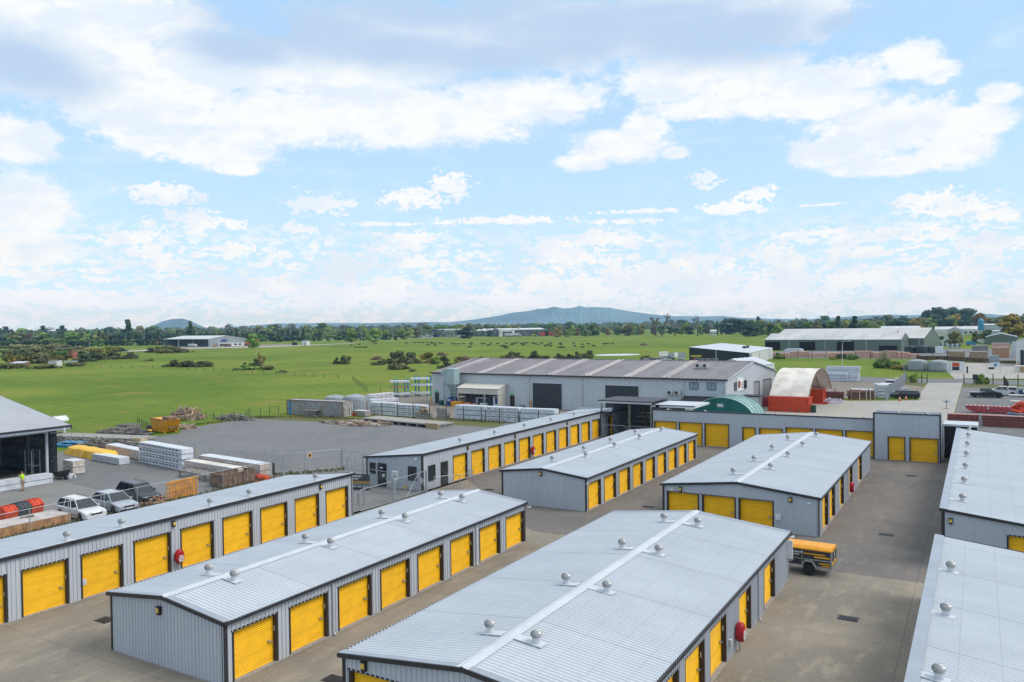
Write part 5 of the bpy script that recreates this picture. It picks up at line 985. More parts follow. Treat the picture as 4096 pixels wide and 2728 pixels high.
# drains
for i, (x, y, lb) in enumerate(((-37.3, 23.13, 'left of the left foreground gabled shed'), (-22.6, 23.67, 'between the two big foreground sheds'), (-22.4, 58.5, 'between the two middle sheds'), (-37.1, 58.5, 'between the office end and the middle shed'), (-5.47, 40.63, 'in the lighter concrete near the trailer'), (-5.4, 58.0, 'in the wide yard beyond the trailer'), (-5.44, 81.4, 'at the far end of the wide yard'))):
    t = thing('drain_grate', 'dark cast drain grate '+lb, 'drain grate', (x, y, .012), 0, 'drain grates'); b = MB()
    for k in range(8): b.box(-.42+k*.11, -.3, 0, -.36+k*.11, .3, .012)
    b.build('grate', M_dark, t); put(t, 'pit', M_deep, (-.45, -.33, -.001, .45, .33, .002)); 
# hose reels
for i, (x, y, rz, z, s, lb) in enumerate(((-41.17, 30.1, R(90), .75, 1, 'on the front-left shed between two yellow doors'), (-41.9, 74.7, R(90), .85, 1, 'on the long shed with the office, small in the distance'), (-9.15, 34.25, R(90), .7, 1, 'on the right wall of the largest foreground shed'), (-9.15, 69.05, R(90), .8, 1, 'on the side wall of the shed beside the wide yard'))):
    t = thing('hose_reel', 'red fire hose reel cover '+lb, 'hose reel', (x, y, 0), rz, 'red fire hose reels'); b = MB(); vs = []; n = 18
    for d_, sc_2 in ((0, .9), (-.08, 1), (-.26, 1), (-.32, .8)):
        for k in range(n): a = 2*math.pi*k/n; vs.append((.27*sc_2*math.cos(a), d_-.05, .85+(.46 if math.sin(a) > 0 else .40)*sc_2*math.sin(a)))
    b.add(vs, [(j*n+k, j*n+(k+1) % n, (j+1)*n+(k+1) % n, (j+1)*n+k) for j in range(3) for k in range(n)]+[tuple(range(n))[::-1], tuple(range(3*n, 4*n))]); b.build('cover', mat('red_vinyl_cover', (.42, .006, .015), .4, var=.1, bump=.3), t, smooth=True)
    text(t, 'FIRE\nHOSE\nREEL', .15, (.0, -.385, .86), (R(90), 0, 0), M_white, bold=.006, align='CENTER'); MB().cyl((0, -.15, 0), (0, -.15, .5), .02, 6).cyl((.1, -.15, 0), (.1, -.15, .5), .02, 6).build('pipe', M_steel, t)
    if i in (0, 2): o = put(shed_A if i == 0 else shed_D, 'tap_box', M_pvc, (0, -.12, 0, .16, 0, .3)); o.location = ((6.74, 24.2-3+.1, .8) if i == 0 else (10.5, 33.1-21.05, .6)); o.rotation_euler.z = R(90)
# ---------------------------------------------------------------- trailer
t = thing('cargo_trailer', 'charcoal box trailer with orange cover parked behind the largest foreground shed', 'trailer', (-9.75, 46.85, 0), R(-2)); LT, WT = 2.62, 1.3
MB().box(0, 0, .5, LT, WT, 1.42).build('body', mat('charcoal_trailer_panel', (.045, .042, .045), .45, var=.08), t)
c = MB(); c.poly3([(-.03, -.04, 1.47), (-.03, .12, 1.6), (-.03, WT-.12, 1.6), (-.03, WT+.04, 1.47), (-.03, WT+.04, 1.40), (-.03, -.04, 1.40)], (LT+.06, 0, 0))
for x in (.85, 1.75): c.poly3([(x, -.045, 1.48), (x, .12, 1.625), (x, WT-.12, 1.625), (x, WT+.045, 1.48), (x, WT+.045, 1.40), (x, -.045, 1.40)], (.05, 0, 0))
c.build('cover', mat('orange_vinyl_cover', (.80, .34, .015), .45, var=.05, bump=.2), t)
f = MB()
for x in (0, 1.02, LT-.04): f.box(x, -.03, .5, x+.04, 0, 1.38)
f.box(0, -.035, .85, LT, -.002, .9).box(0, -.035, .47, LT, -.002, .52); f.box(LT, -.02, .45, LT+.03, .04, 1.4).box(LT, WT-.04, .45, LT+.03, WT+.02, 1.4).box(LT, .04, .45, LT+.04, WT-.04, .52).box(LT, .62, .5, LT+.03, .66, 1.4); f.build('frame', M_steel, t)
MB().poly3([(1.02, -.28, .42), (1.02, -.28, .52), (1.22, -.28, .84), (1.62, -.28, .84), (1.86, -.28, .52), (1.86, -.28, .42), (1.80, -.28, .5), (1.6, -.28, .79), (1.25, -.28, .79), (1.08, -.28, .5)], (0, .28, 0)).build('mudguard', M_steel, t)
def wheel(t, x, y, r, w_, side=-1, m_rim=None):
    o = MB(); o.lathe((0, 0, 0), [(r*.62, -w_/2), (r*.93, -w_/2), (r, -w_/3), (r, w_/3), (r*.93, w_/2), (r*.62, w_/2)], 22); W_ = o.build('wheel', mat('tyre_rubber', (.018, .018, .02), .8), t); W_.rotation_euler.x = R(90); W_.location = (x, y, r)
    q = MB(); q.lathe((0, 0, 0), [(r*.63, -w_*.3), (r*.63, w_*.34), (r*.55, w_*.42), (r*.5, w_*.3), (.01, w_*.38)], 18)
    for k in range(6): a = k*math.pi/3; q.obox((r*.33*math.cos(a), r*.33*math.sin(a), w_*.4), (r*.22*math.cos(a), r*.22*math.sin(a), 0), (-.03*math.sin(a), .03*math.cos(a), 0), (0, 0, .012))
    Q = q.build('rim', m_rim or M_alu, W_); Q.rotation_euler.x = 0 if side < 0 else math.pi; return W_
wheel(t, 1.43, -.13, .33, .22); wheel(t, 1.43, WT+.13, .33, .22, 1)
MB().bar((0, .4, .45), (-1.2, WT/2, .45), .07).bar((0, WT-.4, .45), (-1.2, WT/2, .45), .07).build('drawbar', M_steel, t); MB().cyl((LT-.15, -.05, .0), (LT-.15, -.05, .45), .03, 6).build('prop_stand', M_steel, t)
text(t, 'cambridge\nstorage', .17, (.42, -.045, 1.19), (R(90), 0, 0), M_white, bold=.005); text(t, 'cambridge\nstorage', .10, (.2, -.045, .72), (R(90), 0, 0), M_white, bold=.003)
ylb = mat('amber_print', (.75, .38, .02), .5, var=.02)
for (s_, th) in ((.17, .02), (.11, .018), (.05, .018)):
    cx, cz = .2, 1.13; put(t, 'logo_square', ylb, (cx-s_, -.045, cz-s_, cx+s_, -.04, cz-s_+th), (cx-s_, -.045, cz+s_-th, cx+s_, -.04, cz+s_), (cx-s_, -.045, cz-s_, cx-s_+th, -.04, cz+s_), (cx+s_-th, -.045, cz-s_, cx+s_, -.04, cz+s_))
for (x0, x1, z0, z1) in ((1.1, 2.3, 1.16, 1.23), (1.7, 2.55, 1.0, 1.10), (1.95, 2.55, .68, .75), (2.1, 2.55, .56, .62), (.02, .14, .62, .76)): put(t, 'amber_stripe', ylb, (x0, -.042, z0, x1, -.036, z1))
put(t, 'amber_stripe', ylb, (LT+.0, .1, .6, LT+.01, .55, .8)); put(t, 'amber_stripe', ylb, (LT+.0, .72, .6, LT+.01, 1.2, .85)); put(t, 'white_panel', M_white, (LT, .75, 1.0, LT+.01, .85, 1.3))
# ---------------------------------------------------------------- vehicles
CARG = {}
def car(label, p, rz, col, kind='wagon', L=4.5, Wd=1.72, H=1.42, cat='car', group=None, rails=False, detail=True, name='parked_car'):
    t = thing(name, label, cat, p, rz, group); key = 'paint_%d_%d_%d' % tuple(int(c*100) for c in col)
    mp = mat(key, col, .25, .15, var=.02, spec=.6); wr = .31; hw = Wd/2; b_ = .86*H/1.42
    # x forward; nose at +L/2
    n, e = L/2, -L/2; fx, rx = n-.85, e+.78
    if kind == 'ute':
        top = [(e, .95), (e+1.55, .98), (n-1.75, b_+.12), (n-1.25, b_+.13), (n-.35, b_+.02), (n-.05, .75)]; H = max(H, 1.75); wr = .37; gh = dict(x0=e+1.6, x1=n-1.35, t0=e+1.75, t1=n-2.2)
    elif kind == 'hatch': top = [(e+.02, .9), (e+.25, b_+.02), (n-1.15, b_), (n-.4, b_-.12), (n-.03, .68)]; gh = dict(x0=e+.2, x1=n-1.1, t0=e+.75, t1=n-1.95)
    elif kind == 'sedan': top = [(e, .85), (e+.15, b_+.02), (e+.9, b_+.04), (n-1.2, b_), (n-.35, b_-.12), (n-.03, .65)]; gh = dict(x0=e+.6, x1=n-1.15, t0=e+1.3, t1=n-2.0)
    else: top = [(e+.02, .85), (e+.1, b_+.03), (n-1.25, b_), (n-.4, b_-.1), (n-.03, .68)]; gh = dict(x0=e+.08, x1=n-1.15, t0=e+.42, t1=n-1.95)
    prof = top+[(n, .5), (n-.06, .24)]
    def arch(cx): return [(cx+(wr+.07)*math.cos(a), wr+(wr+.07)*math.sin(a)) for a in [math.pi*k/8 for k in range(9)]]
    prof += [(fx+wr+.08, .22)]+arch(fx)[1:-1]+[(fx-wr-.08, .2), (rx+wr+.08, .2)]+arch(rx)[1:-1]+[(rx-wr-.08, .24), (e+.03, .3), (e-.02, .55)]
    m = MB(); N = len(prof); secs = [(-hw+.0, 0.0, 1), (-hw+.10, 1, 1)]
    vs = []
    for (y, sh) in ((-hw, 0), (-hw+.09, 1), (hw-.09, 1), (hw, 0)):
        for (x, z) in prof:
            k = .965 if sh == 0 else 1; zz = z if z < .45 else (z-.03 if sh == 0 else z); vs.append((x*k, y, zz))
    fs = [(j*N+i, j*N+(i+1) % N, (j+1)*N+(i+1) % N, (j+1)*N+i) for j in range(3) for i in range(N)]+[tuple(range(N))[::-1], tuple(range(3*N, 4*N))]
    m.add(vs, fs); bo = m.build('body', mp, t, smooth=True); bv = bo.modifiers.new('b', 'BEVEL'); bv.width = .05; bv.segments = 2; bv.limit_method = 'ANGLE'; bv.angle_limit = R(28); bv.harden_normals = True
    q = MB(); zb, zt = b_-.02+(.12 if kind == 'ute' else 0), H-.03; yb, yt = hw-.06, hw-.27; B4 = [(gh['x0'], yb), (gh['x1'], yb), (gh['x1'], -yb), (gh['x0'], -yb)]; T4 = [(gh['t0'], yt), (gh['t1'], yt), (gh['t1'], -yt), (gh['t0'], -yt)]
    q.add([(x, y, zb) for x, y in B4]+[(x, y, zt) for x, y in T4], [(0, 1, 5, 4), (1, 2, 6, 5), (2, 3, 7, 6), (3, 0, 4, 7), (4, 5, 6, 7)]); q.build('windows', M_glass, t)
    r = MB(); r.add([(gh['t0']-.05, -yt-.02, zt-.02), (gh['t1']+.02, -yt-.02, zt-.02), (gh['t1']+.02, yt+.02, zt-.02), (gh['t0']-.05, yt+.02, zt-.02), (gh['t0']+.05, -yt+.08, zt+.04), (gh['t1']-.1, -yt+.08, zt+.03), (gh['t1']-.1, yt-.08, zt+.03), (gh['t0']+.05, yt-.08, zt+.04)], [(0, 1, 5, 4), (1, 2, 6, 5), (2, 3, 7, 6), (3, 0, 4, 7), (4, 5, 6, 7), (3, 2, 1, 0)])
    for s in (-1, 1):
        for (xb, xt, wd) in ((gh['x0'], gh['t0'], .06), (gh['x1'], gh['t1'], .05)): r.bar((xb, s*(yb+.005), zb), (xt, s*(yt+.005), zt), wd)
        ps = [.38, .68] if kind in ('wagon',) else [.5]
        for f_ in ps: r.bar((gh['x0']+(gh['x1']-gh['x0'])*f_, s*(yb+.008), zb), (gh['t0']+(gh['t1']-gh['t0'])*f_, s*(yt+.008), zt), .04)
    r.build('roof', mp, t)
    if rails:
        for s in (-1, 1): MB().tube([(gh['t0'], s*(yt-.02), zt+.03), (gh['t0']+.2, s*(yt-.02), zt+.11), (gh['t1']-.3, s*(yt-.02), zt+.1), (gh['t1']-.1, s*(yt-.02), zt+.03)], .018, 5).build('roof_rail', M_dark, t)
    for x in (fx, rx):
        wheel(t, x, -hw+.11, wr, .2); wheel(t, x, hw-.11, wr, .2, 1)
    if detail:
        for s in (-1, 1):
            MB().obox((n-.12, s*(hw-.30), .62), (.09, 0, -.0), (-.04*s, .2, 0), (0, 0, .07)).build('headlight', mat('headlight_glass', (.55, .6, .62), .15), t); MB().obox((e+.03, s*(hw-.18), .78), (.05, 0, 0), (0, .12, 0), (0, 0, .1)).build('tail_light', mat('tail_light_red', (.4, .01, .01), .3), t)
            MB().obox((gh['x1']-.25, s*(hw+.06), b_+.06), (.07, 0, 0), (0, .09, 0), (0, 0, .06)).build('mirror', mp, t)
        MB().box(n-.06, -.42, .5, n+.012, .42, .62).build('grille', M_dark, t); MB().box(n-.05, -hw+.15, .25, n+.02, hw-.15, .36).build('bumper', M_dark if kind != 'wagon' else mp, t); MB().box(n+.01, -.25, .38, n+.03, .25, .48).build('number_plate', M_white, t)
        MB().box(rx+.4, -hw-.012, .42, fx-.4, -hw+.02, .47).build('side_trim', M_dark if col[0] > .3 else mp, t)
    return t
# left yard: three cars side by side, noses to the fence
nose = R(-4)
car('white estate car, nearest of the three parked by the fence', (-59.85, 35.35, 0), R(-3), (.72, .72, .70), 'wagon', 4.55, 1.70, 1.48, rails=True)
car('silver hatchback parked in the middle of the three by the fence', (-59.9, 38.1, 0), R(-3), (.42, .45, .48), 'hatch', 4.4, 1.74, 1.45)
car('black estate car with roof rails, farthest of the three by the fence', (-61.3, 41.2, 0), R(-8), (.015, .017, .022), 'wagon', 4.65, 1.74, 1.52, rails=True)
# right driveway
car('black estate car beside the orange cones on the driveway', (-11.75, 163.9, 0), R(0), (.012, .014, .016), 'wagon', 4.7, 1.78, 1.55).rotation_euler.z = R(180)
car('pale blue hatchback behind the black estate car', (-13.3, 166.6, 0), R(180), (.22, .28, .36), 'hatch', 4.2, 1.7, 1.4)
car('silver sedan farthest of the three cars beside the driveway', (-13.0, 170.5, 0), R(180), (.45, .46, .47), 'sedan', 4.6, 1.75, 1.45)
u_ = car('dark double cab pickup truck parked on the gravel right of the driveway', (1.15, 171.3, 0), 0, (.02, .028, .035), 'ute', 5.3, 1.85, 1.8, cat='pickup truck', name='pickup_truck'); put(u_, 'tray_cover', M_steel, (-2.6, -.82, .98, -1.1, .82, 1.03))
u_ = car('white double cab pickup with canopy behind the dark pickup', (3.6, 177.0, 0), R(180), (.66, .66, .66), 'ute', 5.2, 1.85, 1.8, cat='pickup truck', name='pickup_truck'); MB().poly3([(-2.6, -.85, .98), (-2.45, -.75, 1.75), (-1.0, -.75, 1.78), (-.95, -.85, .98)], (0, 1.6, 0)).build('canopy', mat('paint_66_66_66', (.66, .66, .66)), u_); put(u_, 'canopy_window', M_glass, (-2.3, -.86, 1.25, -1.2, -.82, 1.6)); put(u_, 'canopy_window', M_glass, (-2.3, .8, 1.25, -1.2, .86, 1.6))
# cars at the black shop and beyond the works gable
for i, (f, x, y, col, kd, lb, rz) in enumerate((('A2', 1265, 532, (.6, .6, .6), 'hatch', 'white hatchback half hidden behind the works roof, far left', 20), ('A2', 1305, 524, (.05, .055, .06), 'wagon', 'dark car behind the works roof, between white cars', 20), ('A2', 1365, 522, (.40, .42, .44), 'wagon', 'silver estate car in front of the grey fence by the black shop', 10), ('A2', 1420, 520, (.6, .6, .6), 'hatch', 'white hatchback beside the silver estate by the grey fence', 15), ('A2', 1448, 512, (.03, .03, .04), 'wagon', 'black car nearest the grey fence left of the black shop', 20), ('A2', 1560, 534, (.5, .5, .52), 'sedan', 'silver sedan below the black shop, behind the works roof', 5), ('A3', 195, 700, (.62, .62, .62), 'hatch', 'white hatchback between the works gable and the white canopy', 0), ('A3', 205, 668, (.4, .42, .45), 'sedan', 'silver sedan behind the white hatchback at the works gable', 0))):
    car(lb, g(f, x, y), R(rz), col, kd, detail=False)
# highway traffic
for i, (f, x, y, col, kd, lb) in enumerate((('A0', 165, 386, (.65, .65, .65), 'sedan', 'white car towing on the highway at the far left'), ('A0', 510, 380, (.65, .65, .65), 'hatch', 'white car on the highway left of the green road sign'), ('A0', 563, 380, (.05, .06, .08), 'wagon', 'dark car on the highway following the white one'), ('A0', 870, 374, (.3, .33, .37), 'sedan', 'grey car on the highway right of the road signs'), ('A0', 1222, 364, (.45, .2, .15), 'sedan', 'reddish car on the highway left of the grey depot'), ('A0', 2297, 340, (.6, .6, .6), 'sedan', 'white car on the highway at the pale green tree'), ('A1', 155, 338, (.6, .62, .65), 'sedan', 'white car on the highway left of the small white kiosk'), ('A1', 430, 334, (.55, .4, .4), 'wagon', 'pale red van on the highway above the street lamp'), ('A1', 458, 334, (.5, .12, .08), 'hatch', 'small red car on the highway by the pale van'))):
    car(lb, g(f, x, y), R(8), col, kd, detail=False, L=6.0 if i == 0 else 4.6)
# ---------------------------------------------------------------- people
def skin_body(name, joints, edges, m, parent, lv=2, smooth=True):
    me = bpy.data.meshes.new(name); me.from_pydata([j[:3] for j in joints], edges, []); o = bpy.data.objects.new(name, me); COL.objects.link(o)
    md = o.modifiers.new('s', 'SKIN'); me.skin_vertices.new() if not me.skin_vertices else None
    for i, j in enumerate(joints): me.skin_vertices[0].data[i].radius = (j[3], j[4] if len(j) > 4 else j[3]); me.skin_vertices[0].data[i].use_root = (i == 0)
    ss_ = o.modifiers.new('u', 'SUBSURF'); ss_.levels = lv; ss_.render_levels = lv
    me.materials.append(m); o.parent = parent; return o
M_skin = mat('skin', (.42, .24, .16), .55, var=.05); M_hiv = mat('fluorescent_yellow_green', (.50, .80, .02), .7, var=.06, scale=5); M_short = mat('beige_shorts', (.36, .29, .22), .8, var=.08); M_hair = mat('brown_hair', (.07, .04, .025), .8, var=.2); M_boot = mat('dark_boots', (.03, .02, .015), .8)
def person(label, p, rz, shirt, shorts, s=1.0, arm='face'):
    t = thing('person', label, 'person', p, rz); t.scale = (s, s, s)
    J = [(0, 0, .98, .135, .10), (0, 0, 1.18, .13, .09), (0, .0, 1.38, .165, .10), (0, 0, 1.48, .06, .06), (0, -.01, 1.56, .055, .06), (0, -.02, 1.66, .078, .095), (0, -.01, 1.75, .06, .075),
         (-.19, 0, 1.43, .055), (-.25, -.06, 1.17, .045), (-.10, -.25, 1.36, .036), (-.05, -.27, 1.52, .034), (.19, 0, 1.43, .055), (.25, -.05, 1.17, .045), (.16, -.22, 1.30, .036), (.10, -.25, 1.40, .034),
         (-.10, 0, .92, .09), (-.13, -.01, .50, .065), (-.15, .03, .10, .045), (-.15, -.08, .04, .042), (.10, 0, .92, .09), (.15, .02, .50, .065), (.18, .06, .10, .045), (.18, -.05, .04, .042)]
    E_ = [(0, 1), (1, 2), (2, 3), (3, 4), (4, 5), (5, 6), (2, 7), (7, 8), (8, 9), (9, 10), (2, 11), (11, 12), (12, 13), (13, 14), (0, 15), (15, 16), (16, 17), (17, 18), (0, 19), (19, 20), (20, 21), (21, 22)]
    skin_body('body', J, E_, M_skin, t)
    S = [(0, 0, .92, .15, .115), (0, 0, 1.18, .15, .115), (0, 0, 1.38, .18, .12), (0, 0, 1.46, .09, .09), (-.20, 0, 1.42, .07), (-.25, -.05, 1.22, .062), (.20, 0, 1.42, .07), (.25, -.04, 1.22, .062)]
    skin_body('shirt', S, [(0, 1), (1, 2), (2, 3), (2, 4), (4, 5), (2, 6), (6, 7)], shirt, t)
    skin_body('shorts', [(0, 0, .94, .155, .12), (-.11, 0, .86, .105), (-.14, -.005, .56, .095), (.11, 0, .86, .105), (.15, .01, .56, .095)], [(0, 1), (1, 2), (0, 3), (3, 4)], shorts, t)
    skin_body('hair', [(0, .02, 1.68, .085, .09), (0, .0, 1.78, .075, .09)], [(0, 1)], M_hair, t)
    skin_body('nose', [(0, -.105, 1.665, .012), (0, -.125, 1.64, .015)], [(0, 1)], M_skin, t, 1)
    for sx in (-1, 1):
        skin_body('boot', [(sx*.155, .05 if sx < 0 else .08, .12, .06), (sx*.155+.01, .03, .05, .055), (sx*.16, -.14, .04, .045)], [(0, 1), (1, 2)], M_boot, t, 1)
        for k in range(5): # fingers of the raised hands
            bx = sx*(.05 if sx < 0 else .10); bz = 1.54 if sx < 0 else 1.42; skin_body('finger', [(bx+(k-2)*.014, -.28, bz, .008), (bx+(k-2)*.014, -.30, bz+.03-abs(k-2)*.004, .008), (bx+(k-2)*.013, -.285, bz+.055-abs(k-2)*.006, .007)], [(0, 1), (1, 2)], M_skin, t, 1)
        skin_body('eye', [(sx*.03, -.108, 1.69, .009), (sx*.03, -.112, 1.69, .008)], [(0, 1)], M_dark, t, 1)
    return t
person('person in fluorescent yellow-green shirt and beige shorts standing with hands raised to face', (-74.8, 38.86, 0), R(-60), M_hiv, M_short, 1.02)
# ---------------------------------------------------------------- right-hand yards
a3 = lambda x, y, z=0.: g('A3', x, y, z)
RY = 'timber stacks beside the driveway'
pack('timber_pack', 'white wrapped timber pack on top rear, left of the street lamp base', 'timber stack', (-33.5, 212.5), (-25.6, 212.5), 1.6, 3.4, M_wraps, 4, group=RY, seed=11)
pack('timber_pack', 'white wrapped timber pack in front, left of the street lamp base', 'timber stack', (-34.5, 207.5), (-27.8, 207.5), 1.6, 2.0, M_wraps, 3, group=RY, seed=12)
pack('timber_pack', 'narrow white wrapped timber pack at the fence end of the white stacks', 'timber stack', (-27.3, 206.5), (-25.3, 206.5), 1.6, 1.9, M_wraps, 2, group=RY, seed=13)
pack('timber_pack', 'dark brown timber pack right of the far orange container', 'timber stack', (-26.0, 158.3), (-21.9, 158.3), 1.2, 1.35, M_redt if False else M_brick, 2, group=RY)
pack('timber_pack', 'long red-brown timber pack behind the pale posts by the driveway cars', 'timber stack', (-20.6, 158.0), (-16.6, 160.3), 1.4, 1.6, mat('red_brown_timber', (.20, .10, .075), .8, var=.3, scale=3, lines=[(2, .2, .04, .5)]), 3, group=RY)
for i, (x, y, l, h, m, lb) in enumerate(((-16.4, 162, 1.8, 2.6, M_wraps, 'white wrapped stack nearest the driveway cars'), (-17.6, 167.5, 2.6, 2.4, M_wraps, 'white-topped stack behind the red-brown timber'), (-19.5, 164, 2.0, 1.5, M_wraps, 'pale blue-white pack behind the red-brown timber'), (-21.5, 166, 1.8, 1.3, M_redt, 'dark red pack with pallets at the left of the pale stacks'), (-18.2, 184, 2.2, 1.3, M_redt, 'dark red pack with pale boards on top along the side fence'), (-17.6, 190, 2.4, 1.6, mat('plum_wrapped_pack', (.10, .06, .12), .6), 'plum coloured pack along the side fence'), (-16.6, 200, 1.6, 1.4, M_redt, 'far small red and white pack along the side fence'))):
    pack('timber_pack', lb, 'timber stack', (x, y), (x+l, y+.2), 2.2, h, m, max(1, round(h/.65)), group=RY, m_top=M_wrap if m not in (M_wraps,) else None, seed=20+i)
for i, (x, y) in enumerate(((-20.4, 157.0), (-19.0, 157.6), (-17.9, 158.2), (-17.3, 158.8), (-16.6, 159.4))):
    bollard('pale wooden stake, one of five standing in front of the red-brown timber', x, y, 1.7, M_cream, .06, group='stakes in front of the red-brown timber', name='stake')
fence('post_fence', 'dark post fence along the front of the driveway timber stacks', [(-25.5, 157.2), (-23.2, 157.5), (-20.3, 155.9), (-14.6, 158.8)], 2.1, 3.2, .07, wires=(.5, 1.5), top=False, m_post=M_fpost, m_wire=M_fpost)
fence('picket_fence', 'grey close-set paling fence running back beside the driveway', [(-14.6, 158.8), (-14.9, 208.5)], 2.3, 1.1, .09, wires=(.6, 1.9), top=False, m_post=mat('weathered_grey_paling', (.30, .32, .35), .8), wd=.05)
fence('post_fence', 'dark gateway fence left of the road entrance', [(-14.8, 208.6), (-12.8, 209.2), (-10.4, 206)], 2.1, 2.0, .1, wires=(1.2,), top=False, m_post=M_fpost, m_wire=M_fpost, wd=.12)
fence('post_fence', 'dark rail fence right of the road entrance', [(-3.0, 205.9), (2.64, 206.8), (12, 205)], 2.3, 5.0, .1, wires=(1.3,), top=False, m_post=M_fpost, m_wire=M_fpost, wd=.12)
t = fence('mesh_fence', 'dark leaning mesh fence running down towards the pickups', [(4.6, 204), (4.9, 182.7)], 2.2, 2.4, .06, wires=(.3, .6, .9, 1.2, 1.5, 1.8), top=True, m_post=M_fpost, m_wire=M_fpost, wd=.06)
c_ = thing('gate_sign', 'dark notice board on the fence right of the road entrance', 'sign', (-1.3, 205.9, 0)); put(c_, 'board', M_dark, (0, -.1, 1.1, 1.0, 0, 2.3)); put(c_, 'leg', M_fpost, (.1, 0, 0, .18, .08, 1.2))
for i, (x, y, lb) in enumerate(((1290, 865, 'left of two orange traffic cones in front of the black estate car'), (1345, 860, 'right of two orange traffic cones in front of the black estate car'))):
    p = a3(x, y); t = thing('traffic_cone', lb, 'traffic cone', p, 0, 'orange traffic cones'); MB().lathe((0, 0, 0), [(.2, .04), (.04, .95)], 12).build('cone', M_orange, t); put(t, 'base', M_orange, (-.28, -.28, 0, .28, .28, .05)); MB().lathe((0, 0, 0), [(.15, .4), (.105, .62)], 12).build('band', M_white, t)
p = a3(1177, 857); bollard('pale plastic bollard at the end of the dark post fence', p.x, p.y, 1.3, M_cream, .14)
p = a3(1690, 930); t = thing('sandwich_sign', 'small white sign on a thin stand in the middle of the driveway', 'sign', p); put(t, 'board', M_white, (-.5, -.03, .9, .5, .03, 1.5)); put(t, 'mark', M_dark, (-.1, -.04, 1.0, .15, -.031, 1.25)); MB().cyl((0, 0, 0), (0, 0, .95), .04, 6).build('stand', M_dark, t); MB().lathe((0, 0, 0), [(.4, 0), (.4, .05)], 12).build('base', M_dark, t)
p = a3(530, 965); t = thing('wheelie_bin', 'dark green bin at the corner of the orange-red container', 'bin', p); put(t, 'body', mat('dark_green_plastic', (.01, .06, .04), .6), (0, 0, 0, .7, .7, 1.1)); put(t, 'lid', MATS['dark_green_plastic'], (-.04, -.06, 1.1, .74, .74, 1.18))
pack('timber_pack', 'dark red steel-banded pack between the works gable and the near container', 'timber stack', (-35.0, 139.5), (-30.2, 138.6), 1.2, 1.7, M_redt, 2)
heap('steel_sections', 'small pile of white and lilac sections in front of the far container', 'steel sections', a3(690, 880), 1.6, 1.6, .8, 16, 3.2, mat('lilac_white_paint', (.5, .46, .52), .5), dirx=.7, th=.12, wd=.3)
heap('steel_sections', 'low pile of red sections below the far orange-red container', 'steel sections', a3(590, 890), 1.4, .6, .4, 14, 1.8, M_orange, dirx=0)
t = thing('beam_bundle', 'long bundle of red boards with pale straps lying on the gravel', 'beam bundle', (-1.9, 142, 0), R(-4)); b = MB(); b.poly3([(0, 0, .75), (.5, 0, .35), (1.4, 0, .12), (5.3, 0, .12), (6.2, 0, .55), (6.0, 0, 1.05), (.05, 0, 1.15)], (0, 1.2, 0)); b.build('boards', M_redt, t)
for i in range(11): put(t, 'strap', M_canvas, (.15+i*.55, -.02, 1.1, .27+i*.55, 1.22, 1.17))
put(t, 'print', M_pvc, (2.9, -.02, .7, 3.2, -.005, .95))
t = thing('beam', 'blue steel beam lying past the red board bundle at the right edge', 'beam', a3(2215, 985), R(0)); put(t, 'flange', mat('pale_blue_beam', (.20, .38, .48), .5), (0, 0, .25, 6.5, .35, .3), ); put(t, 'flange', M_cyan, (0, 0, 0, 6.5, .35, .05)); put(t, 'web', M_cyan, (0, .15, .05, 6.5, .2, .25))
pack('timber_pack', 'yellow-brown timber bundle behind the long red pack row', 'timber stack', (.15, 130.6), (3.3, 130.6), .9, .75, mat('golden_timber', (.50, .33, .15), .8, var=.25, scale=3, lines=[(2, .15, .03, .5)]), 3)
t = pack('timber_pack', 'long row of red boards behind the right-hand shed, left of the gap', 'timber stack', (-3.9, 124.2), (-.2, 124.2), 1.3, 1.5, M_brick, 2, bearer=.03, m_top=mat('pale_red_board_tops', (.50, .24, .22), .8, var=.3, scale=4)); pack('timber_pack', 'long row of red boards behind the right-hand shed, right of the gap', 'timber stack', (.3, 124.2), (8, 123.6), 1.3, 1.5, M_brick, 2, bearer=.03, m_top=MATS['pale_red_board_tops'])
bollard('grey vent-like concrete pillar in the gap of the red board row', 0.05, 124.4, 1.6, M_conc, .28, name='pillar')
heap('steel_parts', 'jumble of bright orange-red steel parts at the right edge', 'steel parts', (6.3, 146), 2.2, 3.0, 1.6, 60, 2.2, M_orange, flat=.3, th=.15, wd=.35)
heap('steel_parts', 'jumble of dark grey and brown rack parts at the right edge', 'steel parts', (5.6, 134), 2.2, 2.0, 1.0, 50, 2.6, M_scrapg, flat=.2)
for i, (x, y, l) in enumerate(((2225, 825, 5.0), (2240, 880, 1.6))): 
    t = MB().cyl((0, 0, .4), (l, 0, .4), .2, 8).cyl((l, 0, .4), (l+.1, 0, .4), .24, 8).build('pipe', M_canvas, None); t.location = a3(x, y+8); tag(t, ('long pale pipe lying in front of the white pickup', 'short pale pipe lying below the long pale pipe')[i], 'pipe')
c_ = thing('flat_trailer', 'white-topped utility trailer at the right edge behind the pickups', 'trailer', (6.2, 174.5, 0)); put(c_, 'deck', M_silo, (0, 0, 1.3, 3.2, 1.6, 1.7)); put(c_, 'body', M_blue, (0.1, .1, .5, 3.0, 1.5, 1.3)); wheel(c_, .8, -.05, .35, .2); wheel(c_, 2.2, -.05, .35, .2)
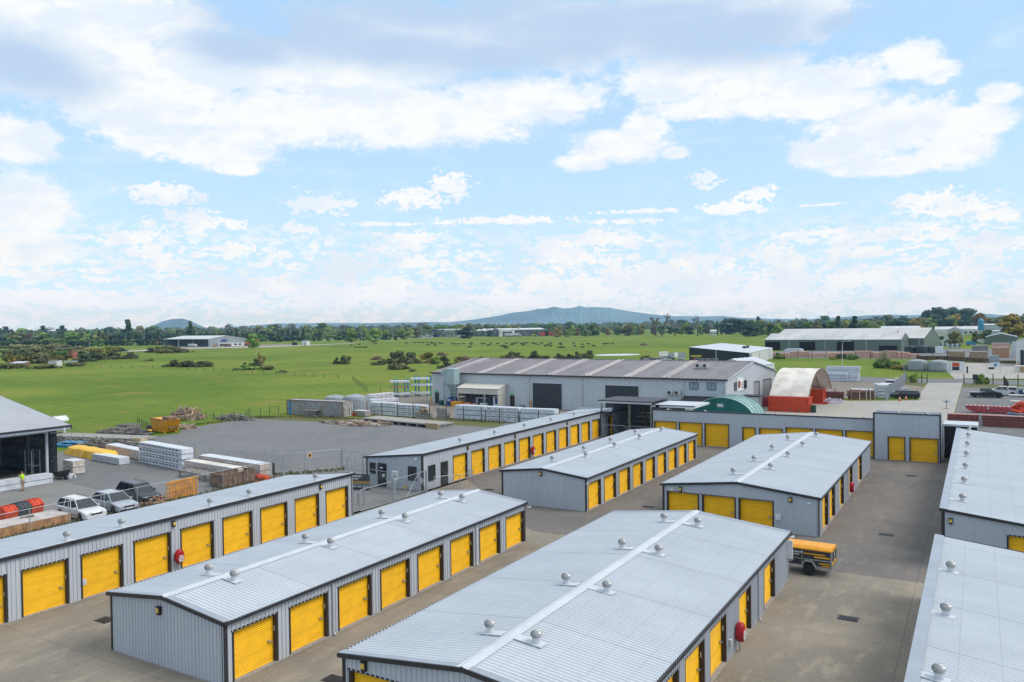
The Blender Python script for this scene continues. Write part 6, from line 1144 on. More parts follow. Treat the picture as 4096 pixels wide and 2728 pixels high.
c_ = thing('pipe_rack', 'white pipes on a brown rack at the right edge', 'rack', (7.0, 166.5, 0)); put(c_, 'frame', M_rust, (0, 0, .4, 3, 1, .6), (0, 0, 1.2, 3, 1, 1.35)); MB().cyl((-.3, .3, 1.6), (3.2, .3, 1.6), .2, 8).cyl((-.3, .8, 1.6), (3.2, .8, 1.6), .2, 8).build('pipe', M_white, c_); put(c_, 'post', M_white, (.2, 0, 0, .35, .15, 1.7), (2.2, 0, 0, 2.35, .15, 1.7))
# lamps
def lamp(label, p, h, side=1, m=None):
    t = thing('street_lamp', label, 'street lamp', p, 0, 'street lamps'); MB().cyl((0, 0, 0), (0, 0, h*.9), .13 if h < 10 else .16, 8, .07).build('pole', m or M_pvc, t); MB().tube([(0, 0, h*.9), (-.15*side, 0, h*.96), (-.5*side, 0, h*.99), (-1.5*side, 0, h)], .06, 6).build('arm', m or M_pvc, t); MB().obox((-1.9*side, 0, h), (.45, 0, 0), (0, .16, 0), (0, 0, .08)).build('lamp_head', M_pvc, t)
for i, (f, x, y, yt, s, lb) in enumerate((('A3', 800, 605, 350, -1, 'street lamp on the grass behind the white canvas canopy'), ('A0', 28, 388, 290, -1, 'street lamp at the far left edge by the highway'), ('A0', 768, 425, 330, 1, 'street lamp beside the bramble thicket'), ('A0', 1530, 418, 335, 1, 'street lamp in front of the open-bay depot'), ('A0', 2147, 400, 305, 1, 'street lamp in front of the orange digger'), ('A1', 520, 388, 300, 1, 'street lamp right of the small white kiosk'), ('A1', 955, 365, 285, 1, 'street lamp left of the two pale green trees'))): lamp(lb, g(f, x, y), hh(f, x, y, yt), s)
# green sheds and yard beyond
LP_ = [a3(130, 448), a3(1300, 440)]
gs = gable('timber_merchant_shed', 'front sage green shed with pale roof and four dark door openings', 'shed', (-101, 442), (-33.5, 437), 26, 5.7, 9.0, M_green, M_lroof, .9)
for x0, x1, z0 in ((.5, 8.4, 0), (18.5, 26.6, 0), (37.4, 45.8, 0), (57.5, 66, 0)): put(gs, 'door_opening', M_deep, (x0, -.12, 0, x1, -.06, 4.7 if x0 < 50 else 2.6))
for x0 in (13.2, 31.6, 51.6): MB().cyl((x0, -.15, 0), (x0, -.15, 5.6), .13, 6).build('downpipe', M_pvc, gs)
gs2 = gable('timber_merchant_shed', 'rear sage green shed with long pale roof behind the first one', 'shed', (-103, 472), (-24.6, 460), 38, 5.9, 11.2, M_green, mat('pale_grey_roof_b', (.50, .50, .48), .6, var=.06, scale=.1), .9); MB().cyl((77, -.15, 0), (77, -.15, 5.6), .13, 6).build('downpipe', M_pvc, gs2)
c_ = thing('person', 'tiny person in orange vest standing on the pale roof of the rear green shed', 'person', (-37.5, 468.5, 8.2), 0); skin_body('body', [(0, 0, 1.0, .2), (0, 0, 1.5, .24), (0, 0, 1.85, .13), (-.15, 0, .5, .13), (-.17, 0, .05, .1), (.15, 0, .5, .13), (.17, 0, .05, .1), (-.35, 0, 1.1, .08), (.35, 0, 1.1, .08)], [(0, 1), (1, 2), (0, 3), (3, 4), (0, 5), (5, 6), (1, 7), (1, 8)], M_orange, c_, 1); skin_body('hair', [(0, 0, 1.85, .13), (0, 0, 1.98, .12)], [(0, 1)], M_hair, c_, 1)
# black shop
bs_ = gable('shop_building', 'black-walled shop with pale low roof and yellow sign on its front', 'shop', (-68.5, 277), (-74, 338), 20.7, 4.35, 6.4, M_wht, M_roof, .8, side='flat')
q_ = MB(); q_.add([(-.09, -.1, 0), (-.09, 20.8, 0), (-.09, 20.8, 6.4), (-.09, -.1, 4.35), (-.05, -.1, 0), (-.05, 20.8, 0), (-.05, 20.8, 6.4), (-.05, -.1, 4.35)], [(0, 1, 2, 3), (4, 7, 6, 5), (0, 3, 7, 4), (1, 5, 6, 2), (3, 2, 6, 7)]); q_.build('front_cladding', M_blk, bs_)
text(bs_, 'SADDLERY', .78, (-.12, 20.1, 3.0), (R(90), 0, R(-90)), mat('sign_yellow', (.85, .60, .01), .5, var=.02), bold=.04)
put(bs_, 'annexe', M_woodg, (-1.2, 10.4, 0, -.1, 17.0, 2.5)); put(bs_, 'downpipe', M_pvc, (-.3, 11.2, 2.5, -.1, 11.4, 5.3)); put(bs_, 'window', mat('pale_shop_window', (.3, .42, .5), .2), (-.15, 16.9, 2.35, -.1, 19.2, 2.6)); put(bs_, 'poster', M_orange, (-.2, 18.3, 1.3, -.12, 19.2, 2.2)); put(bs_, 'window', M_glass, (-1.25, 12.0, 1.2, -1.2, 12.8, 2.1)); put(bs_, 'window', M_glass, (-1.25, 14.6, 1.2, -1.2, 15.4, 2.1))
put(bs_, 'poster', MATS['brown_logo'], (.6, -.14, 2.6, 2.6, -.06, 3.9)); put(bs_, 'poster', MATS['sign_yellow'], (.6, -.14, 1.2, 2.6, -.06, 2.4)); put(bs_, 'white_post', M_white, (-.12, -.12, 0, .25, -.05, 4.35))
for x_, y_ in ((30, 6), (38, 6)): put(bs_, 'roof_vent', M_dark, (x_, y_, 4.9, x_+1.2, y_+1.2, 5.9))
for x_ in (4.5, 24, 50): put(bs_, 'downpipe', M_steel, (x_, -.15, 0, x_+.2, -.04, 4.3))
t = thing('boundary_wall', 'grey slatted fence with a white round emblem left of the black shop', 'fence', g('A2', 1360, 508), 0); d_ = g('A2', 1590, 498)-g('A2', 1360, 508); L_ = d_.length; t.rotation_euler.z = math.atan2(d_.y, d_.x); b = MB(); ribs(b, (0, 0, 0), (1, 0, 0), (0, -1, 0), 0, L_, 0, 2.6, .4, .05); b.build('panel', M_barge, t); put(t, 'banner', M_wht, (0, -.2, 1.2, L_*.33, -.1, 3.3)); o = MB().lathe((0, 0, 0), [(1.2, 0), (1.2, .06)], 20).build('emblem', M_white, t); o.rotation_euler.x = R(90); o.location = (L_*.63, -.1, 1.6)
c_ = gable('small_shed', 'low white gabled shed just behind the works building ridge', 'shed', (-60.5, 205), (-49.5, 203), 14, 3.6, 5.4, M_wht, M_roof, None, side='y')
t = thing('wrapped_boat', 'white wrapped vehicle behind the black shop beside the green shed', 'covered vehicle', (-77, 372, 0)); MB().poly3([(0, 0, 0), (.3, 0, 2.2), (1.5, 0, 3.0), (7, 0, 3.1), (8.5, 0, 2.6), (8.7, 0, 0)], (0, 3, 0)).build('cover', M_wrap, t); put(t, 'base', M_dark, (.2, .2, 0, 8.2, 2.8, .2))
# pink stacks, tanks, blocks in timber yard
PK = 'pink timber stacks along the timber yard fence'
for i, (x0, x1, yb, yt, lb) in enumerate(((205, 345, 493, 455, 'first from the left, lowest'), (350, 520, 490, 440, 'second from the left with raised top'), (530, 665, 492, 455, 'third from the left'), (675, 800, 490, 452, 'fourth from the left, before the shed opening'), (805, 900, 488, 447, 'left of the tallest one'), (905, 1065, 494, 437, 'tallest in the middle of the row'), (1070, 1165, 496, 450, 'right of the tallest one'), (1170, 1270, 498, 436, 'with stepped top before half open door'), (1275, 1380, 500, 448, 'sloping down to the right'), (1385, 1470, 502, 462, 'low at the right end of the row'))):
    z = hh('A3', x0, yb, yt); pack('timber_pack', 'pink timber stack at far fence, '+lb, 'timber stack', a3(x0, yb), a3(x1, yb), 3, z, M_pink, max(2, round(z/.7)), bearer=.05, group=PK, seed=i)
for i, (x0, x1, yb, yt, m, lb) in enumerate(((1715, 1850, 500, 438, M_wood, 'brown timber stack with white top, left of three at the far yard fence'), (1900, 2045, 505, 440, M_wood, 'orange-brown timber stack with white top, middle of three at the far fence'), (2095, 2230, 495, 405, M_scrapo, 'tall orange-brown stack right of the grey mesh cages'), (1915, 2050, 440, 388, M_woodg, 'dark striped timber stack with white lid behind the middle brown stack'), (2080, 2235, 420, 368, M_pink, 'pink and dark timber stack with white lid behind the tall brown stack'), (2265, 2330, 490, 360, M_wraps, 'tall white and pink stack beside the white building'))):
    z = hh('A3', x0, yb, yt); pack('timber_pack', lb, 'timber stack', a3(x0, yb), a3(x1, yb), 3, z, m, max(2, round(z/.8)), group='tall timber stacks in the far yard', m_top=M_wrap, seed=30+i)
for i, (x0, x1, yb, yt, lb) in enumerate(((1590, 1700, 398, 366, 'left'), (1706, 1805, 412, 376, 'right'))):
    z = hh('A3', x0, yb, yt); pack('timber_pack', 'white wrapped packs with dark print in the far timber yard, '+lb+' of two', 'timber stack', a3(x0, yb), a3(x1, yb), 4, z, M_wrap, 3, marks=(M_ink, 2.2, .5), seed=40+i)
tank('black water tank, leftmost of three beyond the pink timber', -27.5, 410, 2.6, 3.4, M_dtank, 'black tanks'); tank('black water tank with pale lid, middle of three beyond the pink timber', -23.0, 408, 2.4, 3.6, M_dtank, 'black tanks'); tank('black water tank, rightmost of three beyond the pink timber', -19.2, 410, 2.3, 3.3, M_dtank, 'black tanks')
tank('large grey domed tank left of the pair inside the mesh fence by the crossing', -15.4, 258.5, 2.65, 3.4); tank('large grey domed tank right of the pair inside the mesh fence by the crossing', -9.9, 256.5, 2.7, 3.4)
c_ = thing('cube_tank', 'white cube tank between the black tanks and brown stacks', 'cube tank', (-17, 402, 0)); put(c_, 'tank', M_white, (0, 0, .2, 3, 2.4, 3.2)); put(c_, 'base', M_steel, (0, 0, 0, 3, 2.4, .2)); c_ = thing('cube_tank', 'small blue crate right of the white cube tank', 'crate', (-12.6, 402, 0)); put(c_, 'crate', M_blue, (0, 0, 0, 1.6, 1.4, 1.4)); put(c_, 'rim', M_cyan, (-.05, -.05, 1.3, 1.65, 1.45, 1.42))
fence('post_fence', 'dark post fence in front of the pink timber stacks', [(-69.8, 340), (-20.3, 338.5), (-10.3, 337.4)], 3.0, 5.6, .11, wires=(1., 2., 2.9), top=False, m_post=M_fpost, m_wire=M_wire, wd=.02)
fence('post_fence', 'low dark brown retaining fence beside the wide crossing', [(-20.3, 335), (-10, 333), (2.6, 313)], 1.6, 4, .12, wires=(.2, .5, .8, 1.1, 1.4), top=False, m_post=M_fpost, m_wire=M_rust, wd=.3)
fence('mesh_fence', 'pale mesh fence round the two grey tanks', [(-18.6, 300), (-18.5, 250), (-7.0, 248)], 2.6, 6, .08, wires=(.6, 1.2, 1.8, 2.4), top=False, wd=.03)
c_ = thing('gate_sign', 'white sign panel with orange and black face at the tank enclosure', 'sign', a3(1695, 625)); put(c_, 'board', M_white, (0, 0, .3, 4.2, .1, 3.2)); put(c_, 'sign_face', M_orange, (1.3, -.05, 1.9, 3.0, 0, 2.9)); put(c_, 'sign_face', M_dark, (1.3, -.05, .8, 3.0, 0, 1.8)); put(c_, 'post', M_dark, (4.7, 0, 0, 5.1, .3, 1.9))
c_ = thing('gate_sign', 'white and blue sign on a mesh gate right of the crossing', 'sign', a3(2050, 625)); put(c_, 'board', M_white, (.8, 0, 1.6, 2.6, .1, 2.9)); put(c_, 'mark', M_cyan, (1.3, -.05, 1.9, 2.0, 0, 2.6)); put(c_, 'sign_face', M_dark, (0, -.03, 1.0, 1.4, .05, 1.6)); put(c_, 'post', M_post, (-.4, 0, 0, -.3, .1, 3.0), ); put(c_, 'post', M_post, (2.7, 0, 0, 2.8, .1, 3.0))
c_ = thing('grey_cages', 'stack of grey mesh cages left of the tall orange-brown timber stack', 'cages', a3(2045, 535)); put(c_, 'cage', M_steel, (0, 0, 0, 3.8, 3, 1.3)); put(c_, 'cage', M_silo, (.3, .3, 1.3, 3.2, 2.8, 2.4)); c_ = thing('moss_slabs', 'mossy brown slab pile below the tall orange-brown stack', 'slab pile', a3(2150, 545)); put(c_, 'slab', M_strip, (0, 0, .5, 4.5, 2, 1.0)); put(c_, 'slab', M_rust, (.2, .1, 0, 4.4, 1.9, .5))
c_ = thing('crate_stack', 'pale wooden crates on the forecourt at the right edge', 'crates', a3(2275, 620)); put(c_, 'crate', M_canvas, (0, 0, 0, 2.6, 2, 1.9)); put(c_, 'crate', M_wood, (1.3, -.4, .1, 2.9, -.05, 1.6)); put(c_, 'crate', M_canvas, (3.4, 0, 0, 6, 2, 1.9))
wb = gable('white_building', 'tall white building with dark doorways at the right edge', 'building', (10.0, 296), (34, 290), 44, 8.0, 11.5, M_wht, M_roof, .8, side='y')
for y_ in (2.5, 9.0): put(wb, 'door_opening', M_dark, (-.12, y_, 0, -.06, y_+2.4, 5.2))
put(wb, 'door_opening', M_dark, (1.2, -.12, 0, 2.2, -.06, 5.0)); put(wb, 'door_opening', M_dark, (3.8, -.12, 0, 4.8, -.06, 5.0)); 
for x_ in (.6, 3.2, 5.2): put(wb, 'bollard', M_orng, (x_, -.9, 0, x_+.3, -.6, 1.4))
# more distant sheds and houses on the right
M_bw = mat('pale_distant_wall', (.45, .47, .48), .7, var=.08, scale=.1); M_rr = mat('distant_light_roof', (.52, .54, .56), .6, var=.06, scale=.1)
def fb(label, f, x0, x1, D, ye, yr, mw, mr, depth=20, D1=None, side='x', nm='distant_shed', cat='shed', wins=0):
    p, z = far(f, x0, D, ye); rg = far(f, x0, D, yr)[1]; q = far(f, x1, D1 or D); t = gable(nm, label, cat, p, q, depth, z, rg, mw, mr, None, side=side); L_ = (q-p).length
    for i in range(wins): x = L_*(i+.3)/wins; put(t, 'window', M_glass, (x, -.15, z*.25, x+L_/wins*.45, -.05, z*.62))
    return t
fb('small sage green gabled shed behind the far timber stacks', 'A3', 2025, 2300, 560, 318, 288, M_green, M_greyroof, 30, side='y')
fb('low grey glasshouse-like shed roof beyond the green sheds', 'A3', 1128, 1470, 850, 250, 226, M_bw, M_rr, 40, wins=3); fb('wide white industrial hall behind the pampas side trees', 'A3', 1590, 1840, 900, 252, 230, M_wht, M_rr, 50, wins=3)
fb('dark gabled workshop front in the middle of the right background', 'A3', 1690, 1835, 760, 262, 233, M_bw, M_whroof, 30, side='y', wins=1); fb('long pale hall with wide roof right of the dark gabled workshop', 'A3', 1830, 2010, 980, 250, 226, M_wht, M_rr, 60, wins=4)
fb('grey warehouse with white roof edge below the big yellow-green tree', 'A3', 1995, 2175, 900, 213, 206, M_greyroof, M_wht, 60, side='flat'); fb('grey warehouse right of the big yellow-green tree at the edge', 'A3', 2330, 2480, 900, 213, 206, M_greyroof, M_wht, 60, side='flat')
fb('small cream gabled cottage left of the dark gabled workshop', 'A3', 1570, 1700, 640, 283, 260, M_cream, M_rr, 12, side='y', nm='cottage', cat='house', wins=1); fb('small grey shed with flat roof beside the rear green shed', 'A3', 1515, 1625, 600, 302, 297, M_green, M_rr, 12, side='flat', wins=2); fb('white-roofed carport right of centre before the small green shed', 'A3', 2080, 2160, 700, 266, 262, M_bw, M_wht, 12, side='flat')
fb('tiny white house at the far edge of the field between the tall bare trees', 'A2', 1800, 1855, 1150, 266, 257, M_wht, M_wht, 15, nm='house', cat='house', wins=2)
c_ = thing('blue_silo', 'bright blue silo beside the long pale hall on the right', 'silo', far('A3', 1985, 900)); MB().lathe((0, 0, 0), [(2.6, 6), (2.6, 15), (1, 17)], 12).build('bin', M_cyan, c_); MB().lathe((0, 0, 0), [(2, 0), (2, 6)], 8).build('base', M_steel, c_)
for i, (x, y, m, lb) in enumerate(((1860, 390, M_cyan, 'blue tractor among the shrubs in the far yard'), (1760, 372, M_pvc, 'pale caravan left of the blue tractor'), (1660, 368, M_wht, 'white van parked by the flat-roofed green shed'), (1920, 345, M_bw, 'grey container behind the blue tractor'), (1955, 372, M_wht, 'white truck right of the blue tractor'), (1640, 300, M_wht, 'white camper beside the small cream cottage'))):
    p = a3(x, y); c_ = thing('yard_vehicle', lb, 'vehicle', p); b = MB().poly3([(0, 0, .5), (0, 0, 2.6), (3.6, 0, 2.6), (4.2, 0, 1.7), (5.2, 0, 1.5), (5.2, 0, .5)], (0, 2.1, 0)); b.build('body', m, c_); put(c_, 'window', M_glass, (3.3, -.03, 1.7, 3.9, 2.13, 2.3)); wheel(c_, 1.0, 0.05, .45, .3); wheel(c_, 4.2, .05, .45, .3)
# ---------------------------------------------------------------- left and centre background
dh = gable('depot', 'wide grey depot with open bays and a blue sign on its gable', 'depot', (-713, 511), (-635, 503), 42, 7.4, 10.5, mat('mid_grey_depot_wall', (.27, .29, .31), .6, var=.06, scale=.1), M_rr, 1.2, open_front=True)
put(dh, 'back_wall', M_cladd, (.5, 12, 0, 78, 12.3, 7.4)); 
for x0 in (0, 13, 26, 39, 52, 65, 77.6): put(dh, 'column', M_dark if x0 % 26 else M_steel, (x0, 0, 0, x0+.5, .5, 7.4))
put(dh, 'fascia', M_rr, (-.5, -.4, 7.0, 79, -.1, 7.7)); text(dh, '-D&H', 2.9, (78.75, 13, 4.6), (R(90), 0, R(90)), mat('navy_sign_blue', (.01, .05, .25), .5, var=.02), bold=.12, ext=.05); put(dh, 'office_annexe', M_wht, (79, 8, 0, 83, 36, 3.2)); 
for y_ in (10, 15, 20, 25, 30): put(dh, 'window', M_glass, (83.0, y_, 1, 83.1, y_+3, 2.4))
def digger(label, p, rz, m, s=1):
    c_ = thing('digger', label, 'digger', p, rz); c_.scale = (s, s, s); put(c_, 'track', M_dark, (-2, -1.3, 0, 2, -.7, .9)); put(c_, 'track', M_dark, (-2, .7, 0, 2, 1.3, .9)); MB().poly3([(-2.2, -1.2, .9), (1.6, -1.2, .9), (1.6, -1.2, 1.9), (-1.8, -1.2, 2.1), (-2.4, -1.2, 1.7)], (0, 2.4, 0)).build('house', m, c_); o = MB().poly3([(.2, -.2, 1.9), (1.6, -.2, 1.9), (1.4, -.2, 3.1), (.3, -.2, 3.1)], (0, 1.3, 0)).build('cab', m, c_); put(o, 'window', M_glass, (.4, -.23, 2.1, 1.3, 1.13, 2.9)); MB().bar((1.2, 0, 1.6), (4.2, 0, 4.6), .5, .6).bar((4.2, 0, 4.6), (6.6, 0, 3.9), .4, .5).bar((6.6, 0, 3.9), (6.5, 0, 1.6), .4, .5).build('boom', m, c_); MB().poly3([(6.0, -.5, .5), (7.0, -.5, .6), (7.1, -.5, 1.7), (6.2, -.5, 1.7)], (0, 1, 0)).build('bucket', M_rust, c_)
digger('orange-red excavator with raised arm right of the grey depot', g('A0', 2130, 390), R(35), M_orange, 1.35); digger('yellow digger at the right corner of the depot', g('A0', 2030, 393), R(200), M_orng, .8); digger('small yellow digger left of the other yellow one by the depot', g('A0', 1835, 400), R(120), M_orng, .55)
for i, (x, y, m, lb) in enumerate(((1610, 402, M_wht, 'white truck with raised body in front of the open bays'), (1880, 402, M_rust, 'brown machine beside the white office of the depot'), (1920, 402, M_rust, 'second brown machine beside the white office of the depot'), (1290, 385, M_orng, 'orange-yellow container truck half behind the bramble mound'), (1350, 358, M_wht, 'white box trailer just left of the grey depot'))):
    p = g('A0', x, y); c_ = thing('works_vehicle', lb, 'vehicle', p, R(10)); k = 1.5 if i > 2 else 1.0; MB().poly3([(0, 0, .8), (0, 0, 3.0*k), (4.5*k*1.4, 0, 3.0*k), (4.7*k*1.4, 0, .8)], (0, 2.4, 0)).build('body', m, c_); MB().poly3([(5*k*1.4, 0, .6), (5*k*1.4, 0, 2.4), (6*k*1.4, 0, 2.4), (6.4*k*1.4, 0, 1.4), (6.4*k*1.4, 0, .6)], (0, 2.3, 0)).build('cab', M_pvc, c_); wheel(c_, 1.2, 0, .5, .3); wheel(c_, 5.4*k*1.2, 0, .5, .3)
c_ = thing('kiosk', 'small white kiosk beside a street lamp on the far road', 'kiosk', g('A1', 445, 388)); put(c_, 'wall', M_wht, (0, 0, 0, 6.2, 4, 4.3)); put(c_, 'doorway', M_deep, (3.6, -.1, 0, 4.5, -.02, 2.8)); c_ = thing('kiosk', 'small dark hut left of the white kiosk', 'hut', g('A1', 362, 388)); put(c_, 'wall', M_dark, (0, 0, 0, 4.0, 3, 3)); put(c_, 'roof', M_rust, (-.6, -.6, 4.6, 4.6, 3.6, 4.9)); put(c_, 'post', M_fpost, (-.4, 0, 0, -.2, .2, 4.6))
for i, (x, y, yt, w_, lb) in enumerate(((687, 378, 343, 11, 'green road direction sign on two posts beside the highway'), (745, 378, 349, 8, 'pale back of a road sign on two posts right of the green sign'))):
    p = g('A0', x, y); z = hh('A0', x, y, yt); c_ = thing('road_sign', lb, 'road sign', p, R(52)); put(c_, 'panel', mat('road_sign_green', (.02, .3, .12), .5) if i == 0 else M_steel, (-w_/3, 0, z*.5 if i == 0 else z*.85, w_/3, .15, z)); put(c_, 'post', M_pvc, (-w_/4, .15, 0, -w_/4+.3, .4, z*.9)); put(c_, 'post', M_pvc, (w_/4, .15, 0, w_/4+.3, .4, z*.9))
pb = fb('grey industrial building with purple end panel beyond the cattle', 'A1', 1563, 1778, 1370, 256, 250, M_bw, M_rr, 45, D1=1340)
MB().poly3([(-.3, -.4, 0), (13, -.4, 0), (22, -.4, 12.8), (-.3, -.4, 12.8)], (0, .3, 0)).build('purple_panel', mat('purple_cladding', (.085, .045, .22), .5, var=.05, scale=.1), pb); put(pb, 'door_panel', M_greyroof, (24, -.5, 0, 36, -.35, 11.5))
pb = fb('long grey industrial building with white roof right of the round dark tree', 'A1', 1905, 2360, 1370, 263, 248, mat('blue_grey_far_wall', (.19, .21, .24), .6, var=.15, scale=.05), M_wht, 60, D1=1310)
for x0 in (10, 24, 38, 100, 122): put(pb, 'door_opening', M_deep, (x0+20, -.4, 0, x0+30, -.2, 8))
pb = fb('dark grey industrial hall at the right end of the long building', 'A2', 0, 390, 1290, 256, 243, mat('slate_far_wall', (.10, .115, .135), .6, var=.08, scale=.05), M_wht, 60, D1=1310); put(pb, 'end_canopy', M_greyroof, (20, -.5, 9.5, 22, -.2, 11.5))
put(pb, 'white_portal', M_wht, (-2, -1.5, 0, 4, -.6, 12)); put(pb, 'white_portal', M_wht, (20, -1.5, 0, 24, -.6, 12.5)); put(pb, 'white_portal', M_wht, (4, -1.5, 8, 20, -.6, 10.5))
for i, (f, x, m, k, lb) in enumerate((('A1', 1378, mat('lime_yellow_paint', (.55, .62, .03), .5), 1.0, 'lime yellow truck left of the purple panel building'), ('A1', 1440, M_bw, .6, 'pale van right of the lime yellow truck'), ('A1', 1500, M_bw, .8, 'grey truck beside the purple panel'), ('A1', 2180, M_wht, .9, 'white truck in front of the dark doorways'), ('A1', 2250, M_wht, .9, 'second white truck in front of the dark doorways'), ('A2', 60, M_wht, .9, 'white truck by the white portal'), ('A2', 120, M_pvc, .8, 'pale flat truck right of the white portal'), ('A2', 270, MATS['lime_yellow_paint'], .6, 'lime skip in front of the slate hall'), ('A2', 340, M_orange, 1.0, 'red machinery right of the slate hall'), ('A2', 385, M_orange, 1.0, 'more red machinery before the yellow tree'), ('A2', 425, M_redt, .9, 'dull red machinery beside the yellow tree'))):
    p = far(f, x, 1290); c_ = thing('works_vehicle', lb, 'vehicle', p, R(30)); MB().poly3([(0, 0, 1), (0, 0, 6*k), (11*k, 0, 6*k), (11.5*k, 0, 1)], (0, 5, 0)).build('body', m, c_); MB().poly3([(12*k, 0, 1), (12*k, 0, 4*k), (14*k, 0, 4*k), (15*k, 0, 2.5*k), (15*k, 0, 1)], (0, 4, 0)).build('cab', M_pvc, c_); wheel(c_, 3, 0, 1, .5); wheel(c_, 10*k, 0, 1, .5)
sheet('road', [g('A0', -60, 388), g('A0', 1200, 371), g('A0', 2355, 346), g('A1', 1560, 326), g('A1', 1560, 319), g('A0', 2355, 338), g('A0', 1200, 363), g('A0', -60, 379)], .05, mat('distant_road', (.28, .27, .25), .8))
sheet('road', [g('A0', 1040, 446), g('A0', 1560, 420), g('A0', 2355, 402), g('A1', 900, 372), g('A1', 900, 369), g('A0', 2355, 395), g('A0', 1560, 412), g('A0', 1040, 437)], .05, mat('far_side_road', (.42, .40, .37), .8))
sheet('depot_yard', [g('A0', 1400, 415), g('A0', 2355, 398), g('A1', 420, 383), g('A1', 420, 375), g('A0', 2355, 380), g('A0', 1400, 395)], .03, M_wyard)
c_ = gable('hut', 'tumbledown tin shelter at the left edge below the bramble thicket', 'shelter', g('A0', 75, 575), g('A0', 190, 575), 4, 1.7, 2.3, M_rust, M_rr, None, side='flat'); c_ = gable('hut', 'low white tin hut with red roof edge below the bramble thicket', 'hut', g('A0', 412, 566), g('A0', 485, 566), 3, 2.3, 2.6, M_wht, M_rust, None, side='flat'); put(c_, 'side_panel', M_wht, (6.5, 2, 1.6, 14, 2.2, 2.3))
c_ = thing('rusty_container', 'rusty pink tank half buried in the bramble thicket', 'tank', g('A0', 585, 500)); MB().box(0, 0, 0, 4.6, 3, 4.2).build('shell', mat('rusty_pink', (.35, .12, .08), .8, var=.3, scale=.6), c_); put(c_, 'lid', M_rust, (-.1, -.1, 4.2, 4.7, 3.1, 4.4))
c_ = thing('old_machine', 'rusty yellow farm machine beside a round bush in the field', 'farm machine', g('A0', 2215, 540)); MB().bar((0, 0, 0), (.2, 0, 4.6), .4).bar((.9, 0, 0), (1, 0, 3.8), .3).bar((0, 0, 2.2), (3.2, 1, 2.8), .5).bar((2.6, 0, .6), (3.6, .6, 2.6), .9).build('frame', mat('rusty_yellow', (.28, .16, .04), .85, var=.3, scale=1), c_); MB().cyl((2.8, -.3, .7), (2.8, .3, .7), .7, 12).build('wheel', M_rust, c_)
for i, (f, x, y, lb) in enumerate((('A1', 1085, 512, 'rusty pile of scrap left of the big bush in the field'), ('A1', 1370, 500, 'rusty scrap right of the big bush in the field'), ('A1', 1535, 540, 'white and brown scrap between the bushes in the field'), ('A1', 1640, 475, 'pale rusty trailer deck among the bushes in the field'), ('A1', 1845, 520, 'dark broken machine at the corner of the works roof'), ('A3', -900, 388, 'reddish scrap heap in the field above the black shop roof'))):
    heap('scrap_pile', lb, 'scrap', g(f, x, y), 2.8, 1.4, 1.5, 26, 2.8, M_rust, th=.3, wd=.5, flat=.2)
struct('pond', MB().add([(g('A2', 1005, 469)+Vector((11*math.cos(a), 14*math.sin(a), .03))) for a in [k*math.pi/10 for k in range(20)]], [tuple(range(20))]), mat('pond_water', (.35, .38, .4), .08, var=.02))
# ---------------------------------------------------------------- hills
M_hill = mat('haze_tinted_hill_forest', (.08, .15, .19), .95, var=.25, scale=.0012)  # forest colour shifted to blue, standing in for distance haze
def hill(prof, D, thick, name='hills', seed=1, m=None):
    """skyline given as picture points (x, y) in full-width px, built as a real range at distance D"""
    rnd = random.Random(seed); pts = []
    for (x, y) in prof:
        d = ray(x, y); k = D/math.hypot(d.x, d.y); pts.append(Vector((d.x*k, d.y*k, HC+d.z*k)))
    V = []; n = 6; fine = []
    for a, b in zip(pts, pts[1:]):
        for i in range(6): q = a.lerp(b, i/6); q.z += rnd.uniform(-.008, .008)*abs(q.z); fine.append(q)
    fine.append(pts[-1])
    for q in fine:
        u = Vector((q.x, q.y, 0)).normalized()
        for j, (o, h) in enumerate(((-1, 0), (-.6, .22), (-.35, .5), (-.15, .8), (0, 1), (.4, .6), (1, 0))): r_ = 1+(rnd.uniform(-.05, .05) if 0 < j < 4 else 0); V.append((q.x+u.x*thick*o, q.y+u.y*thick*o, max(-2, q.z*h*r_ if j != 4 else q.z)))
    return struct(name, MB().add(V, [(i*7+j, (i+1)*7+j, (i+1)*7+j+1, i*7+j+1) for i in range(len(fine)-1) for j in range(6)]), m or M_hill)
A2p = lambda x, y: (2000+x*.4671, 1200+y*.4671); A0p = lambda x, y: (x*.4671, 1200+y*.4671); A3p = lambda x, y: (2996+x*.4671, 1200+y*.4671)
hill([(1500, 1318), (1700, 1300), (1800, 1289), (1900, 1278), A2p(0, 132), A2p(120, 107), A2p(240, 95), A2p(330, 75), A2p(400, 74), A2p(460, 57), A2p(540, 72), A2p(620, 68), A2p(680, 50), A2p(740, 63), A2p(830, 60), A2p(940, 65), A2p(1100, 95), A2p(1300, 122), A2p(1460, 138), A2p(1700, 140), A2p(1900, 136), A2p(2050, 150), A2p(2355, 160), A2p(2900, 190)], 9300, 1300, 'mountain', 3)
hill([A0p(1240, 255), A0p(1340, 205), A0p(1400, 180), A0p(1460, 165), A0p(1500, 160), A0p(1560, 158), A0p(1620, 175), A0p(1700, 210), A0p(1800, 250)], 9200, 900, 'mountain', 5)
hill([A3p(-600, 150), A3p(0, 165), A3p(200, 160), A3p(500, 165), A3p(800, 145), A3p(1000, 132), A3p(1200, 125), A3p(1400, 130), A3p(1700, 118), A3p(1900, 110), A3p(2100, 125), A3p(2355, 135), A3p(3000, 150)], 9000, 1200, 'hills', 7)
hill([(-400, 1345), (0, 1328), (900, 1310), (1100, 1294), (1300, 1292), (1500, 1292), (1750, 1288), (2000, 1292), (2500, 1292)], 8600, 800, 'hills', 9)
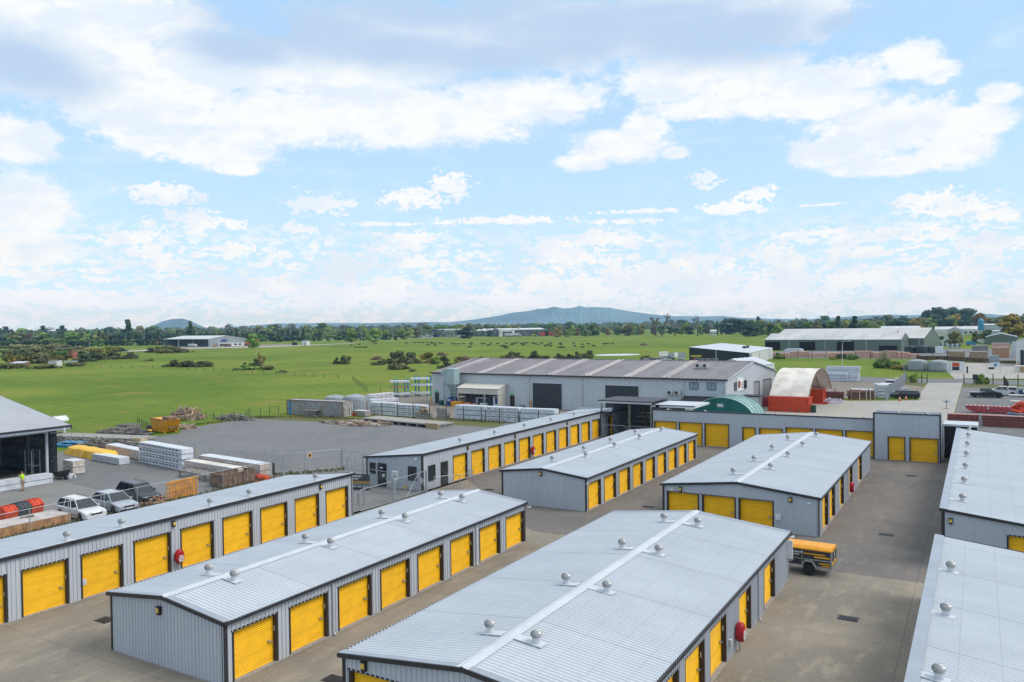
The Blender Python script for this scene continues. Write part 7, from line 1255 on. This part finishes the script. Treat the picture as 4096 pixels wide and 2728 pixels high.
# ---------------------------------------------------------------- vegetation
def leafmat(name, c, c2): 
    m = mat(name, c, .75, c2=c2, scale=.35, rnd=.30, edges=(.38, .62), spec=.2); return m
LM = {'dark': leafmat('dark_conifer_foliage', (.036, .066, .032), (.065, .105, .045)), 'mid': leafmat('broadleaf_foliage', (.11, .18, .04), (.18, .25, .06)), 'pale': leafmat('spring_willow_foliage', (.19, .26, .05), (.28, .34, .08)), 'yellow': leafmat('autumn_yellow_foliage', (.24, .19, .035), (.32, .24, .05)), 'olive': leafmat('olive_scrub_foliage', (.14, .155, .055), (.22, .21, .085)), 'brown': leafmat('bare_brown_twigs', (.15, .115, .085), (.21, .17, .13)), 'blue': leafmat('blue_green_foliage', (.075, .13, .08), (.125, .175, .10)), 'gorse': leafmat('gorse_scrub', (.13, .13, .03), (.27, .20, .04)), 'bramble': leafmat('dark_bramble', (.075, .09, .04), (.13, .14, .065))}
M_bark = mat('tree_bark', (.10, .08, .065), .9, var=.2, scale=2)
def crown(shape, n, leaf, seed, R_=1.0, H=1.0, base=.18):
    rnd = random.Random(seed); b = MB(); cl = []
    k = {'round': 11, 'wide': 13, 'cone': 16, 'column': 12, 'bush': 8, 'low': 9, 'loose': 9}[shape]
    for i in range(k):
        a = rnd.uniform(0, 6.283); t_ = (i+.5)/k
        if shape == 'cone': z = base+(1-base)*t_; q = R_*(1-t_)*.5; s = max(.08, (1-t_)*.62*R_)
        elif shape == 'column': z = base*.4+(1-base*.4)*t_; q = R_*.12; s = R_*.85*math.sin(min(1, (1-t_)*1.5+.15)*1.57)
        elif shape in ('bush', 'low'): z = rnd.uniform(.05, .55); q = R_*rnd.uniform(.1, .65); s = R_*rnd.uniform(.35, .5)*(1 if z < .4 else .75)
        else: z = base+(1-base)*rnd.uniform(.12, .86); q = R_*rnd.uniform(.1, .66)*math.sin(math.pi*min(1, max(.15, (z-base)/(1-base)))**.8); s = R_*rnd.uniform(.26, .46)
        cl.append((q*math.cos(a), q*math.sin(a), z, s))
    for i in range(n):
        cx, cy, cz, s = cl[rnd.randrange(len(cl))]; v = Vector((rnd.gauss(0, 1), rnd.gauss(0, 1), rnd.gauss(0, 1))).normalized(); rr = s*rnd.uniform(.55, 1.08); sz = H*.0+s
        p = Vector((cx+v.x*rr, cy+v.y*rr, cz+v.z*rr*(.55 if shape != 'cone' else .35)))
        if p.z < 0.01: p.z = .01+rnd.random()*.05
        if p.z > 1.03: p.z = 1.03-rnd.random()*.06
        u = (v+Vector((rnd.uniform(-.8, .8), rnd.uniform(-.8, .8), rnd.uniform(-.5, .9)))).normalized(); x = u.cross(Vector((0, 0, 1)))
        if x.length < .1: x = Vector((1, 0, 0))
        x.normalize(); y = u.cross(x); w_ = leaf*rnd.uniform(.6, 1.3)
        b.quad(p-x*w_-y*w_*.5, p+x*w_*.3-y*w_, p+x*w_+y*w_*.5, p-x*w_*.2+y*w_)
    return b
def trunk(R_=.03, H=.6, n=6, seed=0, limbs=5):
    rnd = random.Random(seed); b = MB().cyl((0, 0, 0), (0, 0, H), R_, n, R_*.5)
    for i in range(limbs): a = rnd.uniform(0, 6.28); z = H*rnd.uniform(.45, .9); b.cyl((0, 0, z), (.3*math.cos(a), .3*math.sin(a), z+.25), R_*.4, 4, R_*.15)
    return b
TP = {}
def tproto(key, shape, lm, n, leaf, seed, R_=.45, base=.18, tr=.6, tag_=None):
    o = bpy.data.objects.new(key, None); o.empty_display_size = .1; c = crown(shape, n, leaf, seed, R_, 1, base); cm = c.build('foliage' if shape in ('bush', 'low') else 'crown', LM[lm], None); COL.objects.unlink(cm); t_ = None
    if tr: t_ = trunk(.03 if tr > .3 else .02, tr, 6, seed, 5 if tr > .3 else 2).build('trunk' if tr > .3 else 'stems', M_bark, None); COL.objects.unlink(t_)
    TP[key] = (cm, t_)
for s in range(2):
    tproto('dark_conifer%d' % s, 'cone', 'dark', 750, .055, 10+s, .46, .0); tproto('dark_broad%d' % s, 'round', 'dark', 800, .06, 20+s, .46, -.12); tproto('mid%d' % s, 'round', 'mid', 800, .06, 30+s, .50, -.08)
    tproto('pale%d' % s, 'round', 'pale', 800, .058, 40+s, .50, -.08); tproto('blue%d' % s, 'wide', 'blue', 800, .06, 50+s, .52, -.1); tproto('olive%d' % s, 'wide', 'olive', 800, .06, 60+s, .52, -.08); tproto('yellow%d' % s, 'round', 'yellow', 750, .06, 70+s, .5, -.05); tproto('brown%d' % s, 'wide', 'brown', 700, .032, 80+s, .5, -.1)
    tproto('bushdark%d' % s, 'bush', 'bramble', 1100, .062, 90+s, .9, 0, .3); tproto('bushgorse%d' % s, 'bush', 'gorse', 1000, .062, 95+s, .9, 0, .3); tproto('bushgreen%d' % s, 'bush', 'mid', 900, .075, 98+s, .8, 0, .3); tproto('busholive%d' % s, 'bush', 'olive', 1000, .062, 99+s*3, .9, 0, .3)
tproto('poplar0', 'column', 'dark', 420, .05, 7, .2, .05); tproto('bigyellow0', 'round', 'yellow', 1800, .038, 8, .5, -.05); tproto('bigpale0', 'round', 'pale', 1800, .038, 9, .5, -.05); tproto('bigdark0', 'round', 'dark', 1800, .04, 12, .55, -.05)
def plant(kind, label, cat, p, h, wd, group=None, name=None):
    """h height, wd overall width"""
    c, t_ = TP[kind]; R0 = .9 if kind.startswith('bush') else .5
    o = thing(name or ('bush' if kind.startswith('bush') else 'tree'), label, cat, p, random.uniform(0, 6.28), group); o.scale = (wd/(2*R0), wd/(2*R0), h)
    for q in (c, t_):
        if q is not None: k = q.copy(); COL.objects.link(k); k.parent = o
    return o
def bush(f, x, y, w_, h_, kind, label, group=None):
    p = g(f, x, y); D = math.hypot(p.x, p.y); return plant('bush'+kind+str(random.randrange(2)), label, 'bush', p+Vector((0, w_*.4671*D/F*.3, 0)), max(.8, h_*.4671*D/F)*1.4, w_*.4671*D/F*1.35, group)
BR = 'bramble and gorse bushes in the thicket on the left of the field'
for i, (x, y, w_, h_, k) in enumerate(((150, 425, 260, 45, 'olive'), (330, 430, 260, 50, 'olive'), (520, 435, 200, 45, 'dark'), (680, 440, 180, 40, 'olive'), (820, 445, 200, 40, 'gorse'), (960, 445, 150, 30, 'dark'), (60, 490, 180, 60, 'dark'), (200, 495, 170, 70, 'dark'), (330, 500, 200, 75, 'olive'), (470, 500, 150, 65, 'green'), (590, 490, 200, 60, 'olive'), (730, 480, 170, 55, 'gorse'), (880, 470, 160, 50, 'gorse'), (40, 545, 150, 75, 'gorse'), (130, 560, 160, 70, 'gorse'), (270, 545, 180, 65, 'dark'), (400, 540, 140, 55, 'gorse'), (500, 530, 120, 60, 'gorse'), (640, 545, 100, 40, 'dark'), (715, 527, 190, 70, 'dark'), (885, 510, 150, 70, 'dark'), (985, 508, 90, 50, 'dark'), (1060, 506, 110, 55, 'dark'), (1120, 504, 80, 60, 'dark'), (30, 590, 180, 45, 'olive'), (300, 590, 200, 35, 'olive'), (600, 570, 150, 35, 'olive'))):
    bush('A0', x, y, w_, h_, k, '%s bush in the dense thicket at the left of the green field' % {'olive': 'olive brown', 'dark': 'dark bramble', 'gorse': 'yellow flowering gorse', 'green': 'green'}[k], BR)
for (f, x, y, w_, h_, k, lb) in (('A0', 1300, 450, 130, 45, 'dark', 'left end of the bramble mound in front of the grey depot'), ('A0', 1400, 455, 190, 65, 'olive', 'tall middle of the bramble mound in front of the grey depot'), ('A0', 1490, 452, 130, 55, 'dark', 'right half of the bramble mound before the grey depot'), ('A0', 1570, 450, 60, 22, 'dark', 'small right tip of the bramble mound before the depot'), ('A0', 1635, 447, 40, 10, 'dark', 'tiny flat bush right of the bramble mound'), ('A0', 1245, 524, 70, 16, 'olive', 'low brown scrub left of the long hedge mound'), ('A0', 1280, 522, 40, 22, 'dark', 'small dark bush left of the long hedge mound'),
    ('A0', 1410, 575, 60, 30, 'olive', 'brown left tip of the long hedge mound in the field'), ('A0', 1465, 572, 90, 55, 'dark', 'dark left hump of the long hedge mound in the field'), ('A0', 1560, 575, 150, 50, 'dark', 'middle of the long dark hedge mound in the field'), ('A0', 1660, 575, 130, 48, 'dark', 'right of the middle in the long dark hedge mound'), ('A0', 1760, 572, 90, 40, 'dark', 'dark right end of the long hedge mound'), ('A0', 1700, 560, 160, 35, 'olive', 'reddish olive scrub behind the long hedge mound'), ('A0', 2165, 565, 92, 66, 'dark', 'round dark bush beside the rusty farm machine'), ('A0', 2090, 552, 25, 18, 'dark', 'tiny bush left of the round bush by the farm machine'), ('A0', 2000, 602, 90, 22, 'green', 'low grassy scrub below the round bush'), ('A0', 2090, 598, 140, 40, 'green', 'wide grassy mound below the round bush'), ('A0', 2250, 600, 150, 40, 'olive', 'brownish grassy mound right below the farm machine'),
    ('A1', 735, 548, 65, 60, 'dark', 'left half of the small double bush in mid field'), ('A1', 800, 550, 85, 75, 'dark', 'right half of the small double bush in mid field'), ('A1', 265, 620, 80, 20, 'olive', 'flat brown scrub in the near left field'), ('A1', 1080, 558, 120, 42, 'dark', 'low bush at the left foot of the biggest field bush'), ('A1', 1190, 545, 150, 105, 'dark', 'left part of the biggest dark bush in the field'), ('A1', 1275, 548, 190, 112, 'dark', 'right part of the biggest dark bush in the field'), ('A1', 1215, 597, 170, 100, 'dark', 'dark bush in front of the biggest field bush'), ('A1', 1300, 592, 90, 52, 'dark', 'right lower bush in front of the biggest field bush'), ('A1', 1380, 613, 70, 30, 'olive', 'small brown bush in front of the big field bushes'), ('A1', 1390, 545, 110, 50, 'dark', 'bush right beside the biggest field bush'), ('A1', 1500, 510, 120, 65, 'gorse', 'olive gold bush left of the scrap in the field'), ('A1', 1560, 550, 110, 65, 'green', 'green bush between scrap heaps in the field'), ('A1', 1640, 525, 90, 45, 'dark', 'dark bush right of the scrap heaps'), ('A1', 1650, 587, 125, 70, 'dark', 'dark bush nearest the left end of the works roof'), ('A1', 1780, 515, 100, 35, 'gorse', 'gold bush left of the works ridge'), ('A1', 1770, 545, 80, 40, 'olive', 'reddish bush left of the works ridge'), ('A1', 1980, 497, 60, 18, 'olive', 'brown bush peeping above the works ridge, far left'),
    ('A1', 2160, 500, 90, 28, 'gorse', 'gold bush above the works ridge'), ('A1', 2240, 500, 120, 58, 'dark', 'dark mound above the works ridge, left'), ('A1', 2320, 503, 100, 30, 'olive', 'brown bush above the works ridge, left'), ('A2', 90, 500, 120, 52, 'dark', 'dark bush above the works ridge, second from left'), ('A2', 280, 503, 90, 68, 'dark', 'round dark bush above the works ridge'), ('A2', 370, 503, 110, 32, 'olive', 'low brown bushes above the works ridge'), ('A2', 490, 503, 100, 50, 'dark', 'dark bush above the ridge right of the brown ones'), ('A2', 570, 503, 90, 45, 'dark', 'second dark bush above the ridge'), ('A2', 650, 503, 80, 68, 'dark', 'dark bush left of the tallest above the ridge'), ('A2', 735, 500, 130, 72, 'dark', 'tallest dark bush above the works ridge'), ('A2', 1230, 515, 90, 48, 'olive', 'reddish brown bush left of the parked cars'),
    ('A2', 1740, 520, 70, 35, 'green', 'green shrub in front of the black shop wall, left'), ('A2', 1880, 522, 60, 14, 'green', 'low green shrub in front of the black shop wall'), ('A2', 2000, 520, 60, 18, 'green', 'green shrub at the right of the black shop wall'),
    ('A3', 255, 505, 80, 55, 'green', 'shrub at the left end of the pink timber fence'), ('A3', 790, 505, 75, 45, 'dark', 'dark shrub behind the tall street lamp'), ('A3', 870, 512, 110, 48, 'green', 'green shrub right of the tall street lamp'), ('A3', 720, 512, 70, 30, 'gorse', 'yellowish shrub left of the tall street lamp'), ('A3', 1110, 585, 130, 65, 'green', 'wide tussock left of the pampas plume'), ('A3', 1220, 588, 130, 60, 'green', 'wide tussock right of the pampas plume'), ('A3', 1310, 600, 130, 45, 'gorse', 'yellow scrub right of the tussocks'), ('A3', 1395, 708, 70, 68, 'green', 'round shrub at the gateway left of the driveway'), ('A3', 1965, 722, 90, 82, 'green', 'larger round shrub right of the road entrance'), ('A3', 2040, 722, 50, 58, 'green', 'smaller round shrub right of the road entrance')): bush(f, x, y, w_, h_, k, lb)
p = a3(1150, 560); t = thing('pampas_grass', 'pampas grass clump with pale plumes on the grass strip', 'pampas grass', p); b = MB(); rnd = random.Random(5)
for i in range(60): a = rnd.uniform(0, 6.28); q = rnd.uniform(.1, 1.6); b.bar((q*.3*math.cos(a), q*.3*math.sin(a), 0), (q*math.cos(a), q*math.sin(a), rnd.uniform(3.2, 5.2)), .12)
b.build('plumes', mat('pampas_plume', (.45, .38, .26), .9), t)
MBs = MB()
for i in range(80): a = rnd.uniform(0, 6.28); q = rnd.uniform(1, 2.8); MBs.bar((.2*math.cos(a), .2*math.sin(a), 0), (q*math.cos(a), q*math.sin(a), rnd.uniform(1.2, 2.6)), .1)
MBs.build('leaves', LM['mid'], t)
def tree(f, x, D, yt, w_, kind, label, group=None, zb=0):
    p, h = far(f, x, D, yt); return plant(kind+('0' if kind in ('poplar', 'bigyellow', 'bigpale', 'bigdark') else str(random.randrange(2))), label, 'tree', p, h, w_*.4671*D/F*(2 if kind == 'dark_conifer' else 1.4), group)
tree('A3', 2250, 640, 118, 200, 'bigyellow', 'big yellow-green tree at the right edge beyond the sheds'); tree('A3', 1750, 555, 250, 120, 'olive', 'loose dark tree in the yard left of the small green shed'); tree('A3', 1945, 600, 265, 75, 'olive', 'thin dark tree right of the blue tractor'); tree('A3', 2030, 640, 240, 90, 'olive', 'dark tree left of the white-roofed carport')
tree('A1', 1850, 1120, 222, 150, 'bigdark', 'round dark tree standing in front of the grey industrial building'); tree('A1', 870, 930, 235, 130, 'pale', 'wide pale green tree, left of the pair beyond the far road'); tree('A1', 1065, 900, 215, 115, 'bigpale', 'bright pale green pointed tree beyond the far road'); tree('A1', 20, 700, 258, 105, 'bigpale', 'bright yellow-green tree right of the depot and digger'); tree('A1', 1170, 1100, 245, 85, 'pale', 'pale tree right of the bright pointed tree'); tree('A1', 1310, 1150, 235, 90, 'pale', 'pale tree left of the lime truck')
tree('A2', 495, 1150, 238, 85, 'yellow', 'orange-yellow tree beside the red machinery'); tree('A2', 565, 1150, 247, 65, 'mid', 'green tree right of the orange-yellow one'); tree('A2', 733, 1180, 247, 70, 'pale', 'yellow-green round tree in the belt right of the red machinery'); tree('A2', 800, 1250, 198, 115, 'mid', 'tall green tree in the belt above the cattle, right'); tree('A2', 1100, 1200, 198, 130, 'olive', 'broad autumn-tinted tree left of the tall bare trees'); tree('A2', 600, 1500, 168, 100, 'blue', 'blue-green dome tree on the skyline left of the bare trees'); tree('A2', 690, 1500, 182, 60, 'dark_broad', 'dark tree with pointed top on the skyline'); tree('A2', 1860, 1200, 170, 35, 'poplar', 'dark columnar tree, left of two at the field edge'); tree('A2', 1895, 1200, 182, 35, 'poplar', 'dark columnar tree, right of two at the field edge')
for i, (x, yt, w_, k) in enumerate(((1960, 150, 150, 'blue'), (2060, 142, 150, 'blue'), (2150, 160, 100, 'mid'), (2210, 145, 60, 'dark_conifer'), (2260, 170, 100, 'blue'))): tree('A2', x, 1250, yt, w_, k, ('first', 'second', 'third', 'fourth', 'fifth')[i]+' from the left in the tall blue-green grove right of the bare trees', 'tall grove right of the bare trees')
tree('A0', 1095, 1150, 170, 90, 'dark_conifer', 'tall dark conifer rising above the left shelterbelt'); tree('A0', 1630, 1150, 185, 60, 'dark_conifer', 'dark spire conifer behind the depot roof'); tree('A3', 765, 900, 142, 75, 'dark_conifer', 'tall dark conifer above the rear green shed roof'); tree('A3', 905, 880, 140, 90, 'dark_conifer', 'large dark conifer right of the first above the green shed roof'); tree('A3', 1000, 860, 155, 120, 'pale', 'yellow-green tree right of the large dark conifer'); tree('A3', 1445, 900, 170, 70, 'yellow', 'golden tree behind the long pale hall, left')
def bare(label, f, x, D, yt, seed, group='tall bare trees'):
    p, h = far(f, x, D, yt); t = thing('bare_tree', label, 'tree', p, 0, group); rnd = random.Random(seed); tr = MB(); tw = MB()
    def grow(a, d, L, r_, lv):
        b_ = a+d*L; (tr if lv < 2 else tw).cyl(a, b_, r_, 5 if lv < 3 else 3, r_*.6, cap=False)
        if lv >= 6: return
        for k in range(2 if lv < 1 else rnd.choice((2, 3))):
            nd = (d+Vector((rnd.uniform(-.75, .75), rnd.uniform(-.75, .75), rnd.uniform(-.1, .4)))).normalized(); grow(b_, nd, L*rnd.uniform(.62, .85), r_*.68, lv+1)
    grow(Vector((0, 0, 0)), Vector((rnd.uniform(-.1, .1), 0, 1)).normalized(), h*.25, h*.030, 0); tr.build('trunk', M_bark, t); tw.build('branches', mat('bare_twig', (.16, .13, .11), .9), t)
bare('tall bare tree, leftmost and leaning of the leafless trees on the field edge', 'A2', 1335, 1040, 110, 3); bare('tallest bare tree with fine spreading twigs on the field edge', 'A2', 1388, 1040, 68, 5); bare('thin bare tree between the two tallest leafless trees', 'A2', 1500, 1040, 135, 8); bare('tall upright bare tree, rightmost of the leafless ones', 'A2', 1692, 1040, 92, 11)
def belt(label, group, x0, x1, D0, D1, z0, z1, kinds, n, wf=.95, seed=0):
    rnd = random.Random(seed)
    for i in range(n):
        x = x0+(x1-x0)*(i+rnd.uniform(.1, .9))/n; D = rnd.uniform(D0, D1); d = ray(x, 1320); k = D/math.hypot(d.x, d.y); h = rnd.uniform(z0, z1)
        kd = rnd.choice(kinds); plant(kd+('0' if kd == 'poplar' else str(rnd.randrange(2))), label % {'dark_conifer': 'dark conifer', 'dark_broad': 'dark evergreen', 'mid': 'green', 'pale': 'pale green', 'blue': 'blue-green', 'olive': 'olive', 'yellow': 'golden', 'brown': 'bare brown', 'poplar': 'dark columnar'}[kd], 'tree', Vector((d.x*k, d.y*k, 0)), h, h*wf*rnd.uniform(.85, 1.35), group)
belt('%s tree in the upper shelterbelt behind the grey depot', 'trees of the upper left shelterbelt', 370, 1215, 1130, 1190, 15.5, 19, ['dark_conifer', 'dark_broad', 'dark_broad'], 46, .75, 1)
belt('%s tree in the low row behind the highway cars', 'trees of the low highway row', -40, 690, 960, 990, 7.5, 10.5, ['dark_broad', 'dark_broad', 'mid'], 34, 1.1, 2)
belt('%s tree above the low row at the far left', 'trees above the low row at the left', -60, 420, 1080, 1250, 13, 20, ['mid', 'pale', 'olive', 'dark_broad', 'pale', 'brown'], 20, 1.0, 3)
belt('%s tree on the skyline behind the left shelterbelt', 'skyline trees on the left', -60, 1500, 1650, 2100, 22, 33, ['blue', 'olive', 'brown', 'mid', 'dark_conifer', 'pale', 'pale', 'brown', 'brown', 'mid'], 46, 1.15, 4)
belt('%s tree between the depot and the purple panel building', 'trees of the centre left belt', 1215, 1670, 1250, 1400, 14, 20, ['mid', 'pale', 'dark_broad', 'olive', 'pale', 'mid'], 24, 1.0, 5)
belt('%s low tree along the road in the centre left', 'low roadside trees centre left', 1000, 1600, 1050, 1150, 7, 11, ['dark_broad', 'mid', 'dark_broad'], 22, 1.2, 6)
belt('%s tree behind the grey industrial buildings', 'trees behind the industrial buildings', 1700, 2220, 1500, 1700, 20, 27, ['mid', 'pale', 'olive', 'yellow', 'blue', 'mid'], 24, 1.0, 7)
belt('%s tree in the belt behind the cattle field, centre right', 'trees of the centre right belt', 2180, 3000, 1240, 1420, 13, 20, ['mid', 'olive', 'dark_broad', 'blue', 'brown', 'pale', 'pale', 'mid', 'yellow'], 34, 1.0, 8)
belt('%s tree on the skyline right of the mountain', 'skyline trees on the right', 1500, 4150, 1900, 2500, 24, 34, ['blue', 'blue', 'olive', 'mid', 'brown', 'dark_conifer'], 44, 1.3, 9)
belt('%s tree in the belt behind the green timber sheds', 'trees behind the green sheds', 2980, 3560, 880, 1100, 15, 21, ['mid', 'dark_broad', 'pale', 'olive', 'blue'], 22, 1.05, 10)
belt('%s tree in the belt behind the halls on the right', 'trees behind the halls on the right', 3540, 4150, 1150, 1350, 20, 27, ['mid', 'yellow', 'pale', 'olive', 'yellow', 'dark_broad'], 24, 1.1, 11)
belt('%s umbrella-shaped tree on the right skyline', 'dark skyline trees at the right', 3700, 3900, 1500, 1600, 38, 42, ['blue'], 6, .8, 12)
# continuous far woodland
b = MB(); rnd = random.Random(77)
for i in range(30000):
    x = rnd.uniform(-250, 4350); D = rnd.choice((1320, 1750, 2300, 3000))*rnd.uniform(.97, 1.1); d = ray(x, 1320); k = D/math.hypot(d.x, d.y); top = (11 if D < 1600 else 17 if D < 2100 else 20 if D < 2700 else 26)*(1+.18*math.sin(x*.021+D)+.12*math.sin(x*.083)); z = rnd.uniform(.3, 1)*top; c = Vector((d.x*k, d.y*k, z)); s = D/560*rnd.uniform(.6, 1.25)
    if 2230 < x < 2900 and D < 1600: continue
    n_ = Vector((rnd.uniform(-1, 1), rnd.uniform(-1.2, .2), rnd.uniform(-.3, 1))).normalized(); X = n_.cross(Vector((0, 0, 1))).normalized()*s; Y = n_.cross(X).normalized()*s*.8; b.quad(c-X-Y*.4, c+X*.3-Y, c+X+Y*.5, c-X*.2+Y)
MW = mat('far_woodland_foliage', (.05, .09, .035), .85, c2=(.13, .14, .06), scale=.02, edges=(.4, .6), coord='G'); struct('woodland', b, MW, 'stuff')
b = MB()
for i in range(16000):      # rank grass and weeds along the gravel edges
    pass
# weeds on the gravel edge
rnd = random.Random(5); b = MB(); lines_ = [(g('B1', 0, 255), g('B1', 320, 255)), (g('B1', 320, 252), g('B1', 1000, 275)), (g('B1', 1700, 275), g('B2', 50, 300)), (g('B0', 1560, 335), g('B0', 2150, 265)), (g('B0', 2150, 262), g('B0', 2355, 258)), (g('B1', 180, 760), g('B1', 830, 700)), (g('B0', 600, 480), g('B0', 1180, 480)), (Vector((-58.3, 20, 0)), Vector((-58.3, 53, 0)))]
for a, c in lines_:
    L_ = (c-a).length
    for i in range(int(L_*26)): q = a.lerp(c, rnd.random())+Vector((rnd.gauss(0, .3), rnd.gauss(0, .6), 0)); an = rnd.uniform(0, 3.14); h_ = rnd.uniform(.08, .32); w2 = .06; v = Vector((math.cos(an)*w2, math.sin(an)*w2, 0)); q.z = 0; b.quad(q-v, q+v, q+v*.4+Vector((rnd.uniform(-.1, .1), rnd.uniform(-.1, .1), h_)), q-v*.4+Vector((0, 0, h_)))
struct('weeds', b, mat('weed_green', (.09, .12, .03), .9, c2=(.17, .14, .05), scale=.4, coord='G'), 'stuff')
# ---------------------------------------------------------------- cattle
M_cow = mat('black_cattle_hide', (.010, .009, .009), .7, var=.2)
def cow_mesh(pose):
    hz = 1.0 if pose != 'lying' else .45; head = (1.55, 0, .35, .13) if pose == 'grazing' else (1.5, 0, hz+.45, .14)
    J = [(-.75, 0, hz+.05, .30, .34), (-.2, 0, hz-.02, .36, .38), (.45, 0, hz, .34, .38), (.95, 0, hz+.12, .2, .26), ((1.3, 0, .62, .13) if pose == 'grazing' else (1.25, 0, hz+.38, .15)), head, (head[0]+.28, 0, head[2]-.08, .08)]
    E_ = [(0, 1), (1, 2), (2, 3), (3, 4), (4, 5), (5, 6)]
    if pose != 'lying':
        for (x, y, par) in ((-.8, -.22, 0), (-.8, .22, 0), (.6, -.2, 2), (.6, .2, 2)): i = len(J); J += [(x, y, .62, .14), (x+(-.1 if x < 0 else 0), y, .34, .075), (x, y, .04, .07)]; E_ += [(par, i), (i, i+1), (i+1, i+2)]
    else:
        for (x, y, par) in ((-.7, -.35, 0), (.7, -.3, 2)): i = len(J); J += [(x, y, .2, .14), (x+.45, y-.1, .08, .08)]; E_ += [(par, i), (i, i+1)]
    i = len(J); J += [(-1.1, 0, hz+.15, .05), (-1.15, 0, hz-.45, .035)]; E_ += [(0, i), (i, i+1)]
    o = skin_body('cow', J, E_, M_cow, None, 1); bpy.context.view_layer.update(); me = bpy.data.meshes.new_from_object(o.evaluated_get(bpy.context.evaluated_depsgraph_get())); bpy.data.objects.remove(o); return me
CM = {k: cow_mesh(k) for k in ('standing', 'grazing', 'lying')}
CW_ = [('A1', x, y, k) for x, y, k in ((862, 390, 'l'), (935, 383, 'l'), (908, 409, 'l'), (942, 410, 'l'), (978, 410, 'l'), (993, 410, 'l'), (1075, 384, 's'), (1337, 376, 's'), (1412, 374, 's'), (1450, 373, 's'), (1480, 374, 'g'), (1522, 375, 's'), (1552, 374, 's'), (1560, 380, 'g'), (1525, 395, 's'), (1585, 380, 's'), (1587, 395, 'g'), (1625, 376, 's'), (1648, 376, 'l'), (1735, 382, 's'), (1760, 386, 's'), (1795, 385, 's'), (1833, 376, 'l'), (1892, 388, 's'), (1900, 376, 's'), (1883, 415, 'g'), (1985, 380, 's'), (2008, 382, 's'), (2043, 395, 's'), (2060, 380, 's'), (2122, 384, 'g'), (2160, 395, 'l'), (2163, 407, 'g'), (2180, 400, 'l'), (2194, 418, 'g'), (2197, 380, 's'), (2240, 386, 'g'), (2250, 382, 's'), (2277, 380, 's'), (2335, 382, 's'))]+[('A2', x, y, k) for x, y, k in ((55, 380, 's'), (20, 405, 's'), (38, 398, 'l'), (52, 418, 'g'), (105, 388, 'g'), (137, 378, 's'), (180, 382, 's'), (205, 380, 's'), (230, 377, 's'), (202, 393, 'g'), (280, 378, 's'), (300, 378, 'l'), (327, 384, 'l'), (360, 380, 's'), (390, 400, 's'), (410, 384, 'l'), (432, 381, 's'), (430, 402, 'g'), (515, 380, 's'), (525, 390, 'g'), (507, 416, 'g'), (540, 416, 'g'), (632, 380, 's'), (640, 404, 's'), (708, 384, 'l'), (710, 408, 'l'), (758, 385, 's'), (803, 402, 's'), (893, 387, 's'), (920, 383, 's'), (961, 384, 's'))]
for i, (f, x, y, k) in enumerate(CW_):
    kk = {'s': 'standing', 'g': 'grazing', 'l': 'lying'}[k]; o = bpy.data.objects.new('cow', CM[kk]); COL.objects.link(o); o.location = g(f, x, y); o.rotation_euler.z = random.choice((R(35), R(215), R(20), R(230), R(60), R(250))); s_ = 1.15; o.scale = (s_, s_, s_)
    tag(o, 'black cow %s in the herd on the green field, %s part' % (kk, 'left' if f == 'A1' and x < 1200 else 'middle' if f == 'A1' else 'right'), 'cow', 'cattle on the green field')
# ---------------------------------------------------------------- haze
hz_ = MB().box(-10500, -260, -1.5, 4500, 10700, 270); 
hm = bpy.data.materials.new('haze'); hm.use_nodes = True; ht = hm.node_tree; ht.nodes.clear(); vo = ht.nodes.new('ShaderNodeVolumePrincipled'); vo.inputs['Color'].default_value = (.33, .64, 1, 1); vo.inputs['Absorption Color'].default_value = (1, 1, 1, 1); vo.inputs['Density'].default_value = HAZE = 8.0e-5; vo.inputs['Anisotropy'].default_value = .0; sc.cycles.volume_bounces = 0
ho = ht.nodes.new('ShaderNodeOutputMaterial'); ht.links.new(vo.outputs[0], ho.inputs['Volume']); struct('haze', hz_, hm, 'stuff')
